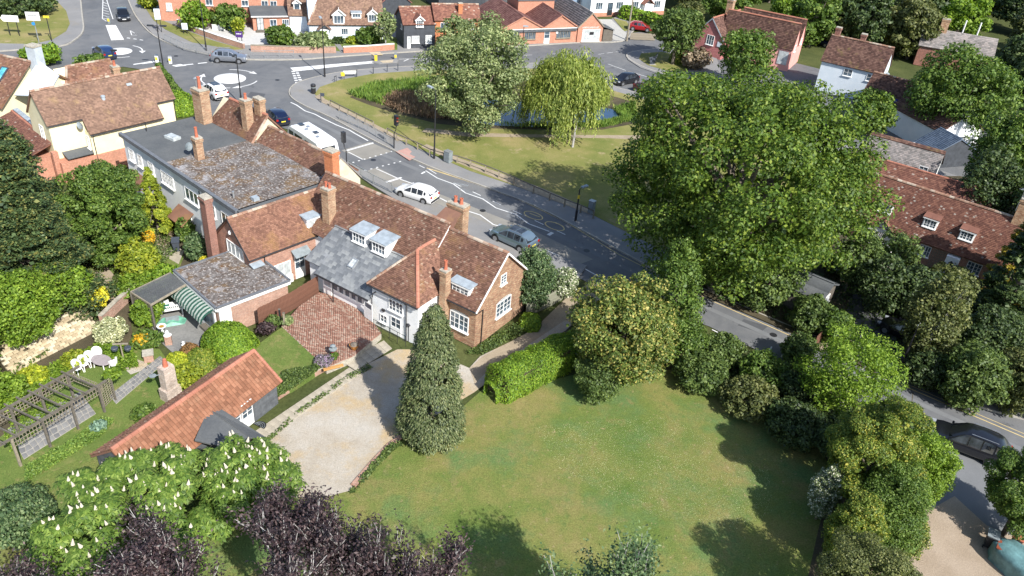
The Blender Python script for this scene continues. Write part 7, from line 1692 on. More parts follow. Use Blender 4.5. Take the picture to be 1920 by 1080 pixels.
lm('mixgreen', (.06, .11, .018), (.13, .19, .032), (.26, .27, .05), .28, tipamt=.8)
lm('gold', (.14, .13, .02), (.27, .23, .03), (.36, .30, .05), .25)

def pxm(x, y, z=0.0):
    d = Vector((x, y, z - CAM_H)); return F_PX / max(5, d.dot(_f))

def _norm(a): return a / np.maximum(np.linalg.norm(a, axis=1, keepdims=True), 1e-6)

def leaf_quads(P, N, T, size, wid=.5, fold=.12):
    """rhombic leaves: centres P, normals N, long axis T"""
    T = _norm(T - N * (T * N).sum(1, keepdims=True)); B = np.cross(N, T); s = size[:, None]
    v0 = P - T * s * .5; v2 = P + T * s * .5; v1 = P + B * s * wid * .5 + N * s * fold; v3 = P - B * s * wid * .5 + N * s * fold
    V = np.stack([v0, v1, v2, v3], 1).reshape(-1, 3)
    return V, np.arange(len(V)).reshape(-1, 4)

def clusters(rng, r, zb, zt, K, lump=.16, shape='round', rmin=.60, crad=(.20, .32)):
    i = np.arange(K) + .5; ph = np.arccos(1 - 2 * i / K); th = math.pi * (1 + 5 ** .5) * i
    d = np.stack([np.cos(th) * np.sin(ph), np.sin(th) * np.sin(ph), np.cos(ph)], 1) + rng.normal(0, .12, (K, 3)); d = _norm(d)
    a = rng.uniform(0, 6.28, 6); lum = 1 + lump * (np.sin(d[:, 0] * 3.1 + a[0]) * np.sin(d[:, 1] * 2.7 + a[1]) + .7 * np.sin(d[:, 2] * 4 + a[2] + d[:, 0] * 2.3) + .5 * np.sin(d[:, 1] * 6 + a[3]))
    rad = rng.uniform(rmin, .86, K) ** .8 * lum; h = (zt - zb) / 2; cr = rng.uniform(*crad, K) * min(r, h * 1.3)
    C = d * rad[:, None]
    if shape in ('cone', 'fullcone'):
        t = rng.uniform(0, 1, K) ** .85; th = rng.uniform(0, 6.28, K); prof = np.clip((1 - t) ** (.52 if shape == 'fullcone' else .75), .03, 1) * (np.minimum(1, t * 6 + .62))
        C = np.stack([np.cos(th) * prof * .84, np.sin(th) * prof * .84, t * 2 - 1], 1); cr = cr * (.45 + .75 * (1 - t))
        C[:, 2] *= .96
    elif shape == 'column':
        C[:, 2] = np.sign(C[:, 2]) * np.abs(C[:, 2]) ** .7; C[:, :2] *= 1.1
    elif shape == 'dome':
        C[:, 2] = np.abs(C[:, 2]) * 1.7 - .85
    C = C * np.array([r, r, h]) + np.array([0, 0, (zt + zb) / 2])
    return C, cr

def leaves_on(rng, C, cr, n, size, mode='broad', flat=.8):
    K = len(C); w_ = cr ** 2; k = rng.choice(K, n, p=w_ / w_.sum())
    d = _norm(rng.normal(size=(n, 3)) + np.array([0, 0, .25])); R_ = cr[k][:, None]
    sc = np.array([1, 1, flat]); P = C[k] + d * R_ * sc * rng.uniform(.62, 1.08, (n, 1))
    N = _norm(d * .8 + rng.normal(0, .55, (n, 3)) + np.array([0, 0, .45])); T = rng.normal(size=(n, 3)); s = size * rng.uniform(.7, 1.35, n); wid = .62
    if mode == 'droop': T = np.array([0, 0, -1.]) + rng.normal(0, .22, (n, 3)); N = _norm(d * np.array([1, 1, .2]) + rng.normal(0, .35, (n, 3)) + np.array([0, 0, .3])); wid = .30; s = s * 1.5
    if mode == 'needle':
        out = _norm(P * np.array([1, 1, 0]) + 1e-3); T = out * .9 + np.array([0, 0, -.55]) + rng.normal(0, .35, (n, 3)); N = _norm(np.array([0, 0, 1.]) + out * .6 + rng.normal(0, .35, (n, 3))); wid = .42; s = s * 1.3
    if mode == 'plate': P[:, 2] = C[k][:, 2] + (P[:, 2] - C[k][:, 2]) * .28; N = _norm(np.array([0, 0, 1.]) + rng.normal(0, .35, (n, 3))); wid = .5; s = s * 1.2
    return leaf_quads(P, N, T, s, wid)

def limbs(rng, C, r, zb, zt, base=None, bark='bark', n=9, twig=True):
    mb = MB(); h = zt - zb; tr = base or max(.06, r * .055); top = zb + h * .45; j = lambda a: rng.uniform(-a, a)
    mb.tube([(0, 0, -.05), (j(.1), j(.1), top * .4), (j(.3), j(.3), top)], [tr * 1.35, tr, tr * .6], 9)
    idx = rng.choice(len(C), min(n, len(C)), replace=False)
    for i in idx:
        c = C[i]; z0 = rng.uniform(.45, 1) * top; mid = (c[0] * .45, c[1] * .45, z0 + (c[2] - z0) * .35 + .1 * h * .3)
        mb.tube([(0, 0, z0 * .95), mid, tuple(c)], [tr * .5, tr * .3, tr * .08], 6)
    return mb

def tree(label, x, y, r, zb, zt, mat='green', shape='round', mode='broad', cat='tree', name='broadleaf_tree', cover=1.55, lf=5.4, K=None, group=None, bark='bark', z=0.0, lump=.16, seed=None, trunk=True, crad=(.16, .28), rmin=.58, flat=.72, extra=0.0, leafmax=.55, nl=9, fill=.06):
    rng = np.random.default_rng(seed if seed is not None else abs(hash((round(x, 1), round(y, 1)))) % 100000)
    o = thing(name, label, cat, (x, y, z), rng.uniform(0, 6) if shape in ('cone',) else 0, group)
    s = pxm(x, y, (zb + zt) / 2); size = min(leafmax, max(.07, lf / s)); h = zt - zb
    surf = 4 * math.pi * r * (h / 2) if shape not in ('cone', 'fullcone') else math.pi * r * math.hypot(r, h) * 1.2
    n = int(min(90000, cover * surf / (size * size * .36)))
    K = K or int(np.clip(surf / ((.22 * min(r, h * .65)) ** 2 * 2.2), 18, 420))
    C, cr = clusters(rng, r, zb, zt, K, lump, shape, rmin, crad)
    V, Fq = leaves_on(rng, C, cr, n, size, mode, flat)
    if fill:
        ni = int(n * fill); k = rng.choice(len(C), ni); zc = np.array([0, 0, (zt + zb) / 2]); Pi = zc + (C[k] - zc) * rng.uniform(.68, .92, (ni, 1)) + rng.normal(0, .45, (ni, 3)) * cr[k][:, None]
        Vi, _ = leaf_quads(Pi, _norm(rng.normal(0, .6, (ni, 3)) + _norm(Pi - zc)), rng.normal(size=(ni, 3)), size * rng.uniform(1.6, 2.4, ni), .75); V = np.concatenate([V, Vi]); Fq = np.arange(len(V)).reshape(-1, 4)
    keep = V[::4, 2] > .03
    V = V.reshape(-1, 4, 3)[keep].reshape(-1, 3); Fq = np.arange(len(V)).reshape(-1, 4)
    np_mesh('crown' if cat == 'tree' else 'foliage', V, Fq, LM[mat], o)
    if trunk: limbs(rng, C, r, zb, zt, bark=bark, n=nl).build('trunk' if cat == 'tree' else 'stem', bark, o, uv=False)
    return o

def bush(label, x, y, r, zt, mat='green', mode='broad', name='bush', cat='bush', zb=0.0, **k):
    k.setdefault('cover', 2.6); k.setdefault('lump', .08); k.setdefault('nl', 4)
    o = tree(label, x, y, r, zb, zt, mat, mode=mode, name=name, cat=cat, **k)
    return o

def solid_core(parent, r, z0, z1, sx=1.0, sy=1.0, name='hidden_core', mat='soil'):
    mb = MB(); h = z1 - z0; mb.lathe((0, 0, z0), [(r * .6, 0), (r * .95, h * .25), (r, h * .5), (r * .8, h * .8), (r * .3, h)], 10, sx=sx, sy=sy); return mb.build(name, mat, parent, uv=False)  # unseen dark core added inside, so nothing shows through the leaf shell

def clipped(label, x, y, r, zt, mat, cat='bush', name='clipped_bush', sx=1.0, sy=1.0, ang=0.0, lf=3.8, cover=2.2, z=0.0, box=2.6, **k):
    """clipped shrub: superellipsoid shell of small leaves"""
    rng = np.random.default_rng(int(abs(x * 31 + y * 17))); o = thing(name, label, cat, (x, y, z), ang); s = pxm(x, y, zt / 2); size = max(.05, lf / s)
    surf = 2 * math.pi * r * r * sx * sy + 2 * math.pi * r * (sx + sy) / 2 * zt; n = int(cover * surf / (size * size * .36))
    d = _norm(rng.normal(size=(n, 3))); d[:, 2] = np.abs(d[:, 2]) if True else d[:, 2]
    e = box; q = (np.abs(d[:, 0]) ** e + np.abs(d[:, 1]) ** e + np.abs(d[:, 2]) ** e) ** (-1 / e)
    base = d * q[:, None] * np.array([r * sx, r * sy, zt]); P = base * rng.uniform(.90, 1.03, (n, 1)); P[:, 2] = P[:, 2] * .97 + .03
    wob = 1 + .04 * np.sin(d[:, 0] * 7 + x) * np.sin(d[:, 1] * 6 + y); P *= wob[:, None]
    N = _norm(d / np.array([sx, sy, 1]) * 1.0 + rng.normal(0, .5, (n, 3)) + np.array([0, 0, .2])); V, Fq = leaf_quads(P, N, rng.normal(size=(n, 3)), size * rng.uniform(.7, 1.3, n), .65)
    np_mesh('foliage', V, Fq, LM[mat], o); solid_core(o, r * .86, .02, zt * .84, sx, sy)
    return o

def hedge(label, px, w_, h, mat, lf=4.0, z=0.0, name='hedge', cover=2.2, rough=.05):
    P = [Vector(at(u, v, z)) for u, v in px]; o = thing(name, label, 'hedge', (P[0].x, P[0].y, z)); rng = np.random.default_rng(int(P[0].x * 13 + 999)); Vs = []; core = MB()
    s = pxm(P[0].x, P[0].y, h / 2); size = max(.05, lf / s); per = w_ + 2 * h
    pts = [np.array([p.x - P[0].x, p.y - P[0].y]) for p in P]; tot = sum(np.linalg.norm(b - a) for a, b in zip(pts[:-1], pts[1:]))
    for si, (a, b) in enumerate(zip(pts[:-1], pts[1:])):
        L = np.linalg.norm(b - a); dd = (b - a) / L; nn = np.array([-dd[1], dd[0]]); n = int(cover * (L + w_ * .5) * per / (size * size * .36))
        t = rng.uniform(-w_ * .25, L + w_ * .25, n); ph = rng.uniform(0, math.pi, n); e = 3.5
        c, sn = np.cos(ph), np.sin(ph); q = (np.abs(c) ** e + np.abs(sn) ** e) ** (-1 / e)
        endk = np.clip(1 - np.maximum(0, np.maximum(-t, t - L)) / (w_ * .3), .55, 1) if True else 1
        rad = rng.uniform(.88, 1.03, n) * (1 + rough * np.sin(t * 2.1 + ph * 3) + rough * np.sin(t * .9 + 1)) * endk
        X = c * q * w_ / 2 * rad; Z = sn * q * h * rad
        Pn = np.stack([a[0] + dd[0] * t + nn[0] * X, a[1] + dd[1] * t + nn[1] * X, Z + .02], 1)
        N = np.stack([nn[0] * c, nn[1] * c, sn * 1.0], 1) + rng.normal(0, .5, (n, 3)); V, _ = leaf_quads(Pn, _norm(N), rng.normal(size=(n, 3)), size * rng.uniform(.7, 1.3, n), .65); Vs.append(V)
        core.box(((a[0] + b[0]) / 2, (a[1] + b[1]) / 2, h * .42), (L, w_ * .8, h * .8), rz=math.atan2(dd[1], dd[0]))
    V = np.concatenate(Vs); np_mesh('foliage', V, np.arange(len(V)).reshape(-1, 4), LM[mat], o); core.build('hidden_core', 'soil', o, uv=False)  # core: dark boxes added inside the hedge to block the view through it
    return o

def groundcover(name, px, n, size, mat, z=0.0, h=.25, label=None, upright=.3, wid=.5, seed=1, density=None, kindname='plants', clump=None):
    """countless low plants filling a patch"""
    P = [np.array(at(u, v, z)) for u, v in px]; rng = np.random.default_rng(seed); xs = np.array([p[0] for p in P]); ys = np.array([p[1] for p in P])
    pts = np.empty((0, 2))
    while len(pts) < n:
        c = np.stack([rng.uniform(xs.min(), xs.max(), n * 2), rng.uniform(ys.min(), ys.max(), n * 2)], 1); ins = np.zeros(len(c), bool); j = len(P) - 1
        for i in range(len(P)):
            cond = ((ys[i] > c[:, 1]) != (ys[j] > c[:, 1])) & (c[:, 0] < (xs[j] - xs[i]) * (c[:, 1] - ys[i]) / (ys[j] - ys[i] + 1e-9) + xs[i]); ins ^= cond; j = i
        if clump: ins &= (np.sin(c[:, 0] * clump + seed) * np.sin(c[:, 1] * clump * 1.3) + rng.uniform(-.6, .6, len(c))) > -.25
        pts = np.concatenate([pts, c[ins]])
    pts = pts[:n]; bump = .5 + .5 * np.sin(pts[:, 0] * 2.3 + seed) * np.sin(pts[:, 1] * 2.9)
    Z = z + rng.uniform(.02, 1, n) * h * (.45 + .55 * bump); Pn = np.column_stack([pts, Z]); N = _norm(rng.normal(0, .6, (n, 3)) + np.array([0, 0, 1.])); T = rng.normal(size=(n, 3))
    if upright > .5: T = np.array([0, 0, 1.]) + rng.normal(0, .25, (n, 3)); N = _norm(rng.normal(size=(n, 3)) * np.array([1, 1, .3])); 
    V, Fq = leaf_quads(Pn, N, T, size * rng.uniform(.6, 1.4, n), wid)
    o = np_mesh(name, V, Fq, LM[mat], kind='stuff'); tag(o, label, kindname) if label else None
    return o

# ---- the big trees round the green
tree('huge spreading oak covering the right middle of the picture', 17.39, 58.63, 11.2, 1.4, 20.2, 'oak', name='oak_tree', K=400, cover=1.6, lump=.17, crad=(.08, .145), rmin=.60, lf=6.0, seed=3, nl=30, flat=.66, fill=.09)
tree('broad grey-green willow on the near bank of the pond', -6.33, 88.19, 5.6, .6, 13.2, 'silver', name='silver_willow', K=130, lf=4.4, crad=(.15, .26), seed=4, lump=.2, bark='bark', nl=12)
wv = tree('yellow-green weeping willow beside the pond', 4.33, 89.55, 4.3, 1.6, 10.7, 'willow', name='weeping_willow', mode='droop', K=60, lf=4.2, cover=.7, fill=.05, crad=(.22, .34), seed=5, bark='bark_pale')
def strands(o, r, zt, zb, n, size, mat, seed):
    rng = np.random.default_rng(seed); Ps = []; G_ = []
    for g_ in range(46):
        th = rng.uniform(0, 6.28); f = rng.uniform(.25, 1.0) ** .6; rr = r * f * rng.uniform(.85, 1.08); zz = zb + (zt - zb) * (math.sqrt(max(0, 1 - (f / 1.06) ** 2)) * .78 + .16) * rng.uniform(.8, 1.05); G_.append((th, rr, zz, rng.uniform(.35, .75), rng.uniform(1.4, 4.2)))
    for i in range(n):
        th, rr, z0, sp, L0 = G_[rng.integers(len(G_))]; cx, cy = math.cos(th) * rr + rng.normal(0, sp), math.sin(th) * rr + rng.normal(0, sp); z0 += rng.normal(0, .25); L = L0 * rng.uniform(.5, 1.1); m = max(3, int(L / (size * .55))); t = np.linspace(0, 1, m)
        c = np.stack([cx * (1 + .06 * t) + rng.normal(0, .06, m), cy * (1 + .06 * t) + rng.normal(0, .06, m), np.maximum(z0 - L * t, .5 + rng.uniform(0, .5))], 1); Ps.append(c)
    P = np.concatenate(Ps); n = len(P); out = _norm(P * np.array([1, 1, 0])); V, Fq = leaf_quads(P, _norm(out + rng.normal(0, .6, (n, 3)) + np.array([0, 0, .4])), np.array([0, 0, -1.]) + rng.normal(0, .35, (n, 3)), size * rng.uniform(.7, 1.4, n), .36)
    return np_mesh('hanging_strands', V, Fq, LM[mat], o)
strands(wv, 4.7, 10.6, .8, 2300, .34, 'willow', 8)
o = thing('willow_pole', 'pale leaning trunk at the front of the weeping willow', 'tree trunk', (*at(1073, 278), .15)); mb = MB(); mb.tube([(0, 0, 0), (.1, .1, 2.2), (.3, .6, 4.5)], [.14, .11, .06], 8); mb.build('trunk', 'bark_pale', o); mb = MB(); mb.tube([(.1, .1, 2.2), (-.6, .4, 4.0)], [.07, .03], 6); mb.build('branch', 'bark_pale', o)
tree('tall olive-green conifer standing at the edge of the gravel drive', -4.28, 37.49, 2.15, 0.0, 10.3, 'conifer', shape='fullcone', mode='needle', name='conifer', K=420, lf=3.9, cover=3.2, crad=(.18, .30), seed=16, lump=.1)
# ---- left garden mass
tree('dark layered cedar at the left edge', -33.8, 46.6, 4.0, 0, 14.0, 'cedar', shape='cone', mode='plate', name='cedar_tree', K=120, lf=4.8, cover=3.2, crad=(.26, .42), seed=7)
tree('second dark cedar behind the first at the far left', -37.0, 51.5, 4.0, 0, 13.0, 'cedar', shape='cone', mode='plate', name='cedar_tree', K=120, lf=4.8, cover=3.0, crad=(.26, .42), seed=17)
tree('full mid-green tree behind the white terrace garden', -31.9, 53.6, 3.1, .5, 9.2, 'green', K=80, lf=4.6, seed=8, cover=2.0)
tree('low leafy green tree below the cream house wall', -35.4, 60.5, 2.6, .3, 5.6, 'green', K=50, lf=4.6, seed=81, cover=1.9)
tree('slim yellow-green cypress against the white terrace', -30.93, 59.39, 1.45, 0, 6.3, 'yellowgreen', shape='cone', mode='needle', name='cypress', K=70, lf=3.8, cover=2.6, seed=9, crad=(.22, .34))
bush('broad bright green shrub mass at the left edge below the cedars', -32.6, 42.2, 2.7, 6.3, 'bright', zb=1.2, seed=10, cover=2.2); bush('bright green shrub mass at the far left edge above the pergola', -34.6, 39.2, 2.3, 6.0, 'green', zb=.6, seed=112, cover=2.2)
bush('bright green shrub between the cedars and the pale block wall', -31.6, 45.6, 2.1, 5.4, 'bright', zb=1.5, seed=11, cover=2.2)
bush('rounded green shrub at the lower left edge near the pergola', -31.2, 37.0, 1.6, 2.2, 'bright', seed=111, cover=2.2)
bush('vivid yellow flowering shrub above the pale block wall', -30.0, 47.0, .9, 2.5, 'yellowflower', zb=.8, seed=12)
bush('loose yellow-green shrub left of the small garden lawn', -29.2, 52.2, 1.6, 3.6, 'yellowgreen', seed=13)
bush('lower bright shrub in front of the small garden lawn', -28.5, 50.3, 1.8, 1.8, 'bright', seed=14)
bush('lime green shrub next to the small garden path', -27.2, 51.6, 1.3, 1.9, 'hedge', seed=15)
bush('blue-green shrub beside the chimney of the brick cottage', -26.0, 55.5, 1.0, 2.8, 'holly', seed=16)
bush('small yellow shrub at the foot of the brick cottage chimney', -25.0, 54.3, .55, 1.3, 'yellowflower', seed=18)
bush('climbing green shrub in front of the white terrace porch', -28.1, 58.4, .8, 2.4, 'green', seed=19)
bush('orange-leaved shrub at the foot of the cypress', -31.0, 57.6, .6, 1.2, 'orangeflower', seed=20)
bush('silvery variegated shrub above the flower bed', -27.81, 44.16, 1.15, 1.9, 'variegated', seed=21, lf=4.2)
bush('green climber on the canopy trellis', -26.3, 46.6, 1.15, 2.3, 'bright', seed=22)
bush('mixed green plants by the patio corner', -25.3, 44.2, 1.3, .9, 'green', seed=23); bush('orange-yellow flowering clump by the patio corner', -25.6, 43.9, .55, 1.0, 'orangeflower', seed=24)
bush('yellow-leaved shrub behind the white chairs', -29.0, 41.3, 1.0, 1.0, 'yellowgreen', seed=25); bush('second yellow-leaved shrub left of the white chairs', -30.6, 39.2, 1.0, 1.1, 'lime', seed=26)
bush('climbing plant on the far corner of the pergola', -24.9, 38.6, .55, 2.3, 'bright', zb=1.5, seed=27, trunk=False)
bush('pale blue flowering plant beside the pergola', -24.6, 35.6, .55, .5, 'bluegreen', seed=28); bush('green plant with red flowers beside the long outbuilding roof', -22.3, 36.9, .85, .9, 'green', seed=29)
clipped('large rounded clipped hedge between patio and terrace lawn', -19.55, 44.6, 1.75, 1.75, 'hedge', sx=1.15, sy=.9, ang=R(-30))
clipped('round clipped olive-green shrub beside the long outbuilding', -20.7, 42.0, .95, 1.6, 'hedge2'); clipped('small reddish clipped shrub behind the round olive one', -21.7, 42.9, .65, 1.35, 'redbrown')
clipped('yellow-green clipped shrub mass beside the garden chimney', -21.9, 41.3, .9, 1.7, 'lime'); bush('mixed yellow and green shrub right of the garden chimney', -20.9, 40.2, 1.05, 1.7, 'yellowgreen', seed=30, cover=2.4)
bush('lavender bush flowering mauve at the patio corner', *at(606, 683, ZT), .75, .6, 'lavender', z=ZT, seed=31, lf=3.0); bush('dark plant beside the lavender', *at(626, 672, ZT), .35, .5, 'green', z=ZT, seed=32)
bush('dark purple-leaved shrub at the foot of the brown fence', *at(500, 622, ZT), .75, .7, 'plum', z=ZT, seed=33); bush('green shrub at the foot of the brown fence', *at(512, 612, ZT), .6, .9, 'mid', z=ZT, seed=34); bush('silver-green ball shrub beside the timber posts', *at(540, 608, ZT), .45, .7, 'silver', z=ZT, seed=35)
groundcover('border_plants', [(515, 735), (530, 700), (590, 690), (603, 680), (600, 692), (560, 722), (522, 745)], 5200, .16, 'mid', ZT, .5, 'dense border plants along the edge of the terrace lawn', seed=2)
groundcover('border_plants', [(495, 826), (560, 770), (640, 712), (690, 682), (700, 690), (640, 722), (560, 780), (505, 830)], 900, .15, 'mid', .03, .22, 'thin weeds along the paving slabs beside the gravel', seed=3, clump=2.5)
groundcover('border_plants', [(20, 770), (60, 712), (185, 650), (250, 660), (262, 690), (215, 700), (190, 665), (140, 690), (60, 752), (20, 800)], 9000, .17, 'bright', 0, .75, 'dense leafy flower bed between block wall and white chairs', seed=4)
groundcover('border_plants', [(48, 880), (110, 845), (190, 790), (215, 790), (190, 820), (100, 875), (50, 905)], 5200, .14, 'grassblade', 0, .45, 'wild flower strip beside the pergola', seed=5)
groundcover('border_plants', [(20, 850), (90, 800), (150, 745), (60, 760), (5, 820)], 1500, .15, 'bright', .05, .4, 'plants growing at the back of the pergola', seed=6)
groundcover('border_plants', [(655, 925), (690, 880), (725, 842), (765, 815), (775, 820), (735, 848), (700, 885), (668, 925)], 1500, .16, 'mid', .03, .35, 'weedy strip along the gravel drive edge', seed=7, clump=1.8)
groundcover('border_plants', [(870, 665), (905, 665), (990, 620), (985, 600), (940, 625), (892, 655)], 2300, .16, 'mid', .02, .5, 'low plants at the foot of the brick gable', seed=8)
groundcover('flower_specks', [(250, 560), (300, 500), (340, 470), (300, 430), (230, 470), (200, 560)], 5000, .18, 'mid', .0, .6, 'mixed planting round the small garden lawn', seed=9)
groundcover('flower_specks', [(283, 440), (320, 425), (330, 450), (300, 480)], 700, .14, 'pinkish', .02, .35, 'pots and pale flowers by the garden gate', seed=10)
groundcover('reeds', [(715, 195), (740, 178), (850, 175), (900, 190), (870, 225), (800, 222), (750, 210)], 9000, .85, 'reed', .15, .8, 'brown and mauve reeds along the near end of the pond', upright=1, wid=.10, seed=11)
groundcover('reeds', [(650, 178), (700, 158), (820, 148), (960, 152), (960, 175), (850, 175), (740, 180), (720, 198)], 11000, .7, 'grassblade', .15, .7, 'green reeds along the far bank of the pond', upright=1, wid=.12, seed=12)
groundcover('reeds', [(930, 236), (1010, 240), (1130, 240), (1195, 225), (1190, 195), (1150, 205), (1165, 222), (1100, 234), (980, 236)], 6000, .6, 'grassblade', .15, .6, 'green reeds under the weeping willow', upright=1, wid=.12, seed=13)
groundcover('clover', [(1000, 800), (1250, 780), (1440, 880), (1450, 960), (1380, 1000), (1200, 960), (1050, 880)], 14000, .035, 'variegated', .025, .03, 'pale clover flowers dotted over the big lawn', seed=14)
# ---- hedges and shrubs round the big lawn
hedge('long thick bright green clipped hedge left of the big shrubs', [(930, 742), (1000, 706), (1100, 655)], 2.4, 2.2, 'hedge', lf=3.4)
clipped('low round bright bush by the grey-green fence', *at(993, 612), .85, 1.1, 'hedge')
bush('dense grey-green holly at the corner of the brick gable', 1.62, 53.28, 1.75, 5.6, 'holly', name='holly_bush', seed=40, lf=3.8); bush('white flowering shrub next to the holly', 4.0, 55.3, 1.3, 2.7, 'whiteflower', seed=41, lf=4)
tree('big yellow-green glossy laurel tree in the centre', 8.1, 45.4, 3.9, 0, 8.5, 'laurel', name='laurel_tree', K=130, lf=5.2, cover=2.0, seed=42, lump=.2, crad=(.14, .27))
bush('round dark green shrub at the foot of the laurel tree', 6.5, 42.9, 1.7, 3.4, 'mid', seed=43, lf=4.0); bush('grey-green shrub at the upper end of the long hedge', 6.2, 49.3, 1.5, 3.4, 'mid', seed=431, lf=4.0)
tree('grey-green tree right behind the laurel', 11.5, 48.7, 2.9, .5, 10.0, 'green', shape='fullcone', K=110, lf=4.4, cover=2.0, seed=44, crad=(.22, .36))
bush('shaggy mixed shrub at the far corner of the big lawn', 14.0, 45.3, 2.1, 2.5, 'mid', seed=45); bush('tall shaggy hedge shrub on the lawn boundary, second from the corner', 16.9, 42.9, 2.1, 2.6, 'olive', seed=46); bush('dark shaggy hedge shrub on the lawn boundary under the bright tree', 19.5, 40.4, 2.3, 2.8, 'dark', seed=47)
bush('low hedge shrub between lawn corner and road', 15.9, 48.2, 1.8, 2.3, 'mid', seed=451); bush('hedge shrub between lawn and road, second from the corner', 18.7, 46.2, 1.9, 2.4, 'green', seed=452); bush('dark hedge shrub between lawn and road beside the light green tree', 21.0, 44.4, 1.8, 2.4, 'dark', seed=453)
bush('dark shrub filling the boundary below the bright tree', 22.6, 39.0, 2.6, 3.4, 'dark', seed=48)
tree('light green spreading tree overhanging the right road', 23.3, 43.3, 3.0, 1.2, 6.6, 'bright', K=60, lf=4.4, cover=1.3, seed=49, lump=.25, crad=(.2, .32), bark='bark_pale', nl=22)
bush('small dark green tree by the kerb left of the light green tree', 21.77, 48.79, 1.3, 2.8, 'mid', seed=50)
tree('large mixed yellow and green shrub tree at lower right', 21.4, 34.4, 2.8, 0, 9.2, 'mixgreen', K=60, lf=3.6, cover=2.2, seed=51); bush('ivy green shrub merging with the yellow one at lower right', 22.0, 32.0, 2.2, 6.4, 'green', seed=52, lf=3.6)
bush('white flowering shrub on the lawn side of the yellow tree', 19.3, 33.6, .9, 4.6, 'whiteflower', seed=53, lf=3.4); bush('rounded bright shrub by the big black car', 25.3, 35.8, 2.0, 5.4, 'bright', seed=54, lf=3.6); bush('glossy pale-leaved laurel on the gravel edge', 23.4, 31.6, 1.3, 3.0, 'laurel', seed=55, lf=3.4)
bush('green shrub on the bank between lawn and lower right trees', 19.6, 30.2, 1.5, 5.6, 'mixgreen', seed=56, lf=3.6); bush('rough dark shrub under the light green tree at the road edge', 25.2, 40.4, 1.8, 3.6, 'dark', seed=561)
tree('grey-green sparse tree at the bottom edge right of centre', 18.4, 25.0, 3.1, 2, 7.5, 'olive', K=60, lf=3.8, cover=1.6, seed=57, bark='bark_pale', nl=18)
tree('dark green tree at the lower right edge beside the bins', 30.6, 33.7, 2.3, .5, 6.8, 'green', K=50, lf=3.8, cover=2.0, seed=58)
# ---- right side, between the road and the cottages
tree('mass of green ivy-like foliage along the far pavement', 20.9, 57.0, 3.0, 0, 4.9, 'mid', K=60, seed=59, cover=2.0); bush('green roadside shrub left of the dark roofed garage', 17.0, 59.4, 2.3, 4.2, 'mid', seed=60, cat='bush'); bush('roadside shrub beside the short brown fence', 24.0, 53.6, 1.8, 3.2, 'mid', seed=61)
bush('lit green shrub at the corner of the shaded driveway', 25.6, 52.4, 1.5, 2.9, 'green', seed=62); tree('slender tree between garage and cottages', 28.97, 59.83, 1.9, .5, 6.4, 'mid', seed=63)
tree('rounded dark tree in front of the old cottages', 34.0, 63.6, 2.0, .3, 4.4, 'mid', seed=64); tree('yellowish shrub tree in front of the cottage door', 38.6, 61.6, 2.2, .2, 2.6, 'olive', seed=65)
tree('grey-green twiggy tree by the white-headed lamp', 31.54, 50.16, 2.4, 0, 8.6, 'olive', seed=66, bark='bark_pale', nl=16, cover=1.3); tree('dark conifer at the right edge in front of the cottages', 39.2, 54.6, 3.0, 0, 12.8, 'dark', shape='cone', mode='plate', name='dark_conifer', K=120, cover=3.0, seed=67)
tree('second dark conifer at the right edge with golden tips', 42.5, 60.0, 2.6, 0, 10.5, 'gold', shape='cone', mode='plate', name='dark_conifer', K=90, cover=2.4, seed=68)
bush('thick roadside hedge shrub right of the lamp', 33.3, 45.9, 2.5, 5.0, 'mid', seed=69); bush('roadside shrub at the far right by the kerb', 37.2, 45.9, 2.6, 5.2, 'olive', seed=70); bush('low ivy shrub spilling on the right pavement', 31.0, 47.6, 1.7, 3.2, 'dark', seed=71); bush('dark shrub behind the right roadside hedge', 36.0, 50.3, 2.6, 5.5, 'dark', seed=72)
bush('dark shrub closing the back of the shaded driveway', 33.6, 56.6, 2.6, 5.0, 'dark', seed=73); tree('dark tree behind the slatted shed', 30.2, 57.0, 2.0, .4, 5.6, 'dark', seed=74)
bush('low shrubs before the cottage porch', 29.3, 63.2, 1.8, 1.9, 'dark', seed=75)
tree('large dense tree shading the corner shop', 53.41, 99.43, 6.0, 1.5, 12.3, 'green', K=110, seed=76, cover=1.9); tree('tall dense tree at right edge behind the cottages', 50.97, 81.27, 3.9, 1, 11.4, 'green', K=80, seed=77, cover=1.9); tree('dark tree behind the rear cottage roof', 47.0, 75.5, 3.2, .5, 8.2, 'dark', seed=78, cover=1.9)
tree('tree at the right edge above the golden conifer', 50.6, 70.0, 3.6, .5, 9.0, 'mid', seed=79)
bush('green bushes in front of the white gabled house under the oak', 46.0, 106.5, 2.2, 4.2, 'green', seed=501); tree('leafy tree between oak crown and corner shop', 43.5, 98.5, 2.8, .5, 6.5, 'oak', seed=502)
# ---- top
tree('round leafy tree over the dark road by the small grass island', 21.4, 122.9, 3.7, 2, 8.6, 'mid', seed=90, cover=1.8); tree('tall green tree rising in front of the pink house', 29.5, 112.8, 4.1, 1.5, 9.2, 'green', seed=91, cover=1.8)
bush('grey-pink flowering shrub below the pink gable', 24.6, 122.2, 2.5, 3.2, 'pinkish', seed=92); clipped('green clipped hedge piece by the grass island', *at(1272, 118), 1.5, 2.2, 'hedge2', name='clipped_bush')
hedge('bright hedge beside the concrete drive', [(1166, 34), (1210, 46), (1245, 60)], 2.2, 2.2, 'hedge', lf=5)
bush('bright green bush in front of the brick hall', -50.2, 118.3, 2.4, 4.4, 'bright', seed=93); bush('large green bush beside the blue bins', -46.0, 120.6, 2.9, 3.6, 'green', seed=94); bush('reddish shrub between the two bushes at the brick hall', -48.2, 120.8, .9, 3.0, 'redbrown', seed=95)
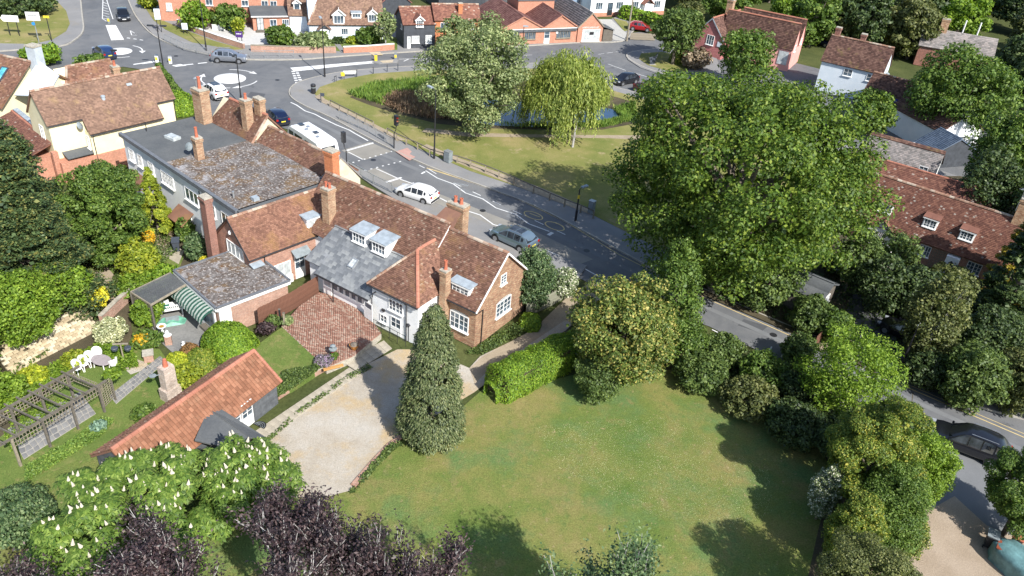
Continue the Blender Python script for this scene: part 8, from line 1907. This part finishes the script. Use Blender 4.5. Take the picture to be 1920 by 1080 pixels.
bush('pale young tree in front of the blue bins', -43.6, 117.6, .9, 2.8, 'yellowgreen', seed=96); bush('leafy shrub on the wall below the annexe', -36.6, 114.7, 2.2, 3.0, 'green', seed=97); bush('silvery shrub spreading over the brick wall', -31.9, 114.6, 2.8, 2.3, 'silver', seed=98)
bush('dark bush against the white cottage wall', -24.6, 119.4, 2.1, 2.6, 'green', seed=99); tree('slender sparse tree at the corner of the white cottage', -21.9, 117.8, 1.7, 1.2, 5.6, 'silver', seed=100, cover=.9, bark='bark_pale'); bush('small yellow bush by the cottage wall', -27.2, 118.7, .9, 1.1, 'yellowgreen', seed=101); bush('low dark clipped bush left of the yellow one', -29.0, 118.2, 1.0, 1.0, 'dark', seed=102)
bush('climbing shrub at the porch of the white cottage', -31.2, 117.4, .9, 2.0, 'mid', seed=103)
tree('grey-green tree standing in front of the orange brick house', -11.2, 115.6, 2.6, .6, 6.4, 'silver', seed=104, lf=5)
bush('broad dark hedge bush at the top left corner', -76, 118.6, 4.8, 3.2, 'dark', seed=105); bush('yellowish bush beside the street sign at top', -61.2, 127.5, 1.6, 2.6, 'yellowgreen', seed=106)
bush('green bush behind the pale chimney', -62.2, 98.2, 2.6, 2.6, 'hedge', seed=107); bush('rounded green bush behind the cream house ridge', -54.6, 96.0, 2.3, 2.7, 'green', seed=108); clipped('clipped green hedge at the end of the cream house', -40.4, 86.8, 1.7, 2.4, 'hedge', sx=1.2); hedge('narrow hedge climbing beside the cream house gable', [(345, 202), (322, 172), (300, 142)], .9, 1.7, 'green')
# ---- woodland background from shared prototypes
kinds = [('green', 'round', 'green wood tree with full crown beyond the houses at top right'), ('dark', 'round', 'dark-leaved tree in the wood at top right'), ('olive', 'round', 'greyish olive tree in the wood at top right'),  # the dark kind differs by its leaf colour
         ('bright', 'round', 'fresh green tree in the wood at top right'), ('gold', 'round', 'golden-leaved tree in the wood at top right')]
protos = [tree(lab, 47 + i * 8, 141, 4.6, .6, 10.5, m, sh, K=60, seed=200 + i, group='trees of the wood at top right', cover=1.9) for i, (m, sh, lab) in enumerate(kinds)]
protos[4].location = (*at(1668, 92), 0); protos[4].scale = (.8, .8, .6)
rr = random.Random(5); used = []
ZONE = [(1235, -10), (1245, 30), (1330, 25), (1395, 5), (1420, 25), (1530, 30), (1560, 60), (1600, 60), (1700, 90), (1720, 130), (1760, 130), (1800, 80), (1900, 60), (1915, 130), (1990, 300), (2200, 300), (2400, 100), (2200, -120), (1700, -160), (1235, -80)]
zp = [at(u, v) for u, v in ZONE]
def inside(p, poly):
    c = False; j = len(poly) - 1
    for i in range(len(poly)):
        if (poly[i][1] > p[1]) != (poly[j][1] > p[1]) and p[0] < (poly[j][0] - poly[i][0]) * (p[1] - poly[i][1]) / (poly[j][1] - poly[i][1]) + poly[i][0]: c = not c
        j = i
    return c
cnt = 0
for _ in range(6000):
    if cnt >= 130: break
    p = (rr.uniform(15, 190), rr.uniform(85, 290))
    if not inside(p, zp) or any((p[0] - q[0]) ** 2 + (p[1] - q[1]) ** 2 < 42 for q in used): continue
    used.append(p); cnt += 1; k = rr.choice((0, 0, 1, 1, 1, 2, 2, 3)); s_ = rr.uniform(.75, 1.2)
    if math.hypot(p[0] - 45, p[1] - 125) < 16: s_ *= .7
    copy_tree(protos[k], p, rr.uniform(0, 6.28), None, (s_, s_, s_ * rr.uniform(.85, 1.15)))
for (u, v, k, s_) in ((1470, 75, 3, .85), (1560, 88, 2, .7), (1600, 60, 0, .9), (1640, 75, 0, .8), (1700, 110, 2, .9), (1350, 45, 0, .9), (1285, 70, 2, .6), (1405, 15, 0, .8), (1895, 175, 1, .9), (1930, 200, 1, .9)):
    copy_tree(protos[k], at(u, v), rr.uniform(0, 6.28), None, (s_,) * 3)
for (u, v, k, s_) in ((1930, 420, 1, .7), (1900, 330, 0, .7), (1960, 520, 1, .6), (1935, 260, 1, .8)):
    copy_tree(protos[k], at(u, v), rr.uniform(0, 6.28), 'dark tree crowding the right edge beside the cottages', (s_,) * 3)
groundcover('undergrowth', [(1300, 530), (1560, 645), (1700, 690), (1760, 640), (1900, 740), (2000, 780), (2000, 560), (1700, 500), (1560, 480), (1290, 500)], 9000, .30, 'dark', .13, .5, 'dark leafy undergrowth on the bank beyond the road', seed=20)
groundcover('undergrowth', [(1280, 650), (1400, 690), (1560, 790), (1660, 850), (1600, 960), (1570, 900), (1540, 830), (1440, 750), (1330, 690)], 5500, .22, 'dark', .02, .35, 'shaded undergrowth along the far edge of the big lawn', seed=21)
groundcover('undergrowth', [(-60, 560), (0, 440), (200, 330), (320, 380), (330, 420), (260, 480), (180, 520), (190, 600), (60, 690), (-60, 740)], 11000, .26, 'mid', .0, .6, 'undergrowth beneath the trees of the left gardens', seed=22)

# ---- horse chestnut with white candles
def chestnut(label, x, y, r, zb, zt, nros, ncan, seed):
    rng = np.random.default_rng(seed); o = thing('horse_chestnut', label, 'tree', (x, y, 0)); C, cr = clusters(rng, r, zb, zt, 60, .12, 'dome', .72, (.20, .30)); k = rng.choice(len(C), nros, p=cr ** 2 / (cr ** 2).sum())
    d = _norm(rng.normal(size=(nros, 3)) + np.array([0, 0, .7])); P = C[k] + d * cr[k][:, None] * rng.uniform(.75, 1.03, (nros, 1)); Nn = _norm(d * .5 + np.array([0, 0, 1.0]) + rng.normal(0, .25, (nros, 3)))
    a = _norm(np.cross(Nn, rng.normal(size=(nros, 3)))); b = np.cross(Nn, a); Vs = []
    for i in range(7):
        t = 2 * math.pi * i / 7 + rng.uniform(-.15, .15, nros); dr = a * np.cos(t)[:, None] + b * np.sin(t)[:, None]; dr = _norm(dr - Nn * .35); L = rng.uniform(.24, .38, nros)
        n2 = _norm(Nn + dr * .3); V, _ = leaf_quads(P + dr * L[:, None] * .55, n2, dr, L, .36, .06); Vs.append(V)
    V = np.concatenate(Vs); np_mesh('crown', V, np.arange(len(V)).reshape(-1, 4), LM['chestnut'], o)
    limbs(rng, C, r, zb, zt, n=10).build('trunk', 'bark', o, uv=False)
    mb = MB()
    for i in range(7): mb.lathe((0, 0, i * .05), [(.085 * (1 - i / 8.5), 0), (.10 * (1 - i / 8.5), .03), (.02, .055)], 6)
    top = np.argsort(-(P[:, 2] + rng.uniform(0, 1.6, nros)))[:nros // 2]; pr = None
    for i in rng.choice(top, ncan, replace=False):
        if pr is None: q = mb.build('flower_candle', 'candle', o, uv=False); pr = q
        else: q = pr.copy(); COL.objects.link(q)
        q.location = tuple(P[i] + Nn[i] * .08); q.rotation_euler = (rng.uniform(-.25, .25), rng.uniform(-.25, .25), rng.uniform(0, 6)); s_ = rng.uniform(.55, 1.0); q.scale = (s_, s_, s_)
    return o
chestnut('horse chestnut with white flower candles at the lower left', -18.0, 28.0, 5.3, .6, 5.4, 4300, 130, 1)
chestnut('smaller flowering horse chestnut crown beside the gravel drive', -13.4, 30.3, 2.5, 1.5, 5.0, 950, 75, 2)

# ---- purple-leaved and other branchy trees near the camera: leaves sit on a real branch system
def branchy(label, x, y, h, spread, mat, bark, seed, stems=6, leafs=9, lsize=.16, name='plum_tree', start=.25, droop=0.0, tw=1.0):
    rng = random.Random(seed); o = thing(name, label, 'tree', (x, y, 0)); wood = MB(); tips = []
    def grow(p, d, L, r, lev):
        q = p + d * L; m = p + d * L * .5 + Vector((rng.uniform(-1, 1), rng.uniform(-1, 1), rng.uniform(-.3, .5))) * L * .06
        wood.tube([p, m, q], [r, r * .8, r * .6], 5 if lev > 1 else 7, cap=False)
        if lev >= 2: tips.append((m, d, L * .5)); tips.append((q, d, L * .6))
        if lev >= 4: return
        n = rng.choice((2, 3, 3)) if lev else stems
        for i in range(n):
            v = Vector((rng.uniform(-1, 1), rng.uniform(-1, 1), rng.uniform(-.15, .8))).normalized(); nd = (d * (1.0 if lev else .75) + v * (.62 if lev else .85)).normalized(); grow(p + d * L * rng.uniform(.55, 1), nd, L * rng.uniform(.60, .8), r * .58, lev + 1)
    grow(Vector((0, 0, 0)), Vector((rng.uniform(-.06, .06), rng.uniform(-.06, .06), 1)).normalized(), h * .36, h * .016 * tw, 0)
    zmax = max(t[0].z for t in tips); rmax = max(math.hypot(t[0].x, t[0].y) for t in tips); kz, kr = h / zmax, spread / rmax
    wood.v = [(vx * kr, vy * kr, vz * kz) for vx, vy, vz in wood.v]; wood.build('branches', bark, o, uv=False)
    g = np.random.default_rng(seed); B = np.array([(t[0].x * kr, t[0].y * kr, t[0].z * kz) for t in tips]); D = np.array([(t[1].x, t[1].y, t[1].z) for t in tips]); n = leafs * len(B); k = g.integers(0, len(B), n)
    P = B[k] + D[k] * g.uniform(-.9, .35, (n, 1)) + g.normal(0, .20, (n, 3)); T = D[k] + g.normal(0, .7, (n, 3)) + np.array([0, 0, -droop]); N = _norm(np.array([0, 0, 1.]) + g.normal(0, .6, (n, 3)))
    V, Fq = leaf_quads(P, N, T, lsize * g.uniform(.7, 1.4, n), .48, .1); np_mesh('crown', V, Fq, LM[mat], o); return o
branchy('purple-leaved tree with pale branches at the bottom left', -13.2, 21.8, 8.2, 3.3, 'plum', 'bark_pale', 1, 7, 22, tw=1.4)
branchy('purple-leaved tree with pale branches in the bottom middle', -8.4, 22.2, 9.4, 3.4, 'plum', 'bark_pale', 2, 8, 24, tw=1.4)
branchy('purple-leaved tree reaching over the lawn corner at the bottom', -4.6, 21.8, 9.2, 2.8, 'plum', 'bark_pale', 5, 7, 22, tw=1.4)
branchy('outermost purple-leaved tree over the lawn at the bottom', -2.2, 21.6, 8.4, 2.3, 'plum', 'bark_pale', 12, 6, 20, tw=1.4)
branchy('purple-leaved sapling at the bottom left corner', -19.3, 20.8, 6.2, 2.3, 'plum', 'bark_pale', 4, 6, 20, tw=1.4)
branchy('purple-leaved tree between the chestnut and the drive', -9.6, 25.2, 7.4, 2.0, 'plum', 'bark_pale', 6, 6, 16, tw=1.3)
branchy('purple-leaved tree at the bottom edge below the chestnut', -16.2, 21.4, 6.2, 2.4, 'plum', 'bark_pale', 9, 6, 20, tw=1.4)
branchy('green tree whose long leafy twigs rise at the bottom edge', 5.6, 20.9, 10.6, 3.8, 'holly', 'bark_pale', 7, 9, 26, .17, name='leafy_tree', droop=.5)
tree('dark leafy tree just below the bottom edge, casting its shadow on the lawn', 6.6, 20.2, 3.0, 4, 8.8, 'dark', K=50, seed=401, cover=1.6)
bush('dark green leafy shrub at the lower left corner', -24.6, 27.3, 1.8, 3.0, 'holly', seed=301)
